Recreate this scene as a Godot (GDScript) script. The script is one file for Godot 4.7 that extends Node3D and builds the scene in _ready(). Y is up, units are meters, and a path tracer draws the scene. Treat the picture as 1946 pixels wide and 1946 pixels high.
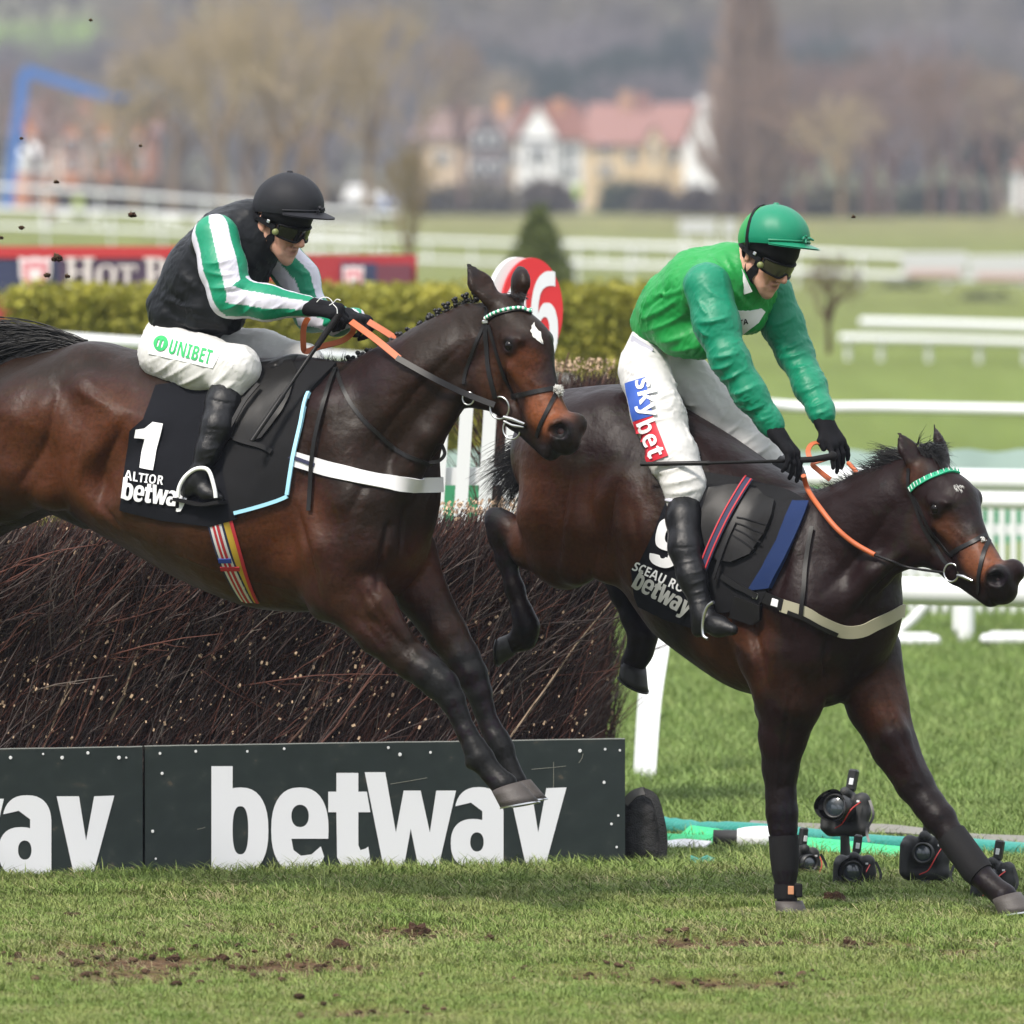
extends Node3D
# A steeplechase: two horses with their jockeys landing over a birch fence, seen through a long lens.
# Distances in metres; the camera stands at x = 0, z = 0 and looks along -z, the fence is about 46 m away.

const EYE := 2.57          # height of the camera
const FOCAL := 23970.0     # focal length in picture heights of 1946
const MID := 973.0
const PITCH := 0.026819    # the lens looks slightly down

var rng := RandomNumberGenerator.new()
var n1 := FastNoiseLite.new()
var n2 := FastNoiseLite.new()

# ---------------------------------------------------------------- measuring
func sight(px: float, py: float) -> Vector3:
	return Vector3((px - MID) / FOCAL, -(py - MID) / FOCAL, -1.0).rotated(Vector3.RIGHT, -PITCH)

func away(px: float, py: float, d: float) -> Vector3:      # a place d metres off
	var r := sight(px, py)
	return Vector3(0, EYE, 0) + r * (d / -r.z)

func onto(px: float, py: float, o: Vector3, n: Vector3) -> Vector3:   # a place on a plane
	var r := sight(px, py)
	var e := Vector3(0, EYE, 0)
	return e + r * ((o - e).dot(n) / r.dot(n))

func ground_at(px: float, py: float) -> Vector3:
	return onto(px, py, Vector3.ZERO, Vector3.UP)

# ---------------------------------------------------------------- things, parts, labels
var taken := {}
func numbered(s: String) -> String:
	if not taken.has(s):
		taken[s] = 0
		return s
	taken[s] += 1
	return "%s_%03d" % [s, taken[s]]

func thing(called: String, label: String, category: String, at := Vector3.ZERO, group := "") -> Node3D:
	var o := Node3D.new()
	o.name = numbered(called)
	add_child(o, true)
	o.position = at
	o.set_meta("label", label)
	o.set_meta("category", category)
	if group != "":
		o.set_meta("group", group)
	return o

func part(called: String, m: Mesh, mat: Material, parent: Node3D, label := "") -> MeshInstance3D:
	var o := MeshInstance3D.new()
	o.name = called
	o.mesh = m
	if mat:
		o.material_override = mat
	parent.add_child(o, true)
	if label != "":
		o.set_meta("label", label)
	return o

# a mesh whose vertices are world places, under a thing that stands elsewhere
func wpart(called: String, m: Mesh, mat: Material, parent: Node3D, label := "") -> MeshInstance3D:
	var o := part(called, m, mat, parent, label)
	o.position = -spot_of(parent)
	return o

func spot_of(n: Node) -> Vector3:
	var s := Vector3.ZERO
	while n != self and n is Node3D:
		s += n.position
		n = n.get_parent()
	return s

func setting(called: String, m: Mesh, mat: Material) -> MeshInstance3D:
	var o := part(called, m, mat, self)
	o.set_meta("kind", "structure")
	return o

# ---------------------------------------------------------------- materials
func lin(r: float, g: float, b: float) -> Color:
	return Color(r, g, b).linear_to_srgb()

func mat(c: Color, rough := 0.7, metal := 0.0, spec := 0.5) -> StandardMaterial3D:
	var m := StandardMaterial3D.new()
	m.albedo_color = c
	m.roughness = rough
	m.metallic = metal
	m.metallic_specular = spec
	return m

func vmat(rough := 0.7, spec := 0.5) -> StandardMaterial3D:
	var m := mat(Color.WHITE, rough, 0.0, spec)
	m.vertex_color_use_as_albedo = true
	return m

func noise_tex(freq: float, octaves := 4, size := 512, kind := FastNoiseLite.TYPE_SIMPLEX_SMOOTH, sd := 1) -> Image:
	var f := FastNoiseLite.new()
	f.noise_type = kind
	f.frequency = freq
	f.fractal_octaves = octaves
	f.seed = sd
	return f.get_seamless_image(size, size, false, false, 0.12, true)

func ramp_tex(im: Image, stops: Array) -> ImageTexture:     # grey picture -> colours
	var g := Gradient.new()
	var offs := PackedFloat32Array()
	var cols := PackedColorArray()
	for s in stops:
		offs.append(s[0])
		cols.append(s[1])
	g.offsets = offs
	g.colors = cols
	var o := Image.create(im.get_width(), im.get_height(), false, Image.FORMAT_RGB8)
	for y in im.get_height():
		for x in im.get_width():
			o.set_pixel(x, y, g.sample(im.get_pixel(x, y).r))
	return ImageTexture.create_from_image(o)

func bumped(m: StandardMaterial3D, im: Image, depth_cm: float, per_m: float, world := true) -> StandardMaterial3D:
	m.heightmap_enabled = true
	m.heightmap_texture = ImageTexture.create_from_image(im)
	m.heightmap_scale = depth_cm
	m.uv1_triplanar = true
	m.uv1_world_triplanar = world
	m.uv1_scale = Vector3(per_m, per_m, per_m)
	return m

# ---------------------------------------------------------------- plain shapes into a SurfaceTool
func st_new() -> SurfaceTool:
	var s := SurfaceTool.new()
	s.begin(Mesh.PRIMITIVE_TRIANGLES)
	return s

func done(s: SurfaceTool, smooth := true) -> ArrayMesh:
	s.generate_normals()
	return s.commit()

func quad(s: SurfaceTool, a: Vector3, b: Vector3, c: Vector3, d: Vector3) -> void:   # clockwise seen from the front
	for v in [a, b, c, a, c, d]:
		s.add_vertex(v)

func box(s: SurfaceTool, t: Transform3D, size: Vector3, bevel := 0.0) -> void:
	s.set_smooth_group(-1)
	var h := size * 0.5
	var e := minf(bevel, minf(h.x, minf(h.y, h.z)) * 0.9)
	if e <= 0.0:
		var p := []
		for i in 8:
			p.append(t * Vector3(h.x if i & 1 else -h.x, h.y if i & 2 else -h.y, h.z if i & 4 else -h.z))
		quad(s, p[4], p[6], p[7], p[5])
		quad(s, p[1], p[3], p[2], p[0])
		quad(s, p[5], p[7], p[3], p[1])
		quad(s, p[0], p[2], p[6], p[4])
		quad(s, p[6], p[2], p[3], p[7])
		quad(s, p[0], p[4], p[5], p[1])
		return
	# rounded: faces, edge strips and corners
	var c := func(i: int, ax: int) -> Vector3:
		var q := Vector3(h.x if i & 1 else -h.x, h.y if i & 2 else -h.y, h.z if i & 4 else -h.z)
		var ii := q - Vector3(e * signf(q.x), e * signf(q.y), e * signf(q.z))
		ii[ax] = q[ax]
		return t * ii
	var face := [[4, 6, 7, 5, 2], [1, 3, 2, 0, 2], [5, 7, 3, 1, 0], [0, 2, 6, 4, 0], [6, 2, 3, 7, 1], [0, 4, 5, 1, 1]]
	for f in face:
		quad(s, c.call(f[0], f[4]), c.call(f[1], f[4]), c.call(f[2], f[4]), c.call(f[3], f[4]))
	var cen := t.origin
	for i in 8:
		for ax in 3:
			var j: int = i | (1 << ax)
			if j == i:
				continue
			var u := (ax + 1) % 3
			var w := (ax + 2) % 3
			two_sided(s, [c.call(i, u), c.call(j, u), c.call(j, w), c.call(i, w)], cen)
		two_sided(s, [c.call(i, 0), c.call(i, 1), c.call(i, 2)], cen)

func two_sided(s: SurfaceTool, p: Array, cen: Vector3) -> void:     # turns a face outwards from a centre
	var m := Vector3.ZERO
	for q in p:
		m += q
	m /= p.size()
	var n: Vector3 = (p[1] - p[0]).cross(p[2] - p[0])
	if n.dot(m - cen) > 0.0:
		p.reverse()
	for i in range(1, p.size() - 1):
		s.add_vertex(p[0])
		s.add_vertex(p[i])
		s.add_vertex(p[i + 1])

# a tube along places with a radius at each
func tube(s: SurfaceTool, pts: Array, radii: Array, sides := 8, caps := true) -> void:
	s.set_smooth_group(0)
	var rings := []
	var up := Vector3.UP
	for i in pts.size():
		var d: Vector3 = pts[mini(i + 1, pts.size() - 1)] - pts[maxi(i - 1, 0)]
		d = d.normalized()
		if i == 0:
			up = Vector3.UP if absf(d.y) < 0.9 else Vector3.RIGHT
		var sd := d.cross(up).normalized()
		up = sd.cross(d).normalized()
		var r: float = radii[mini(i, radii.size() - 1)]
		var ring := []
		for k in sides:
			var a := TAU * k / sides
			ring.append(pts[i] + (sd * cos(a) + up * sin(a)) * r)
		rings.append(ring)
	for i in rings.size() - 1:
		for k in sides:
			var k2 := (k + 1) % sides
			quad(s, rings[i][k], rings[i + 1][k], rings[i + 1][k2], rings[i][k2])
	if caps:
		s.set_smooth_group(-1)
		for k in range(1, sides - 1):
			for v in [rings[0][0], rings[0][k], rings[0][k + 1]]:
				s.add_vertex(v)
			var e: Array = rings[-1]
			for v in [e[0], e[k + 1], e[k]]:
				s.add_vertex(v)

func smooth_path(pts: Array, per := 6) -> Array:       # a curve through places
	var out := []
	for i in pts.size() - 1:
		var a: Vector3 = pts[maxi(i - 1, 0)]
		var b: Vector3 = pts[i]
		var c: Vector3 = pts[i + 1]
		var d: Vector3 = pts[mini(i + 2, pts.size() - 1)]
		for k in per:
			out.append(b.cubic_interpolate(c, a, d, float(k) / per))
	out.append(pts[-1])
	return out

# a flat band along places: nrm gives the way its face points at each place
func band(s: SurfaceTool, pts: Array, nrm: Array, width: float, thick: float, w_end := -1.0) -> void:
	s.set_smooth_group(0)
	var rows := []
	for i in pts.size():
		var d: Vector3 = (pts[mini(i + 1, pts.size() - 1)] - pts[maxi(i - 1, 0)]).normalized()
		var n: Vector3 = nrm[mini(i, nrm.size() - 1)]
		n = (n - d * n.dot(d)).normalized()
		var x := d.cross(n).normalized()
		var w := width * 0.5 if w_end < 0.0 else lerpf(width, w_end, float(i) / (pts.size() - 1)) * 0.5
		rows.append([pts[i] - x * w + n * thick, pts[i] + x * w + n * thick, pts[i] + x * w, pts[i] - x * w])
	for i in rows.size() - 1:
		for k in 4:
			s.set_smooth_group(k)
			var k2 := (k + 1) % 4
			quad(s, rows[i][k], rows[i + 1][k], rows[i + 1][k2], rows[i][k2])
	s.set_smooth_group(-1)
	for r in [rows[0], rows[-1]]:
		two_sided(s, r.duplicate(), (rows[0][0] + rows[-1][0]) * 0.5)

# turned round an axis: profile of (radius, height)
func lathe(s: SurfaceTool, t: Transform3D, prof: Array, sides := 16) -> void:
	s.set_smooth_group(0)
	for i in prof.size() - 1:
		for k in sides:
			var a := TAU * k / sides
			var b := TAU * (k + 1) / sides
			var p: Vector2 = prof[i]
			var q: Vector2 = prof[i + 1]
			quad(s, t * Vector3(cos(a) * p.x, p.y, sin(a) * p.x), t * Vector3(cos(a) * q.x, q.y, sin(a) * q.x), t * Vector3(cos(b) * q.x, q.y, sin(b) * q.x), t * Vector3(cos(b) * p.x, p.y, sin(b) * p.x))

# ---------------------------------------------------------------- flowing bodies: a field of rounded bones, meshed as surface nets
class Field:
	var A := PackedVector3Array()
	var BA := PackedVector3Array()
	var INV := PackedFloat32Array()
	var RA := PackedFloat32Array()
	var RB := PackedFloat32Array()
	var K := PackedFloat32Array()
	var FL := PackedFloat32Array()
	var AX := PackedVector3Array()
	var OP := PackedByteArray()
	var LO := Vector3(1e9, 1e9, 1e9)
	var HI := Vector3(-1e9, -1e9, -1e9)
	var C := PackedVector3Array()
	var R := PackedFloat32Array()

	func bone(a: Vector3, b: Vector3, ra: float, rb: float, k := 0.03, fl := 1.0, ax := Vector3.BACK, op := 0) -> void:
		var ba := b - a
		if fl != 1.0:
			ba += ax * (ba.dot(ax) * (1.0 / fl - 1.0))
		A.append(a)
		BA.append(ba)
		INV.append(1.0 / maxf(ba.length_squared(), 1e-9))
		RA.append(ra)
		RB.append(rb)
		K.append(k)
		FL.append(fl)
		AX.append(ax)
		OP.append(op)
		C.append((a + b) * 0.5)
		R.append((b - a).length() * 0.5 + maxf(ra, rb) * maxf(1.0, fl) + k * 1.8)
		if op == 0:
			var g := Vector3.ONE * (maxf(ra, rb) * maxf(1.0, fl) + 0.02)
			LO = LO.min(a.min(b) - g)
			HI = HI.max(a.max(b) + g)

	func ball(a: Vector3, r: float, k := 0.03, fl := 1.0, ax := Vector3.BACK, op := 0) -> void:
		bone(a, a + Vector3(0, 1e-4, 0), r, r, k, fl, ax, op)

	func chain(pts: Array, k := 0.03, fl := 1.0, ax := Vector3.BACK) -> void:   # [[place, radius], ...]
		for i in pts.size() - 1:
			bone(pts[i][0], pts[i + 1][0], pts[i][1], pts[i + 1][1], k, fl, ax)

	func near(p: Vector3, reach: float) -> PackedInt32Array:
		var ids := PackedInt32Array()
		for i in A.size():
			if p.distance_to(C[i]) < R[i] + reach:
				ids.append(i)
		return ids

	func at(p: Vector3, ids: PackedInt32Array) -> float:
		var r := 9.0
		for i in ids:
			var v := p - A[i]
			var fl := FL[i]
			var dist: float
			if fl != 1.0:
				var ax := AX[i]
				v += ax * (v.dot(ax) * (1.0 / fl - 1.0))
				var t := clampf(v.dot(BA[i]) * INV[i], 0.0, 1.0)
				var w := v - BA[i] * t
				var len := w.length()
				dist = len - lerpf(RA[i], RB[i], t)
				if len > 1e-6:
					var z := w.dot(ax) / len
					dist /= sqrt(1.0 + z * z * (1.0 / (fl * fl) - 1.0))
			else:
				var t := clampf(v.dot(BA[i]) * INV[i], 0.0, 1.0)
				dist = v.distance_to(BA[i] * t) - lerpf(RA[i], RB[i], t)
			var k := K[i]
			if OP[i] == 0:
				var h := maxf(k - absf(r - dist), 0.0)
				r = minf(r, dist) - h * h * 0.25 / k
			else:
				var h := maxf(k - absf(r + dist), 0.0)
				r = maxf(r, -dist) + h * h * 0.25 / k
		return r

	func value(p: Vector3) -> float:
		return at(p, near(p, 0.12))

	func slope(p: Vector3) -> Vector3:
		var ids := near(p, 0.12)
		var e := 0.004
		return Vector3(at(p + Vector3(e, 0, 0), ids) - at(p - Vector3(e, 0, 0), ids), at(p + Vector3(0, e, 0), ids) - at(p - Vector3(0, e, 0), ids), at(p + Vector3(0, 0, e), ids) - at(p - Vector3(0, 0, e), ids)).normalized()

	# walks from o along d to the surface; returns the place, or null
	func hit(o: Vector3, d: Vector3, most := 2.0):
		var t := 0.0
		for i in 80:
			var p := o + d * t
			var ids := near(p, 0.5)
			var v := at(p, ids) if ids.size() else 0.5
			if v < 0.0008:
				return p
			t += clampf(v * 0.8, 0.001, 0.4)
			if t > most:
				return null
		return null

	# the place where the line of sight from the camera meets the surface
	func seen(o: Vector3, d: Vector3, from: float) -> Variant:
		return hit(o + d * from, d, 3.5)

	# pushes a place to the surface plus an offset
	func snap(p: Vector3, off := 0.0) -> Vector3:
		for i in 6:
			p -= slope(p) * ((value(p) - off) * 0.9)
		return p

	# meshes the field: {v, n, i}
	func net(cell: float, lo := Vector3.ZERO, hi := Vector3.ZERO) -> Dictionary:
		if lo == hi:
			lo = LO
			hi = HI
		const N := 4
		var bs := cell * N
		var half := bs * 0.87
		var nb := Vector3i(((hi - lo) / bs).ceil())
		var W := nb.x * N + 2
		var H := nb.y * N + 2
		var cells := {}
		var verts := PackedVector3Array()
		var norms := PackedVector3Array()
		var keys := PackedInt64Array()
		var marks := PackedByteArray()
		var val := PackedFloat32Array()
		val.resize(125)
		const G := 3       # blocks are looked at in groups first
		var big := bs * G * 0.87
		for gz in ceili(nb.z / float(G)):
			for gy in ceili(nb.y / float(G)):
				for gx in ceili(nb.x / float(G)):
					var gc := lo + (Vector3(gx, gy, gz) + Vector3.ONE * 0.5) * (bs * G)
					var gids := near(gc, big * 1.05)
					if gids.is_empty() or absf(at(gc, gids)) > big * 1.7:
						continue
					for sub in G * G * G:
						var bx := gx * G + sub % G
						var by := gy * G + (sub / G) % G
						var bz := gz * G + sub / (G * G)
						if bx >= nb.x or by >= nb.y or bz >= nb.z:
							continue
						var o := lo + Vector3(bx, by, bz) * bs
						var c := o + Vector3.ONE * (bs * 0.5)
						var ids := PackedInt32Array()
						for i in gids:
							if c.distance_to(C[i]) < R[i] + half * 1.05:
								ids.append(i)
						if ids.is_empty() or absf(at(c, ids)) > half * 1.9:
							continue
						var q := 0
						var neg := 0
						for z in 5:
							for y in 5:
								var p := o + Vector3(0, y, z) * cell
								for x in 5:
									var v := at(p, ids)
									val[q] = v
									if v < 0.0:
										neg += 1
									q += 1
									p.x += cell
						if neg == 0 or neg == 125:
							continue
						for z in 4:
							for y in 4:
								for x in 4:
									var b := x + y * 5 + z * 25
									var v0 := val[b]
									var v1 := val[b + 1]
									var v2 := val[b + 5]
									var v3 := val[b + 6]
									var v4 := val[b + 25]
									var v5 := val[b + 26]
									var v6 := val[b + 30]
									var v7 := val[b + 31]
									var s := int(v0 < 0) + int(v1 < 0) + int(v2 < 0) + int(v3 < 0) + int(v4 < 0) + int(v5 < 0) + int(v6 < 0) + int(v7 < 0)
									if s == 0 or s == 8:
										continue
									var acc := Vector3.ZERO
									var n := 0
									if (v0 < 0) != (v1 < 0):
										acc += Vector3(v0 / (v0 - v1), 0, 0)
										n += 1
									if (v2 < 0) != (v3 < 0):
										acc += Vector3(v2 / (v2 - v3), 1, 0)
										n += 1
									if (v4 < 0) != (v5 < 0):
										acc += Vector3(v4 / (v4 - v5), 0, 1)
										n += 1
									if (v6 < 0) != (v7 < 0):
										acc += Vector3(v6 / (v6 - v7), 1, 1)
										n += 1
									if (v0 < 0) != (v2 < 0):
										acc += Vector3(0, v0 / (v0 - v2), 0)
										n += 1
									if (v1 < 0) != (v3 < 0):
										acc += Vector3(1, v1 / (v1 - v3), 0)
										n += 1
									if (v4 < 0) != (v6 < 0):
										acc += Vector3(0, v4 / (v4 - v6), 1)
										n += 1
									if (v5 < 0) != (v7 < 0):
										acc += Vector3(1, v5 / (v5 - v7), 1)
										n += 1
									if (v0 < 0) != (v4 < 0):
										acc += Vector3(0, 0, v0 / (v0 - v4))
										n += 1
									if (v1 < 0) != (v5 < 0):
										acc += Vector3(1, 0, v1 / (v1 - v5))
										n += 1
									if (v2 < 0) != (v6 < 0):
										acc += Vector3(0, 1, v2 / (v2 - v6))
										n += 1
									if (v3 < 0) != (v7 < 0):
										acc += Vector3(1, 1, v3 / (v3 - v7))
										n += 1
									var f := acc / n
									var key := (bx * N + x) + W * ((by * N + y) + H * (bz * N + z))
									cells[key] = verts.size()
									keys.append(key)
									verts.append(o + (Vector3(x, y, z) + f) * cell)
									norms.append(Vector3((v1 - v0) * (1 - f.y) * (1 - f.z) + (v3 - v2) * f.y * (1 - f.z) + (v5 - v4) * (1 - f.y) * f.z + (v7 - v6) * f.y * f.z, (v2 - v0) * (1 - f.x) * (1 - f.z) + (v3 - v1) * f.x * (1 - f.z) + (v6 - v4) * (1 - f.x) * f.z + (v7 - v5) * f.x * f.z, (v4 - v0) * (1 - f.x) * (1 - f.y) + (v5 - v1) * f.x * (1 - f.y) + (v6 - v2) * (1 - f.x) * f.y + (v7 - v3) * f.x * f.y).normalized())
									marks.append((1 if (v0 < 0) != (v1 < 0) else 0) | (2 if (v0 < 0) != (v2 < 0) else 0) | (4 if (v0 < 0) != (v4 < 0) else 0) | (8 if v0 < 0 else 0))
		var idx := PackedInt32Array()
		var step := [1, W, W * H]
		for i in keys.size():
			var m := marks[i]
			if m & 7 == 0:
				continue
			var key := keys[i]
			for ax in 3:
				if m & (1 << ax) == 0:
					continue
				var u: int = step[(ax + 1) % 3]
				var w: int = step[(ax + 2) % 3]
				var c1: int = cells.get(key - u, -1)
				var c2: int = cells.get(key - u - w, -1)
				var c3: int = cells.get(key - w, -1)
				if c1 < 0 or c2 < 0 or c3 < 0:
					continue
				if m & 8:
					idx.append_array([i, c2, c1, i, c3, c2])
				else:
					idx.append_array([i, c1, c2, i, c2, c3])
		return {"v": verts, "n": norms, "i": idx}

# smoothed normals from the faces
func face_normals(v: PackedVector3Array, idx: PackedInt32Array) -> PackedVector3Array:
	var n := PackedVector3Array()
	n.resize(v.size())
	for i in range(0, idx.size(), 3):
		var a := idx[i]
		var b := idx[i + 1]
		var c := idx[i + 2]
		var f := (v[c] - v[a]).cross(v[b] - v[a])
		n[a] += f
		n[b] += f
		n[c] += f
	for i in n.size():
		n[i] = n[i].normalized()
	return n

func array_mesh(d: Dictionary) -> ArrayMesh:
	var a := []
	a.resize(Mesh.ARRAY_MAX)
	a[Mesh.ARRAY_VERTEX] = d.v
	a[Mesh.ARRAY_NORMAL] = d.n
	a[Mesh.ARRAY_INDEX] = d.i
	if d.has("c"):
		a[Mesh.ARRAY_COLOR] = d.c
	if d.has("uv"):
		a[Mesh.ARRAY_TEX_UV] = d.uv
	var m := ArrayMesh.new()
	m.add_surface_from_arrays(Mesh.PRIMITIVE_TRIANGLES, a)
	return m

func seg_dist(p: Vector3, a: Vector3, b: Vector3) -> float:
	var ab := b - a
	var t := clampf((p - a).dot(ab) / maxf(ab.length_squared(), 1e-9), 0.0, 1.0)
	return p.distance_to(a + ab * t)

func sstep(a: float, b: float, x: float) -> float:
	return smoothstep(a, b, x)

# ---------------------------------------------------------------- horses
class Rig:
	var o: Vector3       # a place on the middle plane
	var n: Vector3       # sideways, towards the camera side
	var f: Vector3       # forwards
	var F: Field
	var head: Field
	var blobs := []      # coat colours: [place, reach, colour, amount]
	var base: Color
	var grain := 0.12

func rp(r: Rig, px: float, py: float, side := 0.0) -> Vector3:
	return onto(px, py, r.o + r.n * side, r.n)

func rig(o: Vector3, yaw_deg: float) -> Rig:
	var r := Rig.new()
	var a := deg_to_rad(yaw_deg)
	r.o = o
	r.f = Vector3(cos(a), 0, sin(a))
	r.n = Vector3(-sin(a), 0, cos(a))
	r.F = Field.new()
	return r

const PX := 1.0 / 545.0      # metres to one picture unit at the horses

# [[x, y, radius, side], ...] -> chain of bones
func limb(r: Rig, q: Array, k := 0.03, fl := 1.0, side := 0.0) -> void:
	var pts := []
	for e in q:
		pts.append([rp(r, e[0], e[1], e[3] if e.size() > 3 else side), e[2] * PX])
	r.F.chain(pts, k, fl, r.n)

# stations of the trunk: [x, y, half height, half width in metres]
func trunk(r: Rig, q: Array, k := 0.08) -> void:
	for i in q.size() - 1:
		var a: Array = q[i]
		var b: Array = q[i + 1]
		var fl: float = (a[3] + b[3]) / ((a[2] + b[2]) * PX)
		r.F.bone(rp(r, a[0], a[1]), rp(r, b[0], b[1]), a[2] * PX, b[2] * PX, k, fl, r.n)

func coat_of(r: Rig, p: Vector3) -> Color:
	var c := r.base
	for b in r.blobs:
		var d: float = p.distance_to(b[0]) if b.size() < 5 else seg_dist(p, b[0], b[4])
		if d < b[1]:
			c = c.lerp(b[2], b[3] * (1.0 - sstep(0.35, 1.0, d / b[1])))
	var g := 1.0 + r.grain * n1.get_noise_3d(p.x * 60.0, p.y * 25.0, p.z * 60.0) + 0.22 * n2.get_noise_3d(p.x * 6.0, p.y * 6.0, p.z * 6.0)
	return Color(c.r * g, c.g * g, c.b * g)

# furrows and veins: [[[x, y], ...], width, height] along the visible side
func furrows(F: Field, q: Array) -> Array:
	var out := []
	for e in q:
		var pts := []
		for k in e[0].size() - 1:
			for i in 3:
				var u := i / 3.0
				pts.append(seen_on(F, lerpf(e[0][k][0], e[0][k + 1][0], u), lerpf(e[0][k][1], e[0][k + 1][1], u)))
		pts.append(seen_on(F, e[0][-1][0], e[0][-1][1]))
		var n := pts.size() - 1
		for i in n:
			out.append([pts[i], pts[i + 1], e[1] * PX, e[2] * PX, 0.12 + 0.76 * i / n, 0.12 + 0.76 * (i + 1) / n])
	return out

func coat_mesh(r: Rig, cell: float, lines := []) -> ArrayMesh:
	var d := crease(r.F.net(cell), furrows(r.F, lines), 0.0, Vector3.UP)
	var cols := PackedColorArray()
	cols.resize(d.v.size())
	for i in d.v.size():
		cols[i] = coat_of(r, d.v[i])
	d.c = cols
	return array_mesh(d)

# hoof: from the coronet down along "down", toe towards "toe"
func hoof(parent: Node3D, c: Vector3, down: Vector3, toe: Vector3, size: float, horn: Material, steel: Material) -> void:
	down = down.normalized()
	toe = (toe - down * toe.dot(down)).normalized()
	var sd := down.cross(toe).normalized()
	var s := st_new()
	s.set_smooth_group(0)
	var rings := []
	var prof := [[-0.004, 0.9, 0.0], [0.0, 1.0, 0.0], [0.35, 1.08, 0.25], [0.7, 1.17, 0.5], [1.0, 1.25, 0.72], [1.0, 1.1, 0.72], [0.95, 0.3, 0.7]]
	for q in prof:
		var ring := []
		for k in 20:
			var a := TAU * k / 20
			var rr: float = size * q[1] * (1.0 - 0.16 * maxf(-cos(a), 0.0))
			ring.append(c + down * (size * 1.45 * q[0] * (1.0 - 0.28 * (0.5 - 0.5 * cos(a)))) + toe * (cos(a) * rr * 1.02 + size * q[2] * 0.62) + sd * (sin(a) * rr * 0.96))
		rings.append(ring)
	for i in rings.size() - 1:
		for k in 20:
			var k2 := (k + 1) % 20
			quad(s, rings[i][k], rings[i][k2], rings[i + 1][k2], rings[i + 1][k])
	for k in range(1, 19):
		s.add_vertex(rings[-1][0]); s.add_vertex(rings[-1][k]); s.add_vertex(rings[-1][k + 1])
	var h := wpart("hoof", done(s), horn, parent)
	var t := st_new()
	var path := []
	var nrm := []
	for k in 17:
		var a := lerpf(-2.4, 2.4, k / 16.0)
		var rr := size * 1.2 * (1.0 - 0.16 * maxf(-cos(a), 0.0))
		path.append(c + down * (size * 1.45 * (1.0 - 0.28 * (0.5 - 0.5 * cos(a))) + 0.001) + toe * (cos(a) * rr * 1.02 + size * 0.45) + sd * (sin(a) * rr * 0.96))
		nrm.append(down)
	band(t, path, nrm, 0.012, 0.005)
	wpart("shoe", done(t), steel, h)

# a tuft of hair: strands from roots, each root [place, direction, length]
func hair(roots: Array, droop: float, wave: float, thick: float, segs := 5) -> ArrayMesh:
	var s := st_new()
	for q in roots:
		var p: Vector3 = q[0]
		var d: Vector3 = q[1].normalized()
		var step: float = q[2] / segs
		var pts := [p]
		var rad := [thick]
		for k in segs:
			d = (d + Vector3(rng.randf_range(-1, 1), rng.randf_range(-1, 1), rng.randf_range(-1, 1)) * wave + Vector3.DOWN * droop).normalized()
			p += d * step
			pts.append(p)
			rad.append(thick * (1.0 - 0.85 * (k + 1.0) / segs))
		tube(s, pts, rad, 3, false)
	return done(s)

func horse_eye(parent: Node3D, at: Vector3, out: Vector3, mt: Material) -> void:
	var m := SphereMesh.new()
	m.radius = 0.021
	m.height = 0.042
	m.radial_segments = 20
	m.rings = 12
	var e := part("eye", m, mt, parent)
	e.position = at - spot_of(parent) + out * 0.0

# a strap lying on a field: places are pushed to the surface and joined smoothly
func strap_on(F: Field, raw: Array, width: float, thick := 0.004, lift := 0.002, per := 6, s: SurfaceTool = null) -> SurfaceTool:
	if s == null:
		s = st_new()
	var path := smooth_path(raw, per)
	var pts := []
	var nrm := []
	for p in path:
		var q := F.snap(p, lift)
		pts.append(q)
		nrm.append(F.slope(q))
	band(s, pts, nrm, width, thick)
	return s

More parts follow.
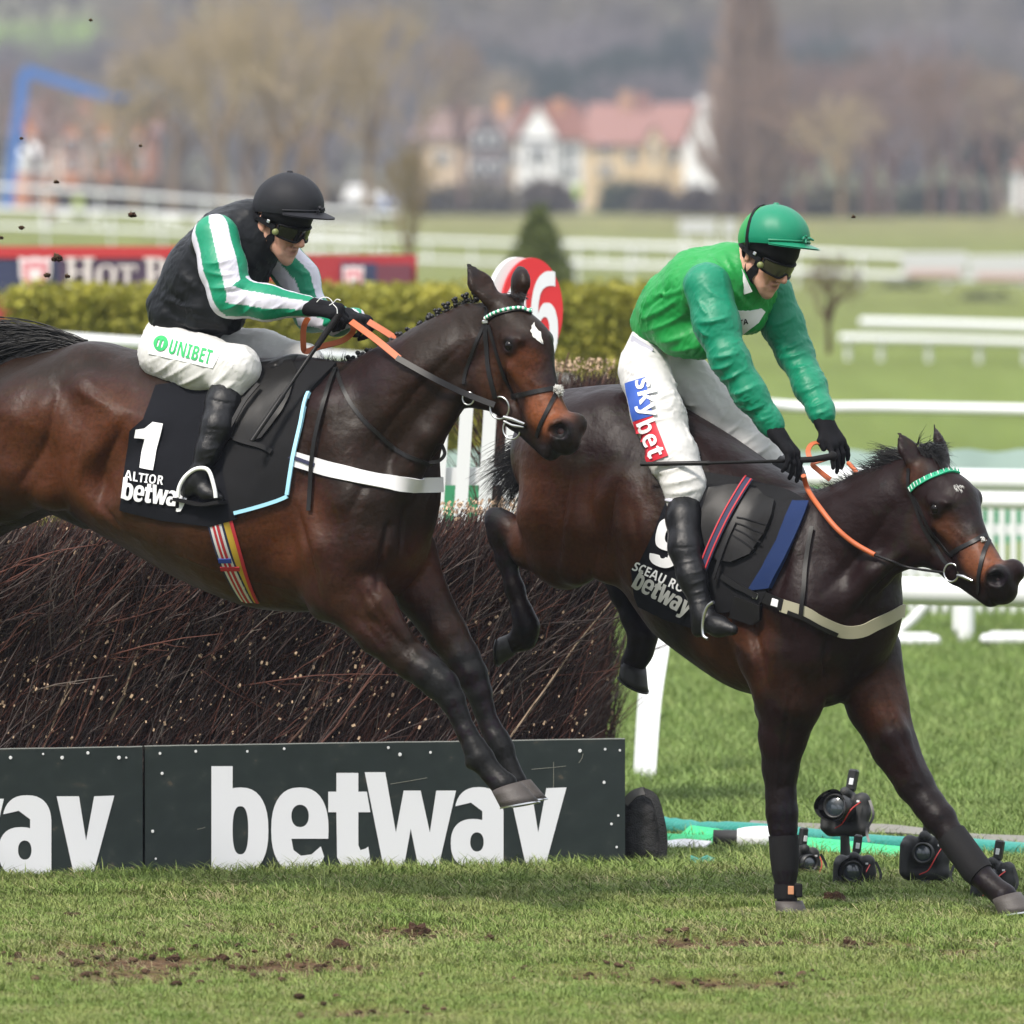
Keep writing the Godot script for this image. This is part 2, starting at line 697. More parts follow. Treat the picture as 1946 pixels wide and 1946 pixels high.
# cloth draped on a field: an outline in the picture, walked along "dir" onto the body
func drape(F: Field, outline: PackedVector2Array, pane: Callable, dir: Vector3, lift: float, step: float, holes := []) -> ArrayMesh:
	var lo := outline[0]
	var hi := outline[0]
	for p in outline:
		lo = lo.min(p)
		hi = hi.max(p)
	var s := st_new()
	s.set_smooth_group(0)
	var cache := {}
	var get := func(x: float, y: float):
		var key := Vector2i(roundi(x * 16), roundi(y * 16))
		if not cache.has(key):
			var o: Vector3 = pane.call(x, y)
			var h = F.hit(o - dir * 0.9, dir, 1.6)
			if h == null:
				h = F.snap(o)
			cache[key] = h
		return cache[key]
	var y := lo.y
	while y < hi.y:
		var x := lo.x
		while x < hi.x:
			var cellp := PackedVector2Array([Vector2(x, y), Vector2(x + step, y), Vector2(x + step, y + step), Vector2(x, y + step)])
			for poly in Geometry2D.intersect_polygons(cellp, outline):
				var tri := Geometry2D.triangulate_polygon(poly)
				for i in range(0, tri.size(), 3):
					var q := []
					for k in 3:
						var w: Vector2 = poly[tri[i + k]]
						q.append(get.call(w.x, w.y))
					if (q[1] - q[0]).cross(q[2] - q[0]).dot(dir) < 0.0:
						q.reverse()
					for v in q:
						s.add_vertex(v)
			x += step
		y += step
	s.generate_normals()
	s.index()
	# lift off the body and give it a rim
	var a := s.commit_to_arrays()
	var v: PackedVector3Array = a[Mesh.ARRAY_VERTEX]
	var n: PackedVector3Array = a[Mesh.ARRAY_NORMAL]
	var idx: PackedInt32Array = a[Mesh.ARRAY_INDEX]
	var top := v.duplicate()
	for i in v.size():
		top[i] = v[i] + F.slope(v[i]) * (lift + 0.003 * n1.get_noise_3d(v[i].x * 9, v[i].y * 9, v[i].z * 9) + 0.004 * maxf(n2.get_noise_3d(v[i].x * 22, v[i].y * 5, v[i].z * 22), 0.0))
	var edges := {}
	for i in range(0, idx.size(), 3):
		for k in 3:
			var e0 := idx[i + k]
			var e1 := idx[i + (k + 1) % 3]
			if edges.has(Vector2i(e1, e0)):
				edges.erase(Vector2i(e1, e0))
			else:
				edges[Vector2i(e0, e1)] = true
	var vv := top.duplicate()
	var ii := idx.duplicate()
	for e in edges:
		var b := vv.size()
		vv.append_array([top[e.x], top[e.y], v[e.y] - n[e.y] * 0.0, v[e.x]])
		ii.append_array([b, b + 2, b + 1, b, b + 3, b + 2])
	return array_mesh({"v": vv, "n": face_normals(vv, ii), "i": ii})

# lettering laid on a field: words are shaped flat and then walked onto the body
func words_on(F: Field, word: Variant, pane: Callable, dir: Vector3, place: Vector2, right: Vector2, height: float, lift: float, squeeze := 1.0, serif := false) -> ArrayMesh:
	var tris: Array = (text_tris(word, serif) if word is String else word).duplicate()
	var sc := height
	var down := Vector2(-right.y, right.x)
	var s := st_new()
	var lim := 14.0 / sc
	var seen := {}
	var n := 0
	while tris.size() and n < 20000:
		n += 1
		var t: Array = tris.pop_back()
		var worst := 0
		var len := 0.0
		for k in 3:
			var l: float = t[k].distance_to(t[(k + 1) % 3])
			if l > len:
				len = l
				worst = k
		if len > lim:
			var m: Vector2 = (t[worst] + t[(worst + 1) % 3]) * 0.5
			tris.append([t[worst], m, t[(worst + 2) % 3]])
			tris.append([m, t[(worst + 1) % 3], t[(worst + 2) % 3]])
			continue
		var q := []
		for k in 3:
			var uv: Vector2 = place + right * (t[k].x * sc * squeeze) - down * (t[k].y * sc)
			var key := Vector2i(roundi(uv.x * 20), roundi(uv.y * 20))
			if not seen.has(key):
				var o: Vector3 = pane.call(uv.x, uv.y)
				var h = F.hit(o - dir * 0.9, dir, 1.6)
				if h == null:
					h = F.snap(o)
				seen[key] = h + F.slope(h) * lift
			q.append(seen[key])
		if (q[1] - q[0]).cross(q[2] - q[0]).dot(dir) < 0.0:
			q.reverse()
		for p in q:
			s.add_vertex(p)
	return done(s)

var fonts := {}
func face(serif := false) -> Font:
	if not fonts.has(serif):
		var sf := SystemFont.new()
		sf.font_names = PackedStringArray(["Droid Serif" if serif else "Droid Sans"])
		sf.font_weight = 700
		fonts[serif] = sf
	return fonts[serif]

func text_mesh(text: String, serif := false, depth := 0.0) -> TextMesh:
	var t := TextMesh.new()
	t.text = text
	t.font = face(serif)
	t.font_size = 100
	t.pixel_size = 0.01 / 0.714      # capitals are 1 high
	t.depth = depth
	t.curve_step = 2.0
	t.horizontal_alignment = HORIZONTAL_ALIGNMENT_LEFT
	t.vertical_alignment = VERTICAL_ALIGNMENT_BOTTOM
	return t

# triangles of a word, capitals 1 high, baseline at 0, starting at x = 0
func text_tris(text: String, serif := false) -> Array:
	var a := text_mesh(text, serif).surface_get_arrays(0)
	var v: PackedVector3Array = a[Mesh.ARRAY_VERTEX]
	var idx: PackedInt32Array = a[Mesh.ARRAY_INDEX]
	var low := 1e9
	var left := 1e9
	for p in v:
		low = minf(low, p.y)
		left = minf(left, p.x)
	var out := []
	for i in range(0, idx.size(), 3):
		var t := []
		for k in 3:
			var p := v[idx[i + k]]
			t.append(Vector2(p.x - left, p.y - low))
		out.append(t)
	return out

# a filled shape from outlines, holes and the places where to slice it
func fill(adds: Array, holes: Array, cuts: Array) -> Array:
	var edges := [-100.0] + cuts + [100.0]
	var out := []
	for a in adds:
		for i in edges.size() - 1:
			var strip := PackedVector2Array([Vector2(edges[i], -100), Vector2(edges[i + 1], -100), Vector2(edges[i + 1], 100), Vector2(edges[i], 100)])
			var bits: Array = Geometry2D.intersect_polygons(a, strip)
			for h in holes:
				var left := []
				for b in bits:
					left.append_array(Geometry2D.clip_polygons(b, h))
				bits = left
			for b in bits:
				var t := Geometry2D.triangulate_polygon(b)
				for k in range(0, t.size(), 3):
					out.append([b[t[k]], b[t[k + 1]], b[t[k + 2]]])
	return out

func blob(x0: float, y0: float, x1: float, y1: float, e := 2.4, from := 0.0, to := TAU) -> PackedVector2Array:     # a squarish oval
	var p := PackedVector2Array()
	var n := 36
	for k in n:
		var a := from + (to - from) * k / n
		var c := cos(a)
		var s := sin(a)
		p.append(Vector2((x0 + x1) * 0.5 + (x1 - x0) * 0.5 * signf(c) * pow(absf(c), 2.0 / e), (y0 + y1) * 0.5 + (y1 - y0) * 0.5 * signf(s) * pow(absf(s), 2.0 / e)))
	return p

# the six heavy lower-case letters of the sponsor's board; the b is 1 high. Returns one list of triangles for each letter
func sponsor_letters() -> Array:
	var u := func(q: Array) -> PackedVector2Array:
		var p := PackedVector2Array()
		for e in q:
			p.append(Vector2((e[0] - 597.0) / 300.0, (413.0 - e[1]) / 300.0))
		return p
	var ov := func(x0, y0, x1, y1, e := 2.4): return blob((x0 - 597.0) / 300.0, (413.0 - y1) / 300.0, (x1 - 597.0) / 300.0, (413.0 - y0) / 300.0, e)
	var X := func(x): return (x - 597.0) / 300.0
	var out := []
	var bowl: Array = Geometry2D.merge_polygons(u.call([[597, 113], [657, 113], [657, 400], [640, 407], [597, 402]]), ov.call(600, 173, 758, 416))
	out.append(fill([bowl[0]], [ov.call(657, 226, 701, 362, 2.6)], [X.call(679)]))
	out.append(fill([ov.call(766, 173, 928, 414)], [ov.call(823, 222, 872, 285, 2.2), u.call([[823, 318], [940, 318], [940, 350], [905, 340], [880, 362], [850, 366], [829, 350]]), u.call([[905, 336], [950, 336], [950, 420], [925, 398]])], [X.call(848)]))
	out.append(fill([u.call([[950, 132], [1012, 132], [1012, 185], [1036, 185], [1046, 243], [1012, 243], [1012, 336], [1018, 350], [1032, 346], [1040, 340], [1048, 392], [1028, 405], [992, 410], [966, 398], [952, 370], [950, 243], [927, 243], [927, 185], [950, 185]])], [], []))
	out.append(fill([u.call([[1030, 130], [1088, 130], [1118, 300], [1140, 182], [1188, 182], [1214, 300], [1232, 182], [1288, 182], [1238, 400], [1182, 400], [1160, 290], [1140, 402], [1084, 402]])], [], []))
	var av: Array = Geometry2D.merge_polygons(ov.call(1273, 262, 1400, 400), u.call([[1362, 225], [1422, 240], [1422, 393], [1366, 396]]))
	var top: Array = Geometry2D.clip_polygons(ov.call(1284, 172, 1422, 330), u.call([[1260, 232], [1330, 216], [1362, 240], [1362, 340], [1260, 340]]))
	for p in top:
		var mm: Array = Geometry2D.merge_polygons(av[0], p)
		av = [mm[0]]
	out.append(fill(av, [ov.call(1328, 300, 1366, 354, 2.2)], [X.call(1347)]))
	out.append(fill([u.call([[1437, 175], [1500, 175], [1520, 300], [1543, 175], [1600, 173], [1536, 410], [1516, 455], [1470, 468], [1446, 462], [1446, 420], [1475, 414], [1486, 398]])], [], []))
	return out

func numeral_one() -> Array:
	return fill([PackedVector2Array([Vector2(0.22, 0), Vector2(0.5, 0), Vector2(0.5, 1), Vector2(0.3, 1), Vector2(0.18, 0.86), Vector2(0.0, 0.82), Vector2(0.0, 0.66), Vector2(0.22, 0.66)])], [], [])

func numeral_nine() -> Array:
	var a: Array = Geometry2D.merge_polygons(blob(0, 0.34, 0.62, 1.0), PackedVector2Array([Vector2(0.38, 0.3), Vector2(0.62, 0.3), Vector2(0.62, 0.66), Vector2(0.38, 0.66)]))
	var tail: Array = Geometry2D.clip_polygons(blob(0.0, 0.0, 0.62, 0.62), blob(0.2, 0.17, 0.40, 0.9))
	for t in tail:
		tail = Geometry2D.clip_polygons(t, PackedVector2Array([Vector2(-0.1, 0.22), Vector2(0.4, 0.22), Vector2(0.4, 0.9), Vector2(-0.1, 0.9)]))
		break
	var m: Array = Geometry2D.merge_polygons(a[0], tail[0])
	return fill([m[0]], [blob(0.22, 0.5, 0.41, 0.84, 2.2)], [0.315])

# triangles of all letters of a word as one list
func joined_letters(letters: Array) -> Array:
	var out := []
	for l in letters:
		out.append_array(l)
	return out

# the visible place of a body at a place in the picture
func seen_on(F: Field, px: float, py: float, from := 42.2) -> Vector3:
	var d := sight(px, py).normalized()
	var h = F.hit(Vector3(0, EYE, 0) + d * from, d, 4.0)
	if h == null:
		return F.snap(away(px, py, 44.0))
	return h

# a strap that follows places seen on the body
func strap(F: Field, q: Array, width: float, thick := 0.004, lift := 0.001, s: SurfaceTool = null, per := 4, round_to := []) -> SurfaceTool:
	var raw := []
	for e in q:
		raw.append(seen_on(F, e[0], e[1]))
	for e in round_to:      # on round the far side
		raw.append(F.snap(raw[-1] + e))
	return strap_on(F, raw, width, thick, lift, per, s)

func ring(s: SurfaceTool, c: Vector3, n: Vector3, R: float, r: float, sides := 6) -> void:
	var u := n.cross(Vector3.UP).normalized()
	var w := u.cross(n)
	var pts := []
	for k in 25:
		var a := TAU * k / 24
		pts.append(c + (u * cos(a) + w * sin(a)) * R)
	tube(s, pts, [r], sides, false)

func poly(q: Array) -> PackedVector2Array:
	var p := PackedVector2Array()
	for e in q:
		p.append(Vector2(e[0], e[1]))
	return p

var ra: Rig
var rb: Rig
var M := {}

func horse_materials() -> void:
	var hairy := noise_tex(0.045, 4, 256, FastNoiseLite.TYPE_SIMPLEX_SMOOTH, 5)
	var coat := vmat(0.4, 0.27)
	bumped(coat, noise_tex(0.0075, 7, 512, FastNoiseLite.TYPE_SIMPLEX_SMOOTH, 6), 0.6, 2.2)
	coat.albedo_texture = ramp_tex(noise_tex(0.05, 5, 512, FastNoiseLite.TYPE_SIMPLEX_SMOOTH, 16), [[0.0, Color(0.66, 0.66, 0.66)], [0.5, Color(0.9, 0.9, 0.9)], [1.0, Color(1, 1, 1)]])
	coat.roughness_texture = ramp_tex(noise_tex(0.012, 5, 256, FastNoiseLite.TYPE_SIMPLEX_SMOOTH, 17), [[0.0, Color(0.7, 0.7, 0.7)], [1.0, Color(1, 1, 1)]])
	coat.roughness = 0.54
	M.coat = coat
	M.horn = bumped(mat(lin(0.05, 0.042, 0.038), 0.6), hairy, 0.1, 12.0)
	M.steel = mat(lin(0.62, 0.62, 0.62), 0.28, 1.0)
	M.eye = mat(lin(0.004, 0.0025, 0.002), 0.08, 0.0, 0.35)
	M.hair = mat(lin(0.007, 0.0065, 0.007), 0.4, 0.0, 0.4)
	M.nostril = mat(lin(0.035, 0.008, 0.008), 0.5)
	M.leather = mat(lin(0.009, 0.0085, 0.009), 0.42, 0.0, 0.33)
	M.white_web = mat(lin(0.60, 0.595, 0.61), 0.75)
	M.white_fur = mat(lin(0.58, 0.57, 0.54), 0.95)

# muscles and head that both horses share; "h" is the plane of the head
func horse_head(r: Rig, h: Rig, q: Dictionary) -> void:
	var F := r.F
	var P := func(px, py, side := 0.0): return rp(h, px, py, side)
	# skull, face, muzzle
	F.bone(P.call(q.poll.x, q.poll.y), P.call(q.brow.x, q.brow.y), 50 * PX, 58 * PX, 0.05, 0.8, h.n)
	F.bone(P.call(q.brow.x, q.brow.y), P.call(q.nose.x, q.nose.y), 58 * PX, 41 * PX, 0.04, 0.72, h.n)
	F.bone(P.call(q.nose.x, q.nose.y), P.call(q.tip.x, q.tip.y), 41 * PX, 33 * PX, 0.03, 0.86, h.n)
	F.ball(P.call(q.lip.x, q.lip.y), 27 * PX, 0.03, 1.05, h.n)
	F.chain([[P.call(q.chin.x, q.chin.y), 20 * PX], [P.call(q.jaw.x, q.jaw.y), 22 * PX], [P.call(q.jowl.x, q.jowl.y), 44 * PX]], 0.03, 0.95, h.n)
	var dz := [-1.0, 1.0]
	for z in dz:
		# jowl, cheek crest, brow and nostril on each side; "sh" moves a place along the picture with its side
		var sh: float = -z * 0.06 * q.turn
		F.ball(P.call(q.jowl.x + sh * 545, q.jowl.y, z * 0.052), q.jowl_r * PX, 0.05, 0.4, h.n)
		F.bone(P.call(lerpf(q.brow.x, q.nose.x, 0.12) + sh * 620, lerpf(q.brow.y, q.nose.y, 0.12) + 22, z * 0.072), P.call(lerpf(q.brow.x, q.nose.x, 0.68) + sh * 400, lerpf(q.brow.y, q.nose.y, 0.68) + 2, z * 0.048), 10 * PX, 7 * PX, 0.025)
	F.bone(P.call(q.eye.x - 6, q.eye.y - 16, 0.084), P.call(q.eye.x + 20, q.eye.y - 11, 0.084), 8 * PX, 7 * PX, 0.03)
	F.ball(P.call(q.eye2.x, q.eye2.y, -0.078), 14 * PX, 0.04)
	# nostril rim and hole on the near side, plain one on the far side
	var np: Vector3 = P.call(q.nostril.x, q.nostril.y, 0.047)
	F.ball(P.call(q.nostril.x - 2, q.nostril.y - 4, 0.034), 25 * PX, 0.02)
	F.ball(P.call(q.nostril2.x, q.nostril2.y, -0.034), 24 * PX, 0.02)
	F.bone(np + h.f * 0.004 + h.n * 0.012, np - h.f * 0.02 + h.n * 0.016, 14 * PX, 9 * PX, 0.01, 1.0, Vector3.BACK, 1)
	# mouth line
	F.bone(P.call(q.mouth.x, q.mouth.y, 0.06), P.call(q.mouth2.x, q.mouth2.y, 0.05), 4 * PX, 3 * PX, 0.008, 1.0, Vector3.BACK, 1)
	# eye socket: a hollow with lids
	var ep: Vector3 = P.call(q.eye.x, q.eye.y, 0.092)
	F.ball(ep - h.n * 0.008, 17 * PX, 0.015)
	F.bone(ep + h.n * 0.019 - h.f * 0.006, ep + h.n * 0.019 + h.f * 0.012 + Vector3(0, -0.006, 0), 10.5 * PX, 7 * PX, 0.008, 1.0, Vector3.BACK, 1)
	# ears
	for e in q.ears:
		var b: Vector3 = P.call(e[0], e[1], e[4])
		var t: Vector3 = P.call(e[2], e[3], e[5])
		var ax := (t - b).normalized()
		var m: Vector3 = b.lerp(t, 0.38) + h.f * e[7]
		var open: Vector3 = (h.f * e[6] + h.n * signf(e[4]) * 0.5).normalized()
		open = (open - ax * open.dot(ax)).normalized()
		F.bone(b, m, 20 * PX, e[8] * PX, 0.02, 0.5, open)
		F.bone(m, t, e[8] * PX, 2 * PX, 0.012, 0.45, open)
		F.bone(m + open * 0.026 - ax * 0.01, t + open * 0.008 - ax * 0.012, (e[8] - 6.0) * PX, 2 * PX, 0.006, 0.5, open, 1)

func build_horse_a() -> Node3D:
	var r := rig(away(560, 900, 44.0), 28.0)
	ra = r
	var F := r.F
	trunk(r, [[-30, 825, 88, 0.18], [60, 812, 124, 0.24], [180, 815, 154, 0.255], [290, 856, 166, 0.265], [400, 893, 203, 0.285], [510, 922, 222, 0.275], [600, 925, 222, 0.235], [670, 930, 180, 0.19]], 0.10)
	# withers and back line
	limb(r, [[560, 735, 42], [640, 755, 50], [700, 765, 70]], 0.08, 0.6)
	limb(r, [[250, 745, 42], [400, 752, 46], [560, 750, 50]], 0.08, 0.9)
	# haunches, stifles and the trailing hind legs
	limb(r, [[75, 815, 110, 0.13], [45, 890, 82, 0.16], [5, 940, 50, 0.16], [-120, 1000, 42, 0.16], [-230, 1010, 27, 0.16], [-330, 1075, 20, 0.16], [-400, 1120, 26, 0.16], [-430, 1160, 21, 0.16]], 0.05)
	limb(r, [[120, 812, 104, -0.13], [125, 900, 72, -0.14], [40, 945, 48, -0.15], [-60, 1010, 40, -0.15], [-170, 1030, 27, -0.15], [-260, 1100, 20, -0.15], [-330, 1140, 26, -0.15], [-360, 1180, 21, -0.15]], 0.05)
	limb(r, [[120, 945, 40, 0.02], [165, 975, 31, 0.02]], 0.03)
	limb(r, [[160, 715, 46, 0.10], [50, 795, 70, 0.15]], 0.09)
	limb(r, [[165, 735, 12, 0.24], [205, 765, 12, 0.245]], 0.10)
	# ribs and flank
	limb(r, [[250, 900, 120, 0.12], [430, 980, 120, 0.14]], 0.10)
	r.F.bone(rp(r, 185, 915, 0.335), rp(r, 250, 820, 0.345), 34 * PX, 26 * PX, 0.09, 1.0, Vector3.BACK, 1)
	# muscles with a firm edge: buttock, thigh, flank fold, ribs' end, triceps, shoulder, breast, neck strap muscle
	limb(r, [[60, 770, 46, 0.17], [110, 795, 58, 0.20], [150, 830, 46, 0.215]], 0.035)
	limb(r, [[10, 800, 60, 0.19], [30, 880, 56, 0.205], [20, 930, 40, 0.19]], 0.025)
	limb(r, [[110, 850, 56, 0.185], [105, 920, 52, 0.19]], 0.025)
	limb(r, [[165, 880, 20, 0.225], [190, 940, 22, 0.20], [200, 985, 18, 0.14]], 0.05)
	limb(r, [[215, 790, 26, 0.235], [300, 820, 34, 0.25]], 0.06)
	limb(r, [[590, 960, 46, 0.19], [625, 1040, 54, 0.195], [640, 1095, 46, 0.19]], 0.022)
	limb(r, [[650, 850, 36, 0.155], [682, 950, 42, 0.175], [702, 1030, 40, 0.175]], 0.025)
	limb(r, [[742, 985, 36, 0.085], [735, 1050, 36, 0.10], [712, 1095, 30, 0.11]], 0.018)
	limb(r, [[880, 735, 20, 0.075], [815, 830, 28, 0.105], [755, 925, 34, 0.125]], 0.025)
	limb(r, [[905, 655, 16, 0.07], [800, 720, 26, 0.105], [700, 830, 30, 0.14]], 0.05)
	# neck
	limb(r, [[690, 845, 130], [768, 757, 99], [840, 692, 75], [905, 630, 52]], 0.08, 0.86)
	limb(r, [[700, 762, 72], [800, 672, 28], [880, 608, 20]], 0.06, 0.55)
	# shoulder blade, arm, breast
	limb(r, [[640, 790, 60, 0.11], [690, 960, 75, 0.135], [700, 1035, 62, 0.14]], 0.06)
	limb(r, [[700, 800, 60, -0.10], [748, 960, 62, -0.12], [756, 1020, 50, -0.13]], 0.06)
	limb(r, [[722, 960, 60, 0.06], [735, 1050, 50, 0.055]], 0.05)
	limb(r, [[752, 950, 56, -0.05], [766, 1040, 44, -0.06]], 0.05)
	limb(r, [[712, 900, 100, 0.0], [710, 1060, 84, 0.0]], 0.07, 0.8)
	limb(r, [[600, 1060, 80, 0.10], [690, 1030, 60, 0.15], [640, 1120, 60, 0.14]], 0.05)
	# forelegs
	limb(r, [[655, 1060, 84], [672, 1130, 64], [722, 1200, 46], [785, 1258, 35], [815, 1279, 33], [842, 1303, 30], [860, 1332, 24], [872, 1358, 18.5], [888, 1392, 17.5], [902, 1420, 21], [914, 1442, 24.5], [934, 1468, 20], [958, 1492, 26]], 0.016, 1.0, 0.13)
	limb(r, [[832, 1285, 15, 0.155], [852, 1312, 13, 0.15]], 0.012)
	limb(r, [[818, 1310, 14, 0.13], [826, 1318, 12, 0.13]], 0.012)
	limb(r, [[640, 1135, 46, 0.15], [620, 1150, 30, 0.13]], 0.04)
	limb(r, [[690, 1095, 30, 0.178], [722, 1150, 30, 0.18], [770, 1215, 17, 0.16]], 0.014)
	limb(r, [[655, 1140, 30, 0.17], [700, 1195, 28, 0.168], [772, 1266, 14, 0.145]], 0.014)
	limb(r, [[856, 1348, 10, 0.13], [872, 1385, 9, 0.13], [890, 1425, 10, 0.13]], 0.008)
	limb(r, [[904, 1340, 9, -0.13], [918, 1380, 8, -0.13], [934, 1412, 9, -0.13]], 0.008)
	limb(r, [[898, 1444, 13, 0.13], [892, 1452, 9, 0.13]], 0.02)
	limb(r, [[765, 1060, 70], [800, 1125, 50], [850, 1205, 39], [878, 1248, 33], [896, 1282, 30], [911, 1316, 23.5], [920, 1345, 18.5], [934, 1382, 17.5], [945, 1405, 22], [953, 1424, 23.5], [968, 1460, 19], [978, 1486, 24]], 0.016, 1.0, -0.13)
	# head
	var h := rig(rp(r, 930, 600), 43.0)
	horse_head(r, h, {"poll": Vector2(957, 608), "brow": Vector2(995, 664), "nose": Vector2(1034, 783), "tip": Vector2(1068, 822), "lip": Vector2(1076, 838), "chin": Vector2(1046, 856), "jaw": Vector2(980, 792), "jowl": Vector2(935, 722), "jowl_r": 54.0, "turn": 0.68, "eye": Vector2(968, 657), "eye2": Vector2(1036, 645), "nostril": Vector2(1066, 819), "nostril2": Vector2(1092, 808), "mouth": Vector2(990, 822), "mouth2": Vector2(1040, 842),
		"ears": [[932, 566, 886, 495, 0.05, 0.07, 1.6, -0.004, 25], [985, 562, 987, 503, -0.05, -0.06, 0.25, 0.008, 33]]})
	# coat: a dark bay with black legs and a tan muzzle
	var dark := Color(0.019, 0.0092, 0.0068)
	var red := Color(0.098, 0.031, 0.0125)
	var black := Color(0.0095, 0.008, 0.0085)
	var tan := Color(0.19, 0.062, 0.026)
	r.base = dark
	r.blobs = [
		[rp(r, 190, 870, 0.28), 0.36, red, 0.75], [rp(r, 60, 860, 0.25), 0.30, red, 0.6], [rp(r, 330, 1010, 0.25), 0.40, Color(0.065, 0.027, 0.014), 0.8], [rp(r, 480, 1090, 0.22), 0.34, red, 0.5],
		[rp(r, 560, 1000, 0.25), 0.25, red, 0.55], [rp(r, 690, 1120, 0.2), 0.24, Color(0.055, 0.021, 0.012), 0.65], [rp(r, 420, 720, 0.0), 0.3, Color(0.02, 0.013, 0.012), 0.6, rp(r, 700, 720, 0.0)],
		[rp(r, 780, 1080, 0.0), 0.2, red, 0.5],
		[rp(r, 830, 1290, 0.13), 0.16, black, 0.95, rp(r, 960, 1500, 0.13)], [rp(r, 890, 1270, -0.13), 0.15, black, 0.95, rp(r, 985, 1500, -0.13)], [rp(r, 150, 985, 0.0), 0.1, black, 0.9],
		[rp(h, 960, 720, 0.05), 0.16, Color(0.05, 0.021, 0.012), 0.8], [rp(h, 995, 700, 0.08), 0.11, red, 0.8], [rp(h, 1042, 790, 0.04), 0.11, tan, 0.9], [rp(h, 1030, 770, 0.06), 0.10, tan, 0.6], [rp(h, 1000, 655, 0.0), 0.10, Color(0.025, 0.015, 0.014), 0.7], [rp(h, 1040, 715, 0.0), 0.08, Color(0.024, 0.015, 0.014), 0.85],
		[rp(h, 1066, 820, 0.05), 0.062, black, 0.95], [rp(h, 1070, 848, 0.0), 0.085, black, 0.92], [rp(h, 1000, 822, 0.0), 0.065, black, 0.85, rp(h, 1045, 860, 0.0)], [rp(h, 968, 657, 0.1), 0.042, black, 0.95], [rp(h, 890, 510, 0.07), 0.06, black, 0.8], [rp(h, 986, 520, -0.06), 0.07, Color(0.02, 0.016, 0.017), 0.9],
	]
	var base := ground_at(600, 1740)
	base.z = r.o.z
	var o := thing("racehorse", "dark bay racehorse with plaited mane and white star, leaping with forelegs stretched over the board", "horse", base)
	var body := wpart("body", coat_mesh(r, 0.0098, [
		[[[560, 955], [585, 1050], [606, 1140]], 15, -9], [[[614, 800], [580, 890], [566, 955]], 18, -6], [[[738, 1000], [724, 1060], [716, 1122]], 10, -11], [[[692, 1118], [736, 1190], [792, 1256]], 7, -6], [[[672, 1165], [738, 1238]], 7, -5],
		[[[238, 800], [200, 880], [188, 960]], 20, -10], [[[188, 955], [225, 1000]], 12, -7], [[[112, 740], [84, 850], [38, 925]], 18, -9], [[[205, 775], [150, 742]], 14, 7], [[[150, 830], [140, 900]], 14, -6],
		[[[900, 748], [835, 850], [792, 935]], 13, -8], [[[885, 650], [790, 745], [694, 870]], 20, -6], [[[700, 900], [660, 985]], 18, -6], [[[770, 960], [760, 1050]], 9, -6],
		[[[986, 702], [1028, 742]], 6, 4], [[[962, 690], [958, 745]], 8, -4], [[[992, 716], [1002, 760], [1016, 790]], 4, 2.4], [[[1004, 772], [1030, 790]], 4, 2], [[[700, 1128], [722, 1170], [746, 1216]], 4, 2.6], [[[330, 1052], [450, 1098], [560, 1122]], 5, 2.6], [[[622, 1010], [662, 1072]], 5, 2.2], [[[840, 880], [810, 960]], 6, 2.5], [[[660, 930], [690, 990]], 5, 2]]), M.coat, o)
	# star on the forehead: a lozenge of white hair
	var s := st_new()
	var star := [Vector2(1014, 614), Vector2(1026, 632), Vector2(1032, 656), Vector2(1027, 652), Vector2(1014, 640), Vector2(1008, 628)]
	var sv := []
	var hp := func(x, y): return rp(h, x, y)
	var mid = F.hit(hp.call(1020, 635) - sight(1020, 635).normalized() * 0.6, sight(1020, 635).normalized())
	for i in 24:
		var a: Vector2 = star[i / 4].lerp(star[(i / 4 + 1) % 6], (i % 4) / 4.0) + Vector2(rng.randf_range(-1.6, 1.6), rng.randf_range(-1.6, 1.6))
		var dd := sight(a.x, a.y).normalized()
		var hh = F.hit(hp.call(a.x, a.y) - dd * 0.6, dd)
		sv.append(hh + F.slope(hh) * 0.003 if hh != null else hp.call(a.x, a.y))
	for i in 24:
		s.add_vertex(mid + F.slope(mid) * 0.004); s.add_vertex(sv[i]); s.add_vertex(sv[(i + 1) % 24])
	wpart("star", done(s), M.white_fur, o, "white diamond-shaped star of hair on the forehead")
	horse_eye(o, rp(h, 970, 657, 0.09), h.n, M.eye)
	# inside of the nostril
	var nm := SphereMesh.new()
	nm.radius = 0.02
	nm.height = 0.04
	part("nostril", nm, M.nostril, o).position = rp(h, 1068, 820, 0.026) - spot_of(o)
	# hooves
	hoof(o, rp(r, 961, 1496, 0.13), rp(r, 972, 1530, 0.13) - rp(r, 961, 1496, 0.13), r.f * 0.8 + Vector3(0, -0.25, 0), 0.058, M.horn, M.steel)
	hoof(o, rp(r, 980, 1490, -0.13), rp(r, 990, 1524, -0.13) - rp(r, 980, 1490, -0.13), r.f * 0.8 + Vector3(0, -0.3, 0), 0.055, M.horn, M.steel)
	hoof(o, rp(r, -440, 1175, 0.16), Vector3(-0.5, -1, -0.2), r.f + Vector3.DOWN * 0.5, 0.055, M.horn, M.steel)
	hoof(o, rp(r, -370, 1195, -0.15), Vector3(-0.5, -1, -0.2), r.f + Vector3.DOWN * 0.5, 0.055, M.horn, M.steel)
	# plaits along the crest, each a knot of rolled hair
	var crest := [[905, 566], [885, 569], [866, 578], [848, 588], [831, 599], [813, 610], [796, 623], [778, 634], [760, 645], [742, 654], [722, 664], [702, 674], [684, 682], [666, 690]]
	var kn := st_new()
	for i in 4:
		var m := SphereMesh.new()
		m.radius = [0.011, 0.009, 0.0075, 0.01][i]
		m.height = m.radius * 1.7
		m.radial_segments = 10
		m.rings = 6
		kn.append_from(m, 0, Transform3D(Basis(), [Vector3(0, 0.004, 0), Vector3(0.008, 0.013, 0.003), Vector3(-0.007, 0.014, -0.003), Vector3(-0.002, -0.008, 0.005)][i]))
	var knot := kn.commit()
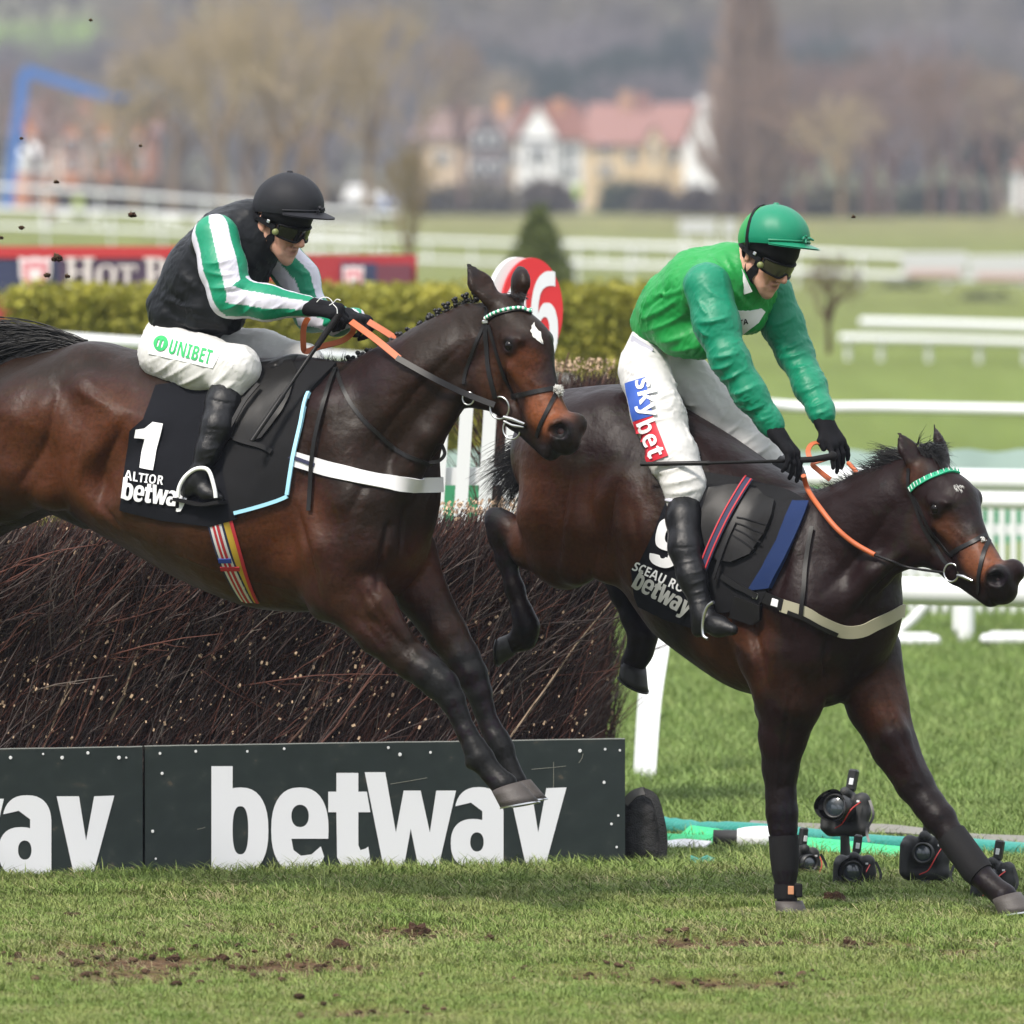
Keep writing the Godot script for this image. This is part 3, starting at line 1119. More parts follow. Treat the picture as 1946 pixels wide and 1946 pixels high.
	for c in crest:
		var dd := sight(c[0], c[1] + 6).normalized()
		var q := part("plait", knot, M.hair, o)
		q.position = rp(r, c[0], c[1] - 3, 0.012) - spot_of(o)
		q.rotation = Vector3(rng.randf() * 0.6, rng.randf() * 6, rng.randf() * 0.6)
		q.scale = Vector3.ONE * rng.randf_range(0.85, 1.25)
	var mr := []
	for i in 700:
		var t := rng.randf() * 12.99
		var c0: Array = crest[int(t)]
		var c1: Array = crest[int(t) + 1]
		var p := rp(r, lerpf(c0[0], c1[0], t - int(t)) + rng.randf_range(-2, 2), lerpf(c0[1], c1[1], t - int(t)) + rng.randf_range(-1, 9), rng.randf_range(-0.01, 0.02))
		mr.append([p, Vector3(rng.randf_range(-0.4, 0.9), rng.randf_range(-0.5, 0.35), rng.randf_range(-0.3, 0.5)), rng.randf_range(0.015, 0.035)])
	for i in 160:      # loose hair at the withers
		mr.append([rp(r, rng.randf_range(600, 672), rng.randf_range(688, 706), rng.randf_range(-0.02, 0.03)), Vector3(rng.randf_range(-0.6, 0.6), 0.8, rng.randf_range(-0.3, 0.3)), rng.randf_range(0.015, 0.045)])
	for i in 70:      # forelock knot
		mr.append([rp(h, rng.randf_range(955, 1000), rng.randf_range(556, 572), rng.randf_range(-0.02, 0.02)), h.f * 0.8 + Vector3.UP * rng.randf_range(-0.4, 0.5), rng.randf_range(0.02, 0.04)])
	wpart("mane", hair(mr, 0.05, 0.25, 0.0016, 3), M.hair, o)
	var tr := []
	for i in 1500:
		var u := rng.randf_range(-1, 1)
		tr.append([rp(r, rng.randf_range(100, 168), rng.randf_range(646, 668), 0.03 * u), (-r.f * 1.0 + Vector3(0, rng.randf_range(0.05, 0.62), 0) + r.n * u * 0.12), rng.randf_range(0.45, 0.8)])
	wpart("tail", hair(tr, 0.13, 0.035, 0.0022, 9), M.hair, o)
	return o

func build_horse_b() -> Node3D:
	var g := ground_at(1497, 1736)
	var r := rig(g, 38.0)
	r.o -= r.n * 0.13
	rb = r
	var F := r.F
	trunk(r, [[1085, 860, 110, 0.2], [1120, 868, 124, 0.25], [1205, 885, 136, 0.262], [1290, 970, 165, 0.265], [1370, 1055, 190, 0.28], [1460, 1115, 194, 0.262], [1540, 1140, 182, 0.225], [1580, 1155, 132, 0.17]], 0.10)
	limb(r, [[1440, 985, 40], [1530, 1010, 50], [1570, 1040, 70]], 0.08, 0.6)
	limb(r, [[1180, 800, 45], [1300, 880, 50], [1440, 985, 45]], 0.09, 0.9)
	# haunches
	limb(r, [[1100, 880, 104, 0.12], [1082, 975, 86, 0.15], [1078, 1055, 64, 0.165]], 0.07)
	limb(r, [[1170, 870, 95, -0.12], [1185, 985, 80, -0.14], [1200, 1050, 58, -0.15]], 0.07)
	limb(r, [[1150, 790, 34, 0.13], [1090, 850, 60, 0.15]], 0.09)
	limb(r, [[1165, 960, 22, 0.24], [1150, 1075, 30, 0.2]], 0.08)
	limb(r, [[1040, 900, 46, 0.19], [1036, 980, 50, 0.2], [1050, 1050, 44, 0.2]], 0.03)
	limb(r, [[1115, 900, 54, 0.2], [1118, 1000, 56, 0.215], [1095, 1070, 44, 0.21]], 0.025)
	limb(r, [[1200, 930, 46, 0.22], [1230, 1010, 50, 0.235], [1225, 1080, 40, 0.21]], 0.045)
	limb(r, [[1430, 1180, 44, 0.19], [1455, 1250, 50, 0.19], [1470, 1310, 42, 0.18]], 0.022)
	limb(r, [[1510, 1080, 34, 0.155], [1535, 1170, 42, 0.175], [1535, 1250, 40, 0.175]], 0.025)
	limb(r, [[1572, 1215, 36, 0.085], [1560, 1290, 34, 0.10]], 0.018)
	limb(r, [[1722, 1050, 20, 0.07], [1665, 1090, 28, 0.10], [1605, 1150, 34, 0.12]], 0.025)
	limb(r, [[1490, 1350, 28, 0.175], [1478, 1420, 24, 0.165], [1480, 1500, 13, 0.15]], 0.014)
	limb(r, [[1668, 1330, 34, -0.08], [1700, 1400, 30, -0.085], [1745, 1490, 15, -0.10]], 0.014)
	# near hind leg, folded: stifle, gaskin, hock, cannon, fetlock
	limb(r, [[1070, 1060, 56, 0.17], [1010, 1040, 40, 0.17], [965, 1003, 26, 0.17], [946, 990, 22, 0.17], [951, 1020, 21, 0.17], [962, 1062, 18, 0.17], [978, 1120, 17, 0.17], [993, 1165, 18, 0.17], [1001, 1190, 22, 0.17], [996, 1212, 21, 0.17], [975, 1222, 20, 0.17]], 0.03)
	limb(r, [[946, 990, 15, 0.17], [936, 978, 12, 0.17]], 0.02)
	# far hind leg
	limb(r, [[1190, 1040, 50, -0.15], [1150, 1030, 34, -0.15], [1140, 1030, 26, -0.15], [1158, 1080, 23, -0.15], [1183, 1130, 21, -0.15], [1205, 1175, 22, -0.15], [1222, 1208, 26, -0.15], [1216, 1238, 23, -0.15], [1203, 1262, 25, -0.15]], 0.03)
	# neck
	limb(r, [[1570, 1085, 122], [1634, 1014, 90], [1698, 964, 69], [1740, 925, 51]], 0.08, 0.86)
	limb(r, [[1560, 1010, 62], [1640, 935, 26], [1715, 895, 20]], 0.06, 0.55)
	# shoulders and breast
	limb(r, [[1510, 1010, 60, 0.11], [1545, 1150, 72, 0.135], [1540, 1225, 62, 0.14]], 0.06)
	limb(r, [[1570, 1010, 48, -0.10], [1606, 1140, 56, -0.12], [1614, 1215, 52, -0.13]], 0.06)
	limb(r, [[1572, 1180, 54, 0.06], [1560, 1280, 48, 0.05]], 0.05)
	limb(r, [[1606, 1170, 48, -0.05], [1606, 1270, 46, -0.06]], 0.05)
	limb(r, [[1556, 1130, 90], [1552, 1265, 76]], 0.07, 0.8)
	# forelegs
	limb(r, [[1515, 1240, 82], [1502, 1330, 62], [1488, 1400, 46], [1483, 1460, 34], [1484, 1515, 28], [1486, 1545, 29.5], [1488, 1575, 26], [1490, 1605, 21], [1492, 1640, 21], [1492, 1656, 23], [1493, 1682, 18], [1496, 1712, 20]], 0.018, 1.0, 0.13)
	limb(r, [[1470, 1335, 36, 0.14], [1458, 1345, 24, 0.13]], 0.04)
	limb(r, [[1640, 1240, 74], [1668, 1340, 58], [1700, 1420, 44], [1738, 1490, 35], [1766, 1530, 30], [1786, 1556, 30], [1806, 1586, 24], [1834, 1626, 21], [1856, 1655, 25], [1880, 1680, 20.5], [1908, 1703, 25]], 0.018, 1.0, -0.13)
	var h := rig(rp(r, 1745, 910), 50.0)
	horse_head(r, h, {"poll": Vector2(1768, 916), "brow": Vector2(1806, 964), "nose": Vector2(1858, 1068), "tip": Vector2(1896, 1105), "lip": Vector2(1906, 1122), "chin": Vector2(1882, 1134), "jaw": Vector2(1818, 1086), "jowl": Vector2(1757, 1022), "jowl_r": 54.0, "turn": 0.77, "eye": Vector2(1778, 967), "eye2": Vector2(1852, 946), "nostril": Vector2(1898, 1101), "nostril2": Vector2(1924, 1086), "mouth": Vector2(1842, 1110), "mouth2": Vector2(1876, 1130),
		"ears": [[1736, 874, 1706, 817, 0.05, 0.065, 2.5, 0.0, 20], [1794, 868, 1774, 804, -0.05, -0.055, 0.7, 0.004, 24]]})
	var dark := Color(0.0135, 0.0072, 0.0058)
	var red := Color(0.088, 0.030, 0.0125)
	var black := Color(0.0085, 0.0072, 0.0078)
	var tan := Color(0.16, 0.054, 0.024)
	r.base = dark
	r.blobs = [
		[rp(r, 1030, 1000, 0.2), 0.34, red, 0.7], [rp(r, 1170, 1020, 0.25), 0.30, red, 0.75], [rp(r, 1200, 1110, 0.2), 0.25, Color(0.07, 0.028, 0.015), 0.6], [rp(r, 1040, 880, 0.2), 0.2, red, 0.35],
		[rp(r, 1420, 1230, 0.2), 0.25, red, 0.6], [rp(r, 1370, 1240, 0.2), 0.2, red, 0.45], [rp(r, 1680, 1330, -0.1), 0.16, red, 0.7], [rp(r, 1540, 1300, 0.15), 0.16, Color(0.05, 0.02, 0.012), 0.6],
		[rp(r, 1480, 1480, 0.13), 0.13, black, 0.95, rp(r, 1496, 1720, 0.13)], [rp(r, 1750, 1520, -0.13), 0.14, black, 0.95, rp(r, 1910, 1710, -0.13)],
		[rp(r, 945, 985, 0.17), 0.13, black, 0.97, rp(r, 1000, 1200, 0.17)], [rp(r, 980, 1215, 0.17), 0.12, black, 0.97], [rp(r, 1150, 1040, -0.15), 0.15, black, 0.97, rp(r, 1220, 1260, -0.15)],
		[rp(h, 1772, 1000, 0.05), 0.12, Color(0.03, 0.014, 0.01), 0.8], [rp(h, 1800, 1010, 0.08), 0.09, red, 0.6], [rp(h, 1868, 1062, 0.04), 0.10, tan, 0.92], [rp(h, 1850, 1050, 0.06), 0.09, tan, 0.6], [rp(h, 1745, 905, 0.05), 0.07, red, 0.55], [rp(h, 1845, 985, 0.0), 0.09, Color(0.017, 0.012, 0.012), 0.8],
		[rp(h, 1900, 1100, 0.05), 0.068, black, 0.95], [rp(h, 1905, 1135, 0.0), 0.08, black, 0.92], [rp(h, 1835, 1105, 0.0), 0.06, black, 0.9, rp(h, 1880, 1140, 0.0)], [rp(h, 1778, 967, 0.1), 0.04, black, 0.95],
	]
	var o := thing("racehorse", "near-black brown racehorse with loose mane landing on its forelegs, green browband", "horse", g)
	wpart("body", coat_mesh(r, 0.0098, [
		[[[1170, 920], [1152, 1000], [1142, 1085]], 18, -10], [[[1088, 870], [1066, 980], [1060, 1075]], 18, -7], [[[1200, 960], [1215, 1050]], 16, -5], [[[1420, 1150], [1442, 1230], [1456, 1302]], 14, -9], [[[1575, 1190], [1567, 1260], [1573, 1335]], 10, -10],
		[[[1672, 1300], [1712, 1400], [1756, 1490]], 7, -6], [[[1502, 1330], [1490, 1420], [1484, 1500]], 7, -5], [[[1727, 1060], [1672, 1112], [1620, 1172]], 13, -8], [[[1700, 960], [1640, 1050], [1560, 1130]], 20, -6], [[[1500, 1040], [1480, 1130]], 18, -6],
		[[[1796, 992], [1838, 1030]], 6, 4], [[[1776, 1000], [1775, 1050]], 8, -4], [[[1808, 1008], [1820, 1040], [1836, 1064]], 4, 2.4], [[[1640, 1230], [1618, 1300]], 8, -5], [[[1690, 1340], [1720, 1410]], 4, 2.5], [[[1380, 1200], [1440, 1270]], 5, 2.5]]), M.coat, o)
	horse_eye(o, rp(h, 1780, 967, 0.09), h.n, M.eye)
	var nm := SphereMesh.new()
	nm.radius = 0.02
	nm.height = 0.04
	part("nostril", nm, M.nostril, o).position = rp(h, 1900, 1101, 0.024) - spot_of(o)
	# wisp of white hair on the forehead
	var wisp := []
	for i in 26:
		var p := seen_on(F, 1820 + rng.randf_range(-7, 9), 926 + rng.randf_range(-6, 6))
		wisp.append([p, h.f * 0.2 + Vector3(rng.randf_range(-0.5, 0.8), -0.6, 0.3), 0.014])
	wpart("star", hair(wisp, 0.05, 0.2, 0.0012, 2), M.white_fur, o, "small wisp of white hair on the forehead")
	hoof(o, rp(r, 1497, 1712, 0.13), Vector3(0, -1, 0), r.f, 0.052, M.horn, M.steel)
	hoof(o, rp(r, 1911, 1704, -0.13), (r.f * 0.35 + Vector3(0, -1, 0)), r.f + Vector3.DOWN * 0.1, 0.055, M.horn, M.steel)
	M.horn_dark = mat(lin(0.012, 0.011, 0.011), 0.6)
	hoof(o, rp(r, 974, 1222, 0.17), Vector3(-0.95, -0.15, -0.3), Vector3(0.1, -1, 0.1), 0.042, M.horn_dark, M.horn_dark)
	hoof(o, rp(r, 1203, 1262, -0.15), Vector3(-0.35, -1, -0.2), Vector3(0.9, -0.4, 0.5), 0.05, M.horn_dark, M.horn_dark)
	# loose mane, forelock and tail
	var crest := [[1712, 882], [1690, 890], [1665, 899], [1640, 914], [1615, 928], [1590, 940], [1560, 955], [1530, 965]]
	var mr := []
	for i in 1500:
		var t := rng.randf() * 6.99
		var c0: Array = crest[int(t)]
		var c1: Array = crest[int(t) + 1]
		var p := rp(r, lerpf(c0[0], c1[0], t - int(t)), lerpf(c0[1], c1[1], t - int(t)) + rng.randf_range(-2, 10), rng.randf_range(-0.01, 0.025))
		mr.append([p, -r.f * rng.randf_range(0.3, 1.0) + Vector3(0, rng.randf_range(-0.3, 0.75), 0) + r.n * rng.randf_range(-0.2, 0.6), rng.randf_range(0.04, 0.10)])
	for i in 520:      # flying off the poll
		mr.append([rp(r, rng.randf_range(1700, 1735), rng.randf_range(862, 886), rng.randf_range(-0.02, 0.03)), -r.f * 1.0 + Vector3(0, rng.randf_range(-0.1, 0.7), 0), rng.randf_range(0.05, 0.14)])
	for i in 460:
		mr.append([rp(h, rng.randf_range(1735, 1785), rng.randf_range(842, 868), rng.randf_range(-0.03, 0.03)), h.f * rng.randf_range(-0.4, 1.0) + Vector3(0.3, rng.randf_range(-0.9, 0.4), 0.4), rng.randf_range(0.04, 0.11)])
	wpart("mane", hair(mr, 0.10, 0.12, 0.0017, 5), M.hair, o)
	var tr := []
	for i in 1100:
		var u := rng.randf_range(-1, 1)
		tr.append([rp(r, rng.randf_range(1010, 1060), rng.randf_range(828, 900), 0.03 * u), -r.f * 1.0 + Vector3(0, rng.randf_range(-0.5, 0.25), 0) + r.n * u * 0.25, rng.randf_range(0.12, 0.30)])
	wpart("tail", hair(tr, 0.12, 0.09, 0.0019, 7), M.hair, o)
	# boots on the forelegs: near one shows its strap, far one is a long tendon boot
	var bl: Material = M.boot
	wpart("leg_boot", leg_sleeve([[1489, 1588, 29], [1491, 1630, 28], [1492, 1660, 25], [1493, 1676, 21]], r, 0.13), bl, o, "black leg boot on the planted foreleg")
	wpart("leg_boot", leg_sleeve([[1493, 1680, 23], [1494, 1707, 23]], r, 0.13), bl, o, "black fetlock band with small tab")
	wpart("leg_boot", leg_sleeve([[1808, 1588, 30], [1836, 1626, 30], [1856, 1654, 30], [1866, 1664, 27]], r, -0.13), bl, o, "black tendon boot on the stretched foreleg")
	var tab := st_new()
	box(tab, Transform3D(Basis(), rp(r, 1503, 1692, 0.172)).rotated_local(Vector3.UP, -0.4), Vector3(0.022, 0.03, 0.004), 0.002)
	wpart("boot_label", done(tab), mat(lin(0.45, 0.2, 0.1), 0.7), o)
	var tb2 := st_new()
	box(tb2, Transform3D(Basis(), rp(r, 1517, 1692, 0.15)).rotated_local(Vector3.UP, -0.4), Vector3(0.03, 0.05, 0.012), 0.005)
	wpart("boot_strap", done(tb2), bl, o)
	return o

func leg_sleeve(q: Array, r: Rig, side: float) -> ArrayMesh:
	var s := st_new()
	var pts := []
	var rad := []
	for e in q:
		pts.append(rp(r, e[0], e[1], side))
		rad.append(e[2] * PX)
	tube(s, pts, rad, 18, true)
	return done(s)

# ---------------------------------------------------------------- saddlery
func tack_materials() -> void:
	var weave := noise_tex(0.09, 3, 256, FastNoiseLite.TYPE_CELLULAR, 4)
	M.cloth_black = bumped(mat(lin(0.008, 0.0085, 0.011), 0.85, 0.0, 0.2), weave, 0.05, 20.0)
	M.cloth_white = mat(lin(0.68, 0.68, 0.70), 0.8)
	M.pad = bumped(mat(lin(0.010, 0.010, 0.011), 0.7, 0.0, 0.22), weave, 0.06, 26.0)
	M.blue_pad = bumped(mat(lin(0.011, 0.024, 0.08), 0.75, 0.0, 0.25), weave, 0.08, 30.0)
	M.piping = mat(lin(0.32, 0.62, 0.78), 0.6)
	M.orange = mat(lin(0.42, 0.098, 0.03), 0.55)
	M.flap = mat(lin(0.010, 0.0095, 0.0095), 0.4, 0.0, 0.3)
	M.navy = mat(lin(0.015, 0.018, 0.055), 0.75)
	M.red = mat(lin(0.42, 0.02, 0.03), 0.7)
	M.yellow = mat(lin(0.5, 0.32, 0.03), 0.7)
	M.blue = mat(lin(0.02, 0.05, 0.3), 0.7)
	M.olive = mat(lin(0.30, 0.28, 0.20), 0.6)
	M.crystal = mat(lin(0.8, 0.82, 0.82), 0.15)
	M.green_gem = mat(lin(0.02, 0.32, 0.17), 0.2)
	M.plastic_white = mat(lin(0.78, 0.78, 0.78), 0.35)
	M.boot = bumped(mat(lin(0.010, 0.0095, 0.010), 0.7, 0.0, 0.25), weave, 0.05, 22.0)

func put(s: SurfaceTool, called: String, m: Material, parent: Node3D, label := "") -> MeshInstance3D:
	return wpart(called, done(s), m, parent, label)

func fur(c: Vector3, n: int, r: float) -> ArrayMesh:
	var roots := []
	for i in n:
		var d := Vector3(rng.randfn(), rng.randfn(), rng.randfn()).normalized()
		roots.append([c + d * r * rng.randf_range(0.1, 0.75), d, r * rng.randf_range(0.3, 0.5)])
	return hair(roots, 0.05, 0.8, 0.0024, 3)

func build_tack_a() -> void:
	var F := ra.F
	var h := rig(rp(ra, 930, 600), 43.0)
	var b := thing("bridle", "black leather bridle with green and white beaded browband and orange reins", "bridle", rp(ra, 940, 700, 0.1))
	var brow := [[924, 606], [938, 597], [962, 590], [988, 588], [1006, 592], [1017, 597]]
	var bb := put(strap(F, brow, 0.02, 0.006), "browband", M.leather, b)
	var bp := smooth_path(brow.map(func(e): return seen_on(F, e[0], e[1])), 6)
	var bead := SphereMesh.new()
	bead.radius = 0.0068
	bead.height = 0.0136
	bead.radial_segments = 8
	bead.rings = 5
	for i in range(1, bp.size() - 1):
		var q: Vector3 = F.snap(bp[i], 0.008)
		part("bead", bead, M.crystal if i % 2 else M.green_gem, bb).position = q - spot_of(bb)
	put(strap(F, [[922, 582], [924, 606], [923, 640], [927, 690], [934, 728], [941, 757]], 0.016), "cheek_strap", M.leather, b)
	put(strap(F, [[928, 618], [938, 650], [950, 690], [964, 727], [977, 752]], 0.014), "cheek_strap", M.leather, b)
	put(strap(F, [[921, 615], [907, 645], [894, 678], [884, 708], [881, 730]], 0.011), "throat_lash", M.leather, b)
	put(strap(F, [[972, 753], [990, 750], [1015, 745], [1040, 740], [1056, 737]], 0.016), "noseband", M.leather, b)
	put(strap(F, [[1058, 742], [1050, 760], [1038, 785], [1027, 808], [1020, 830]], 0.014), "noseband", M.leather, b)
	wpart("nose_fleece", fur(seen_on(F, 1058, 742) + Vector3(0.006, 0.0, 0.008), 320, 0.024), M.white_fur, b, "tuft of white fleece on the noseband")
	var kb := st_new()
	box(kb, Transform3D(Basis(Vector3.BACK, 0.1), F.snap(seen_on(F, 924, 612), 0.006)), Vector3(0.022, 0.014, 0.008), 0.003)
	put(kb, "buckle", M.steel, b)
	for e in [[954, 775, 21, 0.012], [974, 815, 19, 0.004]]:
		var rs := st_new()
		ring(rs, seen_on(F, e[0], e[1]) + h.n * e[3], (h.n + h.f * 0.2).normalized(), e[2] * PX, 0.0036)
		put(rs, "bit_ring", M.steel, b)
	var mp := st_new()
	tube(mp, [seen_on(F, 962, 792) + h.n * 0.012, seen_on(F, 980, 797) + h.n * 0.012, seen_on(F, 1000, 806) + h.n * 0.006], [0.006, 0.007, 0.005], 8)
	tube(mp, [seen_on(F, 962, 800) + h.n * 0.012, seen_on(F, 978, 808) + h.n * 0.012, seen_on(F, 998, 812) + h.n * 0.006], [0.004, 0.005, 0.004], 8)
	put(mp, "bit", M.steel, b)
	# reins
	var near := func(px, py, out): return seen_on(F, px, py) + ra.n * out
	var bitp: Vector3 = seen_on(F, 946, 770) + h.n * 0.016
	var hand := rp(ra, 668, 612, 0.085)
	var mid: Vector3 = near.call(767, 682, 0.03)
	var s := st_new()
	var path := smooth_path([hand, hand.lerp(mid, 0.5) + Vector3(0, 0.004, 0.01), mid], 5)
	band(s, path, [Vector3(0, 0.35, 1).normalized()], 0.023, 0.005)
	put(s, "rein_grip", M.orange, b, "orange rubber grip of the near rein")
	s = st_new()
	band(s, smooth_path([mid + Vector3(-0.01, 0.004, 0.001), near.call(830, 718, 0.03), near.call(888, 747, 0.025), bitp], 6), [Vector3(0, 0.35, 1).normalized()], 0.021, 0.004)
	put(s, "rein", M.leather, b)
	s = st_new()
	band(s, smooth_path([rp(ra, 700, 612, -0.02), rp(ra, 730, 630, -0.03), rp(ra, 762, 650, -0.05), rp(ra, 800, 668, -0.12)], 5), [Vector3(0, 0.5, 1).normalized()], 0.023, 0.005)
	put(s, "rein_grip", M.orange, b, "orange rubber grip of the far rein")
	s = st_new()
	band(s, smooth_path([rp(ra, 586, 603, 0.03), rp(ra, 577, 622, 0.03), rp(ra, 576, 652, 0.03), rp(ra, 580, 668, 0.02), rp(ra, 606, 660, 0.0), rp(ra, 650, 648, 0.02), rp(ra, 670, 630, 0.04), rp(ra, 668, 612, 0.06)], 6), [Vector3(0.3, 0.3, 1).normalized()], 0.02, 0.005)
	put(s, "rein_slack", M.orange, b)
	# running martingale: neck strap and ring
	var mg := thing("martingale", "thin black neck strap looping round the plaited horse's neck", "strap", rp(ra, 740, 800, 0.12))
	put(strap(F, [[640, 702], [650, 735], [666, 766], [690, 796], [718, 823], [745, 848], [769, 864], [800, 876], [822, 880]], 0.014, 0.005, 0.003), "neck_strap", M.flap, mg)
	s = st_new()
	var e1: Vector3 = seen_on(F, 816, 879) + ra.n * 0.006
	band(s, smooth_path([e1, e1 + Vector3(0.035, 0.006, 0.02), e1 + Vector3(0.055, 0.03, 0.01), e1 + Vector3(0.045, 0.06, -0.01)], 5), [Vector3(0.4, 0.2, 1).normalized()], 0.012, 0.004)
	put(s, "loop_end", M.flap, mg)
	s = st_new()
	ring(s, seen_on(F, 895, 757) + ra.n * 0.02, ra.n, 12 * PX, 0.003)
	put(s, "rein_ring", M.steel, mg)
	# number cloth
	var pane := func(x, y): return rp(ra, x, y, 0.0)
	var dir := sight(420, 850).normalized()
	var nc := thing("number_cloth", "black number cloth with a white 1 under the saddle", "saddle cloth", rp(ra, 320, 880, 0.3))
	var cl := wpart("cloth", drape(F, poly([[298, 735], [275, 799], [250, 819], [242, 895], [232, 968], [310, 987], [401, 999], [450, 985], [440, 900], [448, 830], [462, 735], [400, 720]]), pane, dir, 0.009, 13.0), M.cloth_black, nc)
	wpart("numeral", words_on(F, numeral_one(), pane, dir, Vector2(253, 888), Vector2(0.985, 0.17), 88, 0.0185, 1.0), M.cloth_white, nc)
	wpart("lettering", words_on(F, "ALTIOR", pane, dir, Vector2(245, 913), Vector2(0.99, 0.13), 16, 0.0185, 0.9), M.cloth_white, nc)
	wpart("lettering", words_on(F, joined_letters(sponsor_letters()), pane, dir, Vector2(238, 946), Vector2(0.985, 0.17), 37, 0.0185, 1.0), M.cloth_white, nc)
	# saddle
	var sd := thing("saddle", "small black racing saddle under the rider in black and green", "saddle", rp(ra, 480, 760, 0.25))
	wpart("saddle_pad", drape(F, poly([[440, 976], [547, 944], [560, 855], [592, 745], [640, 694], [590, 690], [480, 700], [440, 800], [425, 900]]), pane, dir, 0.012, 13.0), M.pad, sd)
	put(strap(F, [[590, 749], [576, 800], [561, 855], [553, 900], [547, 940]], 0.013, 0.012, 0.006), "piping", M.piping, sd)
	put(strap(F, [[548, 943], [520, 954], [480, 966], [445, 975]], 0.013, 0.012, 0.006), "piping", M.piping, sd)
	wpart("flap", drape(F, poly([[480, 700], [556, 694], [566, 715], [552, 760], [540, 785], [500, 835], [478, 842], [440, 835], [430, 790], [450, 730]]), pane, dir, 0.024, 11.0), M.flap, sd)
	var sf := Field.new()
	sf.chain([[rp(ra, 395, 735), 20 * PX], [rp(ra, 450, 722), 20 * PX], [rp(ra, 520, 708), 22 * PX], [rp(ra, 560, 696), 24 * PX]], 0.03, 3.4, ra.n)
	wpart("seat", array_mesh(sf.net(0.012)), M.flap, sd)
	put(strap(F, [[500, 745], [478, 770], [452, 812], [430, 845], [405, 880]], 0.016, 0.004, 0.045), "stirrup_leather", M.leather, sd)
	put(strap(F, [[448, 835], [470, 842], [500, 850], [520, 860]], 0.016, 0.004, 0.02), "girth_strap", M.leather, sd)
	# boot hangs in the iron
	s = st_new()
	var ip := []
	for e in [[338, 945], [341, 925], [352, 906], [370, 892], [388, 890], [399, 899], [408, 930], [410, 946]]:
		ip.append(rp(ra, e[0], e[1], 0.405))
	tube(s, smooth_path(ip, 4), [0.0075], 8)
	put(s, "stirrup_iron", M.plastic_white, sd)
	# girths
	var gs := [[401, 960], [412, 1005], [425, 1050], [446, 1100], [470, 1142]]
	put(strap(F, gs, 0.056, 0.003, 0.002), "girth", M.navy, sd)
	put(strap(F, gs, 0.042, 0.003, 0.0035), "girth_stripe", M.white_web, sd)
	put(strap(F, gs, 0.024, 0.003, 0.005), "girth_stripe", M.red, sd)
	put(strap(F, gs, 0.005, 0.003, 0.0065), "girth_stripe", M.white_web, sd)
	var g2 := [[424, 960], [436, 1005], [449, 1050], [465, 1100], [486, 1144]]
	put(strap(F, g2, 0.030, 0.003, 0.002), "girth", M.yellow, sd)
	put(strap(F, [[431, 960], [443, 1005], [456, 1050], [471, 1100], [490, 1144]], 0.012, 0.003, 0.004), "girth_stripe", M.red, sd)
	put(strap(F, [[416, 1063], [440, 1063]], 0.018, 0.003, 0.008), "girth_keeper", M.blue, sd)
	put(strap(F, [[420, 1078], [456, 1078]], 0.018, 0.003, 0.008), "girth_keeper", M.red, sd)
	# breast girth
	var bg := thing("breast_girth", "broad white breast girth across the chest of the plaited horse", "breast girth", rp(ra, 680, 900, 0.2))
	put(strap(F, [[512, 860], [560, 873], [620, 890], [680, 906], [740, 917], [780, 921], [806, 922]], 0.052, 0.006, 0.003, null, 4, [ra.f * 0.03 - ra.n * 0.05, -ra.n * 0.07, -ra.n * 0.08 - ra.f * 0.03, -ra.f * 0.08 - ra.n * 0.02]), "band", M.white_web, bg)
	put(strap(F, [[525, 862], [560, 871], [600, 884]], 0.013, 0.004, 0.009), "buckle_strap", M.navy, bg)
	put(strap(F, [[640, 704], [622, 750], [606, 810], [596, 870], [592, 920], [588, 972]], 0.015, 0.004, 0.011), "hanger_strap", M.flap, bg)

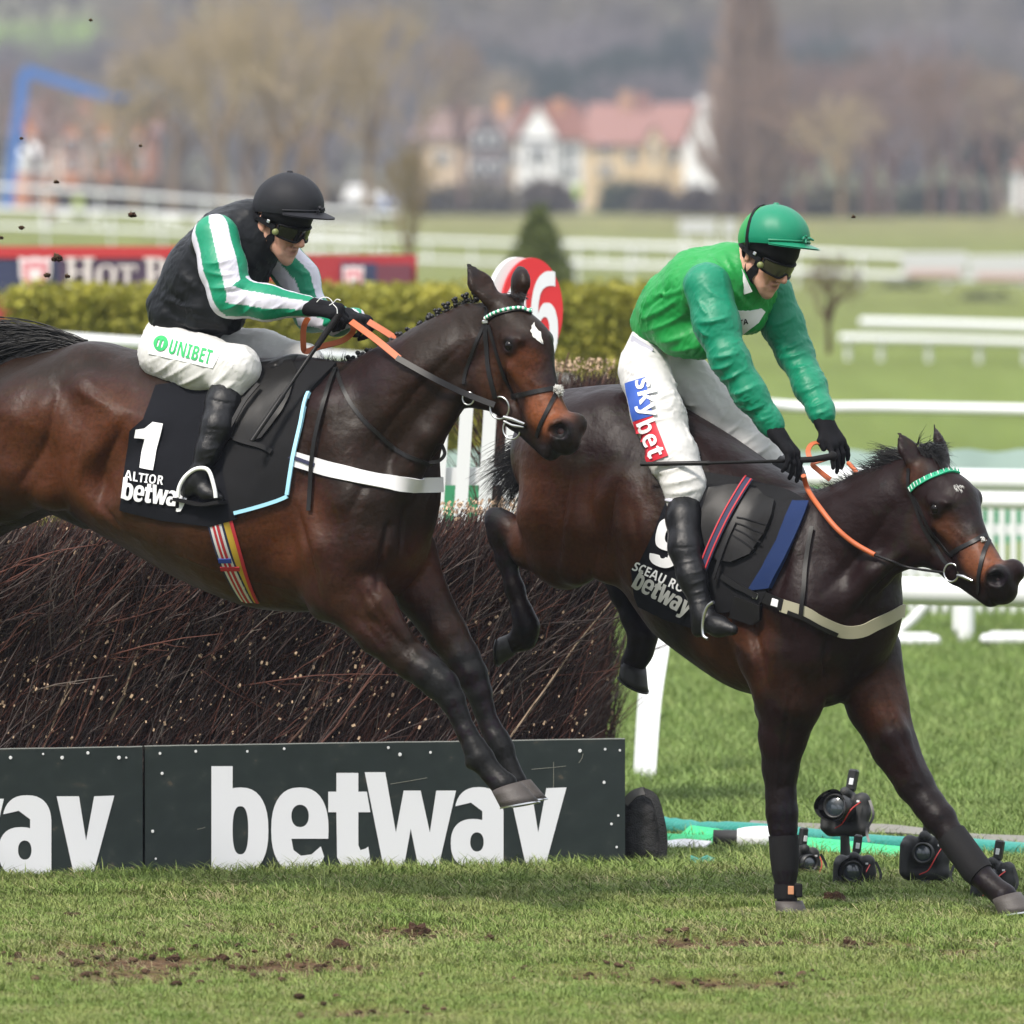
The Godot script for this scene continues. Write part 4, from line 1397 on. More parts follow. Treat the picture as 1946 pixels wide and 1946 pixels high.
func build_tack_b() -> void:
	var F := rb.F
	var h := rig(rp(rb, 1745, 910), 50.0)
	var b := thing("bridle", "dark leather bridle with bright green browband and orange reins", "bridle", rp(rb, 1790, 1000, 0.1))
	var brow := [[1729, 931], [1740, 921], [1755, 913], [1784, 901], [1807, 895], [1822, 899]]
	var bb := put(strap(F, brow, 0.02, 0.006), "browband", M.green_gem, b)
	var bp := smooth_path(brow.map(func(e): return seen_on(F, e[0], e[1])), 5)
	for i in range(1, bp.size() - 1):
		var st := st_new()
		box(st, Transform3D(Basis(Vector3.BACK, 0.35), F.snap(bp[i], 0.008)), Vector3(0.0035, 0.016, 0.004), 0.001)
		put(st, "bead", M.crystal if i % 2 else M.green_gem, bb)
	put(strap(F, [[1726, 890], [1728, 932], [1738, 955], [1754, 1000], [1770, 1028], [1788, 1056], [1802, 1075]], 0.013), "cheek_strap", M.leather, b)
	put(strap(F, [[1736, 945], [1756, 985], [1778, 1022], [1798, 1046], [1808, 1056]], 0.013), "cheek_strap", M.leather, b)
	put(strap(F, [[1806, 1055], [1828, 1040], [1852, 1028], [1874, 1017]], 0.016), "noseband", M.leather, b)
	put(strap(F, [[1880, 1025], [1870, 1048], [1863, 1080], [1860, 1112], [1858, 1128]], 0.015), "noseband", M.leather, b)
	wpart("nose_fleece", fur(seen_on(F, 1868, 1026) + Vector3(0.0, 0.0, 0.006), 60, 0.013), M.white_fur, b)
	wpart("nose_fleece", fur(seen_on(F, 1886, 1026) + Vector3(0.006, 0.0, 0.004), 100, 0.017), M.white_fur, b)
	var rs := st_new()
	ring(rs, seen_on(F, 1812, 1088) + h.n * 0.01, (h.n + h.f * 0.2).normalized(), 17 * PX, 0.0034)
	put(rs, "bit_ring", M.steel, b)
	var mp := st_new()
	tube(mp, [seen_on(F, 1824, 1093) + h.n * 0.01, seen_on(F, 1836, 1096) + h.n * 0.01, seen_on(F, 1850, 1104) + h.n * 0.004], [0.006, 0.008, 0.004], 8)
	put(mp, "bit", M.steel, b)
	var s := st_new()
	var hand := rp(rb, 1527, 904, 0.1)
	var pts := [hand]
	for e in [[1546, 932], [1569, 966], [1599, 1003], [1632, 1031], [1672, 1054]]:
		pts.append(seen_on(F, e[0], e[1]) + rb.n * 0.03)
	pts = smooth_path(pts, 5)
	var rad := []
	for i in pts.size():
		rad.append(0.0095)
	tube(s, pts, rad, 8)
	put(s, "rein_grip", M.orange, b, "orange rubber grip of the near rein")
	s = st_new()
	tube(s, smooth_path([pts[-1], seen_on(F, 1704, 1066) + rb.n * 0.03, seen_on(F, 1738, 1078) + rb.n * 0.035, seen_on(F, 1798, 1088) + h.n * 0.012], 5), [0.005], 6)
	put(s, "rein", M.leather, b)
	s = st_new()
	tube(s, smooth_path([rp(rb, 1612, 880, -0.08), rp(rb, 1624, 893, -0.06), rp(rb, 1637, 912, -0.04), rp(rb, 1660, 935, -0.14)], 5), [0.008], 8)
	put(s, "rein_grip", M.orange, b, "orange rubber grip of the far rein")
	s = st_new()
	band(s, smooth_path([rp(rb, 1541, 876, 0.06), rp(rb, 1536, 858, 0.04), rp(rb, 1543, 845, 0.0), rp(rb, 1558, 843, -0.05), rp(rb, 1574, 852, -0.09)], 6), [Vector3(-0.3, 0.6, 1).normalized()], 0.018, 0.004)
	band(s, smooth_path([rp(rb, 1574, 872, -0.08), rp(rb, 1556, 878, -0.02), rp(rb, 1545, 884, 0.03), rp(rb, 1560, 898, 0.0), rp(rb, 1578, 912, -0.02)], 6), [Vector3(-0.3, 0.6, 1).normalized()], 0.018, 0.004)
	put(s, "rein_slack", M.orange, b)
	var pane := func(x, y): return rp(rb, x, y, 0.0)
	var dir := sight(1350, 1050).normalized()
	var nc := thing("number_cloth", "black number cloth with the foot of a white 9 behind the boot", "saddle cloth", rp(rb, 1270, 1080, 0.3))
	wpart("cloth", drape(F, poly([[1275, 940], [1245, 1010], [1218, 1066], [1203, 1080], [1209, 1130], [1217, 1150], [1260, 1172], [1314, 1190], [1350, 1195], [1370, 1100], [1365, 960], [1330, 925]]), pane, dir, 0.009, 13.0), M.cloth_black, nc)
	wpart("numeral", words_on(F, numeral_nine(), pane, dir, Vector2(1234, 1068), Vector2(0.955, 0.29), 92, 0.0185, 1.0), M.cloth_white, nc)
	wpart("lettering", words_on(F, "SCEAU ROYAL", pane, dir, Vector2(1207, 1079), Vector2(0.90, 0.43), 17, 0.0185, 0.95), M.cloth_white, nc)
	wpart("lettering", words_on(F, joined_letters(sponsor_letters()), pane, dir, Vector2(1206, 1110), Vector2(0.865, 0.5), 36, 0.0185, 1.0), M.cloth_silver, nc)
	var sd := thing("saddle", "black racing saddle with quilted flap and blue pad under the green jockey", "saddle", rp(rb, 1410, 1000, 0.25))
	wpart("saddle_cloth", drape(F, poly([[1330, 900], [1420, 915], [1500, 938], [1530, 955], [1495, 1050], [1462, 1118], [1446, 1150], [1400, 1160], [1345, 1165], [1345, 1000]]), pane, dir, 0.013, 13.0), M.pad, sd)
	wpart("blue_pad", drape(F, poly([[1506, 959], [1536, 960], [1520, 1000], [1494, 1060], [1466, 1118], [1424, 1122], [1452, 1080], [1478, 1030], [1494, 985]]), pane, dir, 0.020, 11.0), M.blue_pad, sd)
	wpart("flap", drape(F, poly([[1350, 935], [1340, 975], [1339, 1005], [1346, 1040], [1370, 1066], [1395, 1070], [1430, 1056], [1458, 1020], [1473, 985], [1477, 962], [1456, 953], [1440, 940], [1400, 930]]), pane, dir, 0.030, 10.0), M.flap, sd)
	var q := st_new()
	for e in [[1400, 1010, 1455, 1035], [1402, 1000, 1462, 1018], [1405, 990, 1467, 1002], [1398, 1022, 1442, 1048]]:
		strap(F, [[e[0], e[1]], [(e[0] + e[2]) * 0.5, (e[1] + e[3]) * 0.5], [e[2], e[3]]], 0.005, 0.003, 0.030, q)
	put(q, "flap_quilting", M.pad, sd)
	var sf := Field.new()
	sf.chain([[rp(rb, 1330, 925), 18 * PX], [rp(rb, 1400, 925), 20 * PX], [rp(rb, 1460, 935), 24 * PX], [rp(rb, 1500, 942), 22 * PX]], 0.03, 3.2, rb.n)
	sf.ball(rp(rb, 1455, 930, 0.06), 26 * PX, 0.03)
	wpart("seat", array_mesh(sf.net(0.012)), M.cloth_black, sd)
	var sl := [[1424, 924], [1405, 955], [1388, 985], [1372, 1018], [1358, 1050], [1346, 1082]]
	put(strap(F, sl, 0.036, 0.004, 0.038), "stirrup_leather", M.navy, sd)
	for k in [-1, 1]:
		var off: Array = sl.map(func(e): return [e[0] + k * 5, e[1] + k * 3])
		put(strap(F, off, 0.005, 0.003, 0.0425), "leather_stripe", M.red, sd)
	put(strap(F, [[1402, 1000], [1385, 1040], [1372, 1080], [1366, 1100]], 0.012, 0.004, 0.036), "girth_strap", M.leather, sd)
	wpart("girth_tab", drape(F, poly([[1400, 1132], [1448, 1150], [1446, 1176], [1432, 1186], [1390, 1172]]), pane, dir, 0.018, 10.0), M.flap, sd)
	put(strap(F, [[1378, 1095], [1400, 1110], [1425, 1122], [1446, 1134]], 0.02, 0.004, 0.024), "girth_strap", M.leather, sd)
	s = st_new()
	var ip := []
	for e in [[1356, 1144], [1345, 1152], [1338, 1170], [1335, 1192], [1337, 1208], [1345, 1214]]:
		ip.append(rp(rb, e[0], e[1], 0.42))
	tube(s, smooth_path(ip, 4), [0.006], 8)
	put(s, "stirrup_iron", M.steel, sd)
	var bg := thing("breast_girth", "grey-buff elastic breast girth across the chest of the darker horse", "breast girth", rp(rb, 1600, 1180, 0.2))
	put(strap(F, [[1486, 1150], [1528, 1164], [1560, 1183], [1602, 1200], [1636, 1199], [1664, 1186]], 0.045, 0.006, 0.003, null, 4, [rb.f * 0.02 - rb.n * 0.05 + Vector3(0, 0.02, 0), -rb.n * 0.07 + Vector3(0, 0.02, 0), -rb.n * 0.08 - rb.f * 0.03, -rb.f * 0.1]), "band", M.olive, bg)
	put(strap(F, [[1440, 1128], [1462, 1138], [1490, 1150]], 0.04, 0.006, 0.006), "band_end", M.flap, bg)
	put(strap(F, [[1500, 1163], [1530, 1175], [1560, 1192], [1590, 1205]], 0.014, 0.004, 0.010), "buckle_strap", M.flap, bg)
	s = st_new()
	box(s, Transform3D(Basis(Vector3.UP, -0.5) * Basis(Vector3.BACK, -0.25), F.snap(seen_on(F, 1479, 1146), 0.014)), Vector3(0.032, 0.026, 0.003), 0.001)
	put(s, "name_patch", M.cloth_white, bg)
	s = st_new()
	box(s, Transform3D(Basis(Vector3.BACK, -0.3), F.snap(seen_on(F, 1440, 1132), 0.016)), Vector3(0.02, 0.022, 0.006), 0.002)
	put(s, "buckle", M.steel, bg)
	put(strap(F, [[1544, 1003], [1536, 1040], [1531, 1080], [1528, 1125], [1523, 1172]], 0.015, 0.004, 0.011), "hanger_strap", M.flap, bg)

# ---------------------------------------------------------------- jockeys
func rider_materials() -> void:
	var weave := noise_tex(0.12, 3, 256, FastNoiseLite.TYPE_SIMPLEX_SMOOTH, 8)
	M.skin = bumped(vmat(0.5, 0.4), weave, 0.03, 30.0)
	M.skin.subsurf_scatter_enabled = true
	M.skin.subsurf_scatter_strength = 0.08
	M.breeches = bumped(mat(lin(0.56, 0.555, 0.545), 0.62, 0.0, 0.4), weave, 0.03, 25.0)
	M.jacket_black = bumped(mat(lin(0.009, 0.010, 0.012), 0.4, 0.0, 0.27), weave, 0.03, 25.0)
	M.silk = vmat(0.47, 0.4)
	M.silk.rim_enabled = true
	M.silk.rim = 0.06
	M.silk.rim_tint = 0.8
	M.boot_leather = bumped(mat(lin(0.006, 0.006, 0.007), 0.3, 0.0, 0.38), weave, 0.08, 14.0)
	M.glove = bumped(mat(lin(0.007, 0.007, 0.0085), 0.75, 0.0, 0.22), weave, 0.05, 40.0)
	M.glove_line = mat(lin(0.75, 0.75, 0.75), 0.7)
	M.helmet_black = bumped(mat(lin(0.014, 0.0145, 0.018), 0.6, 0.0, 0.3), weave, 0.02, 30.0)
	M.strap = mat(lin(0.006, 0.006, 0.007), 0.6, 0.0, 0.25)
	M.lens = mat(lin(0.004, 0.0045, 0.0045), 0.06, 0.0, 0.5)
	M.lens_clear = mat(lin(0.03, 0.028, 0.018), 0.08, 0.0, 0.6)
	M.vent_button = mat(lin(0.17, 0.19, 0.07), 0.4)

# folds pressed into a cloth mesh: each fold [a, b, width, height]; plus creases of a noise stretched along "along"
func crease(d: Dictionary, folds: Array, amp: float, along: Vector3, fine := 26.0, stretch := 7.0, soft := 0.0) -> Dictionary:
	var v: PackedVector3Array = d.v
	var n: PackedVector3Array = d.n
	var side := along.cross(Vector3.UP).normalized()
	var up := side.cross(along)
	for i in v.size():
		var p := v[i]
		var h := soft * n2.get_noise_3d(p.x * 9.0, p.y * 9.0, p.z * 9.0) if soft > 0.0 else 0.0
		var best := 0.0
		for f in folds:
			var ab: Vector3 = f[1] - f[0]
			var t := clampf((p - f[0]).dot(ab) / ab.length_squared(), 0.0, 1.0)
			var dd: float = p.distance_to(f[0] + ab * t) / f[2]
			if dd < 1.7:
				var k := f[3] * (0.55 * exp(-dd * dd * 2.0) + 0.45 * exp(-dd * 3.2)) * sin(PI * clampf(lerpf(f[4], f[5], t), 0.06, 0.94)) as float
				if absf(k) > absf(best):
					best = k
		h += best
		if amp == 0.0:
			v[i] = p + n[i] * h
			continue
		var a := p.dot(along) * stretch
		var b := p.dot(side) * fine
		var c := p.dot(up) * fine
		var w := 0.5 * n1.get_noise_3d(p.x * 5, p.y * 5, p.z * 5)
		var r := 1.0 - absf(n1.get_noise_3d(a + w, b + w * 3.0, c + w * 3.0)) * 2.2
		h += amp * maxf(r, 0.0) * maxf(r, 0.0) * maxf(r, 0.3) * (0.5 + 0.7 * n2.get_noise_3d(p.x * 4, p.y * 4, p.z * 4))
		v[i] = p + n[i] * h
	d.v = v
	d.n = face_normals(v, d.i)
	return d

func paint(d: Dictionary, f: Callable) -> Dictionary:
	var c := PackedColorArray()
	c.resize(d.v.size())
	for i in d.v.size():
		c[i] = f.call(d.v[i], d.n[i])
	d.c = c
	return d

# a gloved hand: wrist place, way of the fingers, back of the hand, thumb side; curl of the joints
func glove(parent: Node3D, w: Vector3, fwd: Vector3, back: Vector3, thumb_side: float, curl: Array, spread := 0.06, size := 1.0, fore := Vector3.ZERO) -> void:
	fwd = fwd.normalized()
	back = (back - fwd * back.dot(fwd)).normalized()
	var sd := fwd.cross(back).normalized() * thumb_side     # towards the thumb
	var F := Field.new()
	var z := size
	if fore != Vector3.ZERO:
		F.bone(w + fore * 0.075, w, 0.037 * z, 0.031 * z, 0.015, 0.85, back)
	F.bone(w - sd * 0.012 * z, w + (fwd * 0.07 - sd * 0.02) * z, 0.026 * z, 0.024 * z, 0.02, 0.7, back)
	F.bone(w + sd * 0.012 * z, w + (fwd * 0.075 + sd * 0.024) * z, 0.026 * z, 0.023 * z, 0.02, 0.7, back)
	var lens := [0.088, 0.098, 0.092, 0.072]
	for k in 4:
		var u := 0.033 - 0.022 * k
		var p := w + (fwd * (0.078 - 0.004 * absf(k - 1)) + sd * u) * z
		var ang := 0.0
		var d := (fwd + sd * (u * spread * 60.0)).normalized()
		var r := 0.0098
		for j in 3:
			ang += curl[k] * [0.8, 1.15, 0.75][j]
			var dir := d * cos(ang) - back * sin(ang)
			var q: Vector3 = p + dir * (lens[k] * [0.44, 0.32, 0.24][j] * z)
			F.bone(p, q, r * z, (r - 0.0008) * z, 0.005)
			r -= 0.0008
			p = q
	var tp := w + (fwd * 0.022 + sd * 0.03) * z
	var tq := tp + (fwd * 0.032 + sd * 0.022 - back * 0.012) * z
	F.bone(tp - sd * 0.012 * z, tq, 0.014 * z, 0.0115 * z, 0.012)
	var tr: Vector3 = tq + (fwd * 0.028 - sd * 0.004 * curl[4] - back * (0.018 * curl[4])) * z
	F.bone(tq, tr, 0.0115 * z, 0.0095 * z, 0.005)
	var d := crease(F.net(0.0055), [], 0.0014, fwd, 60.0, 30.0)
	wpart("glove", array_mesh(d), M.glove, parent)

# a head: skin, face and neck; T has x forwards, y up, z to the camera's side
func head_field(F: Field, T: Transform3D) -> void:
	var L := func(x, y, z) -> Vector3: return T * Vector3(x, y, z)
	var sx := T.basis.z.normalized()
	F.bone(L.call(-0.02, 0.05, 0), L.call(0.02, 0.055, 0), 0.083, 0.082, 0.02, 0.9, sx)
	F.bone(L.call(0.035, 0.03, 0), L.call(0.048, -0.055, 0), 0.058, 0.037, 0.03, 0.9, sx)
	for z in [-1.0, 1.0]:
		F.bone(L.call(0.005, -0.045, z * 0.05), L.call(0.07, -0.098, z * 0.018), 0.019, 0.018, 0.025)
		F.ball(L.call(0.068, -0.018, z * 0.042), 0.02, 0.025)
		F.bone(L.call(0.088, 0.022, z * 0.008), L.call(0.082, 0.02, z * 0.04), 0.011, 0.01, 0.012)
		F.ball(L.call(0.105, -0.041, z * 0.012), 0.009, 0.007)
		F.bone(L.call(-0.008, -0.02, z * 0.076), L.call(-0.014, 0.018, z * 0.082), 0.009, 0.013, 0.006, 0.5, sx)
		F.ball(L.call(0.09, 0.004, z * 0.03), 0.013, 0.008, 1.0, sx, 1)
		F.bone(L.call(0.06, -0.03, z * 0.05), L.call(0.075, -0.075, z * 0.032), 0.012, 0.01, 0.03)
		F.bone(L.call(0.094, -0.045, z * 0.02), L.call(0.086, -0.068, z * 0.03), 0.003, 0.003, 0.012, 1.0, sx, 1)
	F.bone(L.call(0.094, 0.012, 0), L.call(0.121, -0.034, 0), 0.009, 0.0125, 0.01)
	F.ball(L.call(0.08, -0.108, 0), 0.02, 0.018)
	F.bone(L.call(0.092, -0.064, -0.013), L.call(0.092, -0.064, 0.013), 0.008, 0.008, 0.009)
	F.bone(L.call(0.091, -0.082, -0.011), L.call(0.091, -0.082, 0.011), 0.0088, 0.0088, 0.008)
	F.bone(L.call(0.104, -0.073, -0.022), L.call(0.104, -0.073, 0.022), 0.0052, 0.0052, 0.004, 1.0, sx, 1)
	F.bone(L.call(-0.02, -0.04, 0), L.call(-0.055, -0.15, 0), 0.052, 0.058, 0.03)

func skin_of(T: Transform3D, p: Vector3) -> Color:
	var q := T.affine_inverse() * p
	var c := Color(0.52, 0.29, 0.21)
	var red := exp(-pow((q - Vector3(0.11, -0.025, 0)).length() / 0.025, 2.0)) + 0.7 * exp(-pow((q - Vector3(0.07, -0.03, 0.045)).length() / 0.03, 2.0)) + 0.5 * exp(-pow((q - Vector3(-0.01, 0.0, 0.08)).length() / 0.03, 2.0))
	c = c.lerp(Color(0.55, 0.21, 0.15), clampf(red, 0.0, 1.0) * 0.6)
	var lips := exp(-pow((q.y + 0.073) / 0.010, 2.0)) * exp(-pow(q.z / 0.022, 2.0)) * sstep(0.07, 0.088, q.x)
	c = c.lerp(Color(0.20, 0.055, 0.045), lips * 0.95)
	var beard := sstep(-0.045, -0.075, q.y) * sstep(0.0, 0.03, q.x) * (0.35 + 0.3 * n1.get_noise_3d(p.x * 300, p.y * 300, p.z * 300))
	return c.lerp(Color(0.20, 0.13, 0.105), clampf(beard, 0.0, 0.6) * 0.55)

# a skull cap with silk: dome, peak, band, button
func helmet(parent: Node3D, T: Transform3D, cols: Callable, mt: Material, pk: Material, knot: bool) -> void:
	var s := st_new()
	s.set_smooth_group(0)
	var C := Vector3(0.004, 0.052, 0)
	var U := 48
	var V := 18
	var pt := func(i: int, j: int) -> Vector3:
		var a := TAU * i / U
		var e := lerpf(-0.24, PI / 2, float(j) / V)
		var rx := 0.137 if cos(a) > 0 else 0.13
		var q := Vector3(cos(a) * cos(e) * rx, sin(e) * 0.114, sin(a) * cos(e) * 0.112)
		# six seams, gathered silk and a rim that drops at the back
		var seam := 0.0016 * exp(-pow(sin(a * 3.0) / 0.10, 2.0)) * cos(e)
		var g := 0.0012 * n1.get_noise_3d(a * 7.0, e * 2.0, 1.0) * cos(e) + (0.002 * n1.get_noise_3d(a * 16.0, e * 1.5, 4.0) * sstep(0.7, 0.0, e) if knot else 0.0)
		q *= 1.0 - seam * 8.0 + g * 8.0
		if j == 0:
			q *= 0.985
		if cos(a) < 0.0:
			q.y -= 0.014 * cos(a) * cos(a) * cos(e)
		return T * (C + q)
	for j in V:
		for i in U:
			for ij in [[i, j], [i, j + 1], [i + 1, j + 1], [i, j], [i + 1, j + 1], [i + 1, j]]:
				var p: Vector3 = pt.call(ij[0] % U, ij[1])
				s.set_color(cols.call((T.affine_inverse() * p) - C))
				s.add_vertex(p)
	var hm := wpart("helmet", done(s), mt, parent)
	var k := st_new()
	lathe(k, T * Transform3D(Basis(), C + Vector3(0, 0.113, 0)), [Vector2(0, 0.007), Vector2(0.008, 0.006), Vector2(0.012, 0.0), Vector2(0.012, -0.004)], 12)
	wpart("button", done(k), pk, hm)
	# peak: a thin curved sheet
	var b := st_new()
	b.set_smooth_group(0)
	for side in 2:
		for i in 20:
			var rows := []
			for ii in [i, i + 1]:
				var a := lerpf(-1.12, 1.12, ii / 20.0)
				var r0 := Vector3(cos(a) * 0.134, -0.022 + 0.006 * cos(a), sin(a) * 0.110)
				var out := 0.048 * pow(maxf(cos(a * 1.35), 0.0), 0.7)
				var r1 := r0 + Vector3(cos(a) * out + out * 0.2, -0.006 - 0.012 * out / 0.045, sin(a) * out * 0.7)
				var th := Vector3(0, 0.0022 if side == 0 else -0.0022, 0)
				rows.append([T * (C + r0 * 0.97 + th), T * (C + r1 + th)])
			if side == 0:
				quad(b, rows[0][0], rows[0][1], rows[1][1], rows[1][0])
			else:
				quad(b, rows[1][0], rows[1][1], rows[0][1], rows[0][0])
	wpart("peak", done(b), pk, hm)
	var e := st_new()
	var rim := []
	for i in 61:
		var a := lerpf(-1.12, 1.12, i / 60.0)
		rim.append(T * (C + Vector3(cos(a) * 0.137, -0.016 + 0.006 * cos(a), sin(a) * 0.113)))
	tube(e, rim, [0.0042], 6)
	if knot:      # bow tied over the peak
		for q in [[0.142, -0.004, 0.0, 0.155, 0.012, 0.012], [0.142, -0.004, 0.0, 0.158, -0.002, 0.036], [0.142, -0.004, 0.0, 0.156, -0.002, -0.03], [0.146, -0.008, 0.01, 0.164, -0.014, 0.022]]:
			tube(e, [T * (C + Vector3(q[0], q[1], q[2])), T * (C + Vector3((q[0] + q[3]) * 0.5, (q[1] + q[4]) * 0.5 + 0.006, (q[2] + q[5]) * 0.5)), T * (C + Vector3(q[3], q[4], q[5]))], [0.004, 0.007, 0.003], 6)
	else:
		for q in [[0.144, -0.006, 0.0, 0.155, 0.006, 0.014], [0.144, -0.006, 0.0, 0.154, 0.0, -0.014], [0.144, -0.006, 0.0, 0.152, -0.012, 0.02]]:
			tube(e, [T * (C + Vector3(q[0], q[1], q[2])), T * (C + Vector3(q[3], q[4], q[5]))], [0.005, 0.006], 6)
	wpart("tie_ribbon", done(e), pk, hm)

# goggles with strap and side vent, black band under the helmet, chin harness
func headgear(parent: Node3D, T: Transform3D, lens: Material, F: Field) -> void:
	var L := func(x, y, z) -> Vector3: return T * Vector3(x, y, z)
	var band_s := st_new()
	band_s.set_smooth_group(0)
	var gog := st_new()
	gog.set_smooth_group(0)
	var rimm := st_new()
	var top := []
	var low := []
	var wrap := func(a: float, y: float, g: float) -> Vector3:
		return L.call(cos(a) * (0.094 + g) + 0.006, y, sin(a) * (0.082 + g))
	for i in 24:
		var a0 := lerpf(-1.75, 1.75, i / 24.0)
		var a1 := lerpf(-1.75, 1.75, (i + 1) / 24.0)
		quad(band_s, wrap.call(a1, 0.018, 0.013), wrap.call(a1, 0.05, 0.017), wrap.call(a0, 0.05, 0.017), wrap.call(a0, 0.018, 0.013))
		quad(band_s, wrap.call(a1, 0.05, 0.017), wrap.call(a1, 0.095, 0.008), wrap.call(a0, 0.095, 0.008), wrap.call(a0, 0.05, 0.017))
		quad(band_s, wrap.call(a0, 0.018, 0.013), wrap.call(a0, 0.018, 0.0), wrap.call(a1, 0.018, 0.0), wrap.call(a1, 0.018, 0.013))
		var b0 := lerpf(-1.0, 1.0, i / 24.0)
		var b1 := lerpf(-1.0, 1.0, (i + 1) / 24.0)
		var lo := func(b: float) -> float: return -0.033 + 0.024 * exp(-pow(b / 0.16, 2.0)) + 0.012 * absf(b)
		var g := func(b: float) -> float: return 0.019 - 0.004 * absf(b)
		quad(gog, wrap.call(b1, lo.call(b1), g.call(b1)), wrap.call(b1, 0.006, g.call(b1) + 0.003), wrap.call(b0, 0.006, g.call(b0) + 0.003), wrap.call(b0, lo.call(b0), g.call(b0)))
		quad(gog, wrap.call(b1, 0.006, g.call(b1) + 0.003), wrap.call(b1, 0.022, g.call(b1)), wrap.call(b0, 0.022, g.call(b0)), wrap.call(b0, 0.006, g.call(b0) + 0.003))
		top.append(wrap.call(b0, 0.021, g.call(b0) + 0.001))
		low.append(wrap.call(b0, lo.call(b0), g.call(b0) + 0.001))
		if i == 23:
			top.append(wrap.call(b1, 0.021, g.call(b1) + 0.001))
			low.append(wrap.call(b1, lo.call(b1), g.call(b1) + 0.001))
	wpart("head_band", done(band_s), M.strap, parent)
	var gg := wpart("goggles", done(gog), lens, parent)
	var loop := top.duplicate()
	low.reverse()
	loop.append_array(low)
	loop.append(top[0])
	tube(rimm, loop, [0.0038], 6)
	wpart("goggle_frame", done(rimm), M.strap, gg)
	var st := st_new()
	for z in [-1.0, 1.0]:
		band(st, smooth_path([L.call(0.055, 0.004, z * 0.088), L.call(0.01, 0.008, z * 0.094), L.call(-0.05, 0.012, z * 0.085), L.call(-0.1, 0.014, z * 0.03)], 5), [T.basis.z.normalized() * z], 0.018, 0.003)
	wpart("goggle_strap", done(st), M.strap, gg)
	var vb := st_new()
	var vt := T * Transform3D(Basis(Vector3.RIGHT, PI / 2).rotated(Vector3.UP, 0.25), Vector3(0.068, -0.006, 0.096))
	lathe(vb, vt, [Vector2(0.0, 0.008), Vector2(0.008, 0.008), Vector2(0.0105, 0.005), Vector2(0.0115, -0.004)], 16)
	wpart("side_vent", done(vb), M.vent_button, gg)
	# harness: a broad strap before and behind the ear, meeting under the jaw
	var hs := st_new()
	for z in [-1.0, 1.0]:
		for q in [[[0.03, 0.02, 0.09], [0.03, -0.03, 0.078], [0.02, -0.075, 0.06], [0.02, -0.11, 0.02]], [[-0.045, 0.02, 0.09], [-0.035, -0.03, 0.074], [-0.005, -0.07, 0.062], [0.02, -0.11, 0.02]]]:
			var pts := []
			for e in q:
				pts.append(F.snap(L.call(e[0], e[1], z * e[2]), 0.003))
			var sm := smooth_path(pts, 4)
			var nr := []
			for p in sm:
				nr.append(F.slope(p))
			band(hs, sm, nr, 0.030, 0.004)
	wpart("chin_harness", done(hs), M.strap, parent)
	var bk := st_new()
	box(bk, Transform3D(T.basis.orthonormalized(), L.call(0.028, 0.018, 0.099)), Vector3(0.014, 0.012, 0.004), 0.002)
	wpart("harness_buckle", done(bk), M.steel, parent)

func head_frame(at: Vector3, yaw_deg: float, pitch_deg: float, roll_deg := 0.0) -> Transform3D:
	var a := deg_to_rad(yaw_deg)
	var p := deg_to_rad(pitch_deg)
	var f := Vector3(cos(a) * cos(p), -sin(p), sin(a) * cos(p))
	var sd := Vector3(-sin(a), 0, cos(a))
	var up := sd.cross(f).normalized()
	var B := Basis(f, up, sd)
	B = B.rotated(f, deg_to_rad(roll_deg))
	return Transform3D(B, at)

func lim(r: Rig, F: Field, q: Array, k := 0.03, fl := 1.0) -> void:
	var pts := []
	for e in q:
		pts.append([rp(r, e[0], e[1], e[3]), e[2] * PX])
	F.chain(pts, k, fl, r.n)

func fold(r: Rig, F: Field, q: Array) -> Array:       # [x0, y0, x1, y1, width, height] in the picture
	var out := []
	for e in q:
		var n := clampi(int(Vector2(e[2] - e[0], e[3] - e[1]).length() / 12.0), 2, 6)
		var pts := []
		for i in n + 1:
			var u := float(i) / n
			pts.append(seen_on(F, lerpf(e[0], e[2], u), lerpf(e[1], e[3], u) + e[4] * 0.8 * sin(PI * u)))
		for i in n:
			out.append([pts[i], pts[i + 1], e[4] * PX * 1.15, e[5] * PX * 0.95, float(i) / n, float(i + 1) / n])
	return out

# under the clothes: one body from neck to feet
func body_mesh(F: Field, T: Transform3D) -> ArrayMesh:
	return array_mesh(paint(F.net(0.0062), func(p, _n): return skin_of(T, p)))

func stripes(p: Vector3, _n: Vector3, bones: Array, front: Vector3, ca: Color, cb: Color) -> Color:
	# angle round the nearest stretch of the arm decides the stripe
	var best := 1e9
	var ang := 0.0
	for b in bones:
		var ab: Vector3 = b[1] - b[0]
		var t := clampf((p - b[0]).dot(ab) / ab.length_squared(), 0.0, 1.0)
		var q: Vector3 = b[0] + ab * t
		var d := p.distance_to(q)
		if d < best:
			best = d
			var ax := ab.normalized()
			var u: Vector3 = (b[2] - ax * b[2].dot(ax)).normalized()
			var w := ax.cross(u)
			var v := p - q
			ang = atan2(v.dot(w), v.dot(u))
	var k := fposmod(ang / TAU * 8.0 + 0.5, 2.0)
	return ca if k < 1.0 else cb

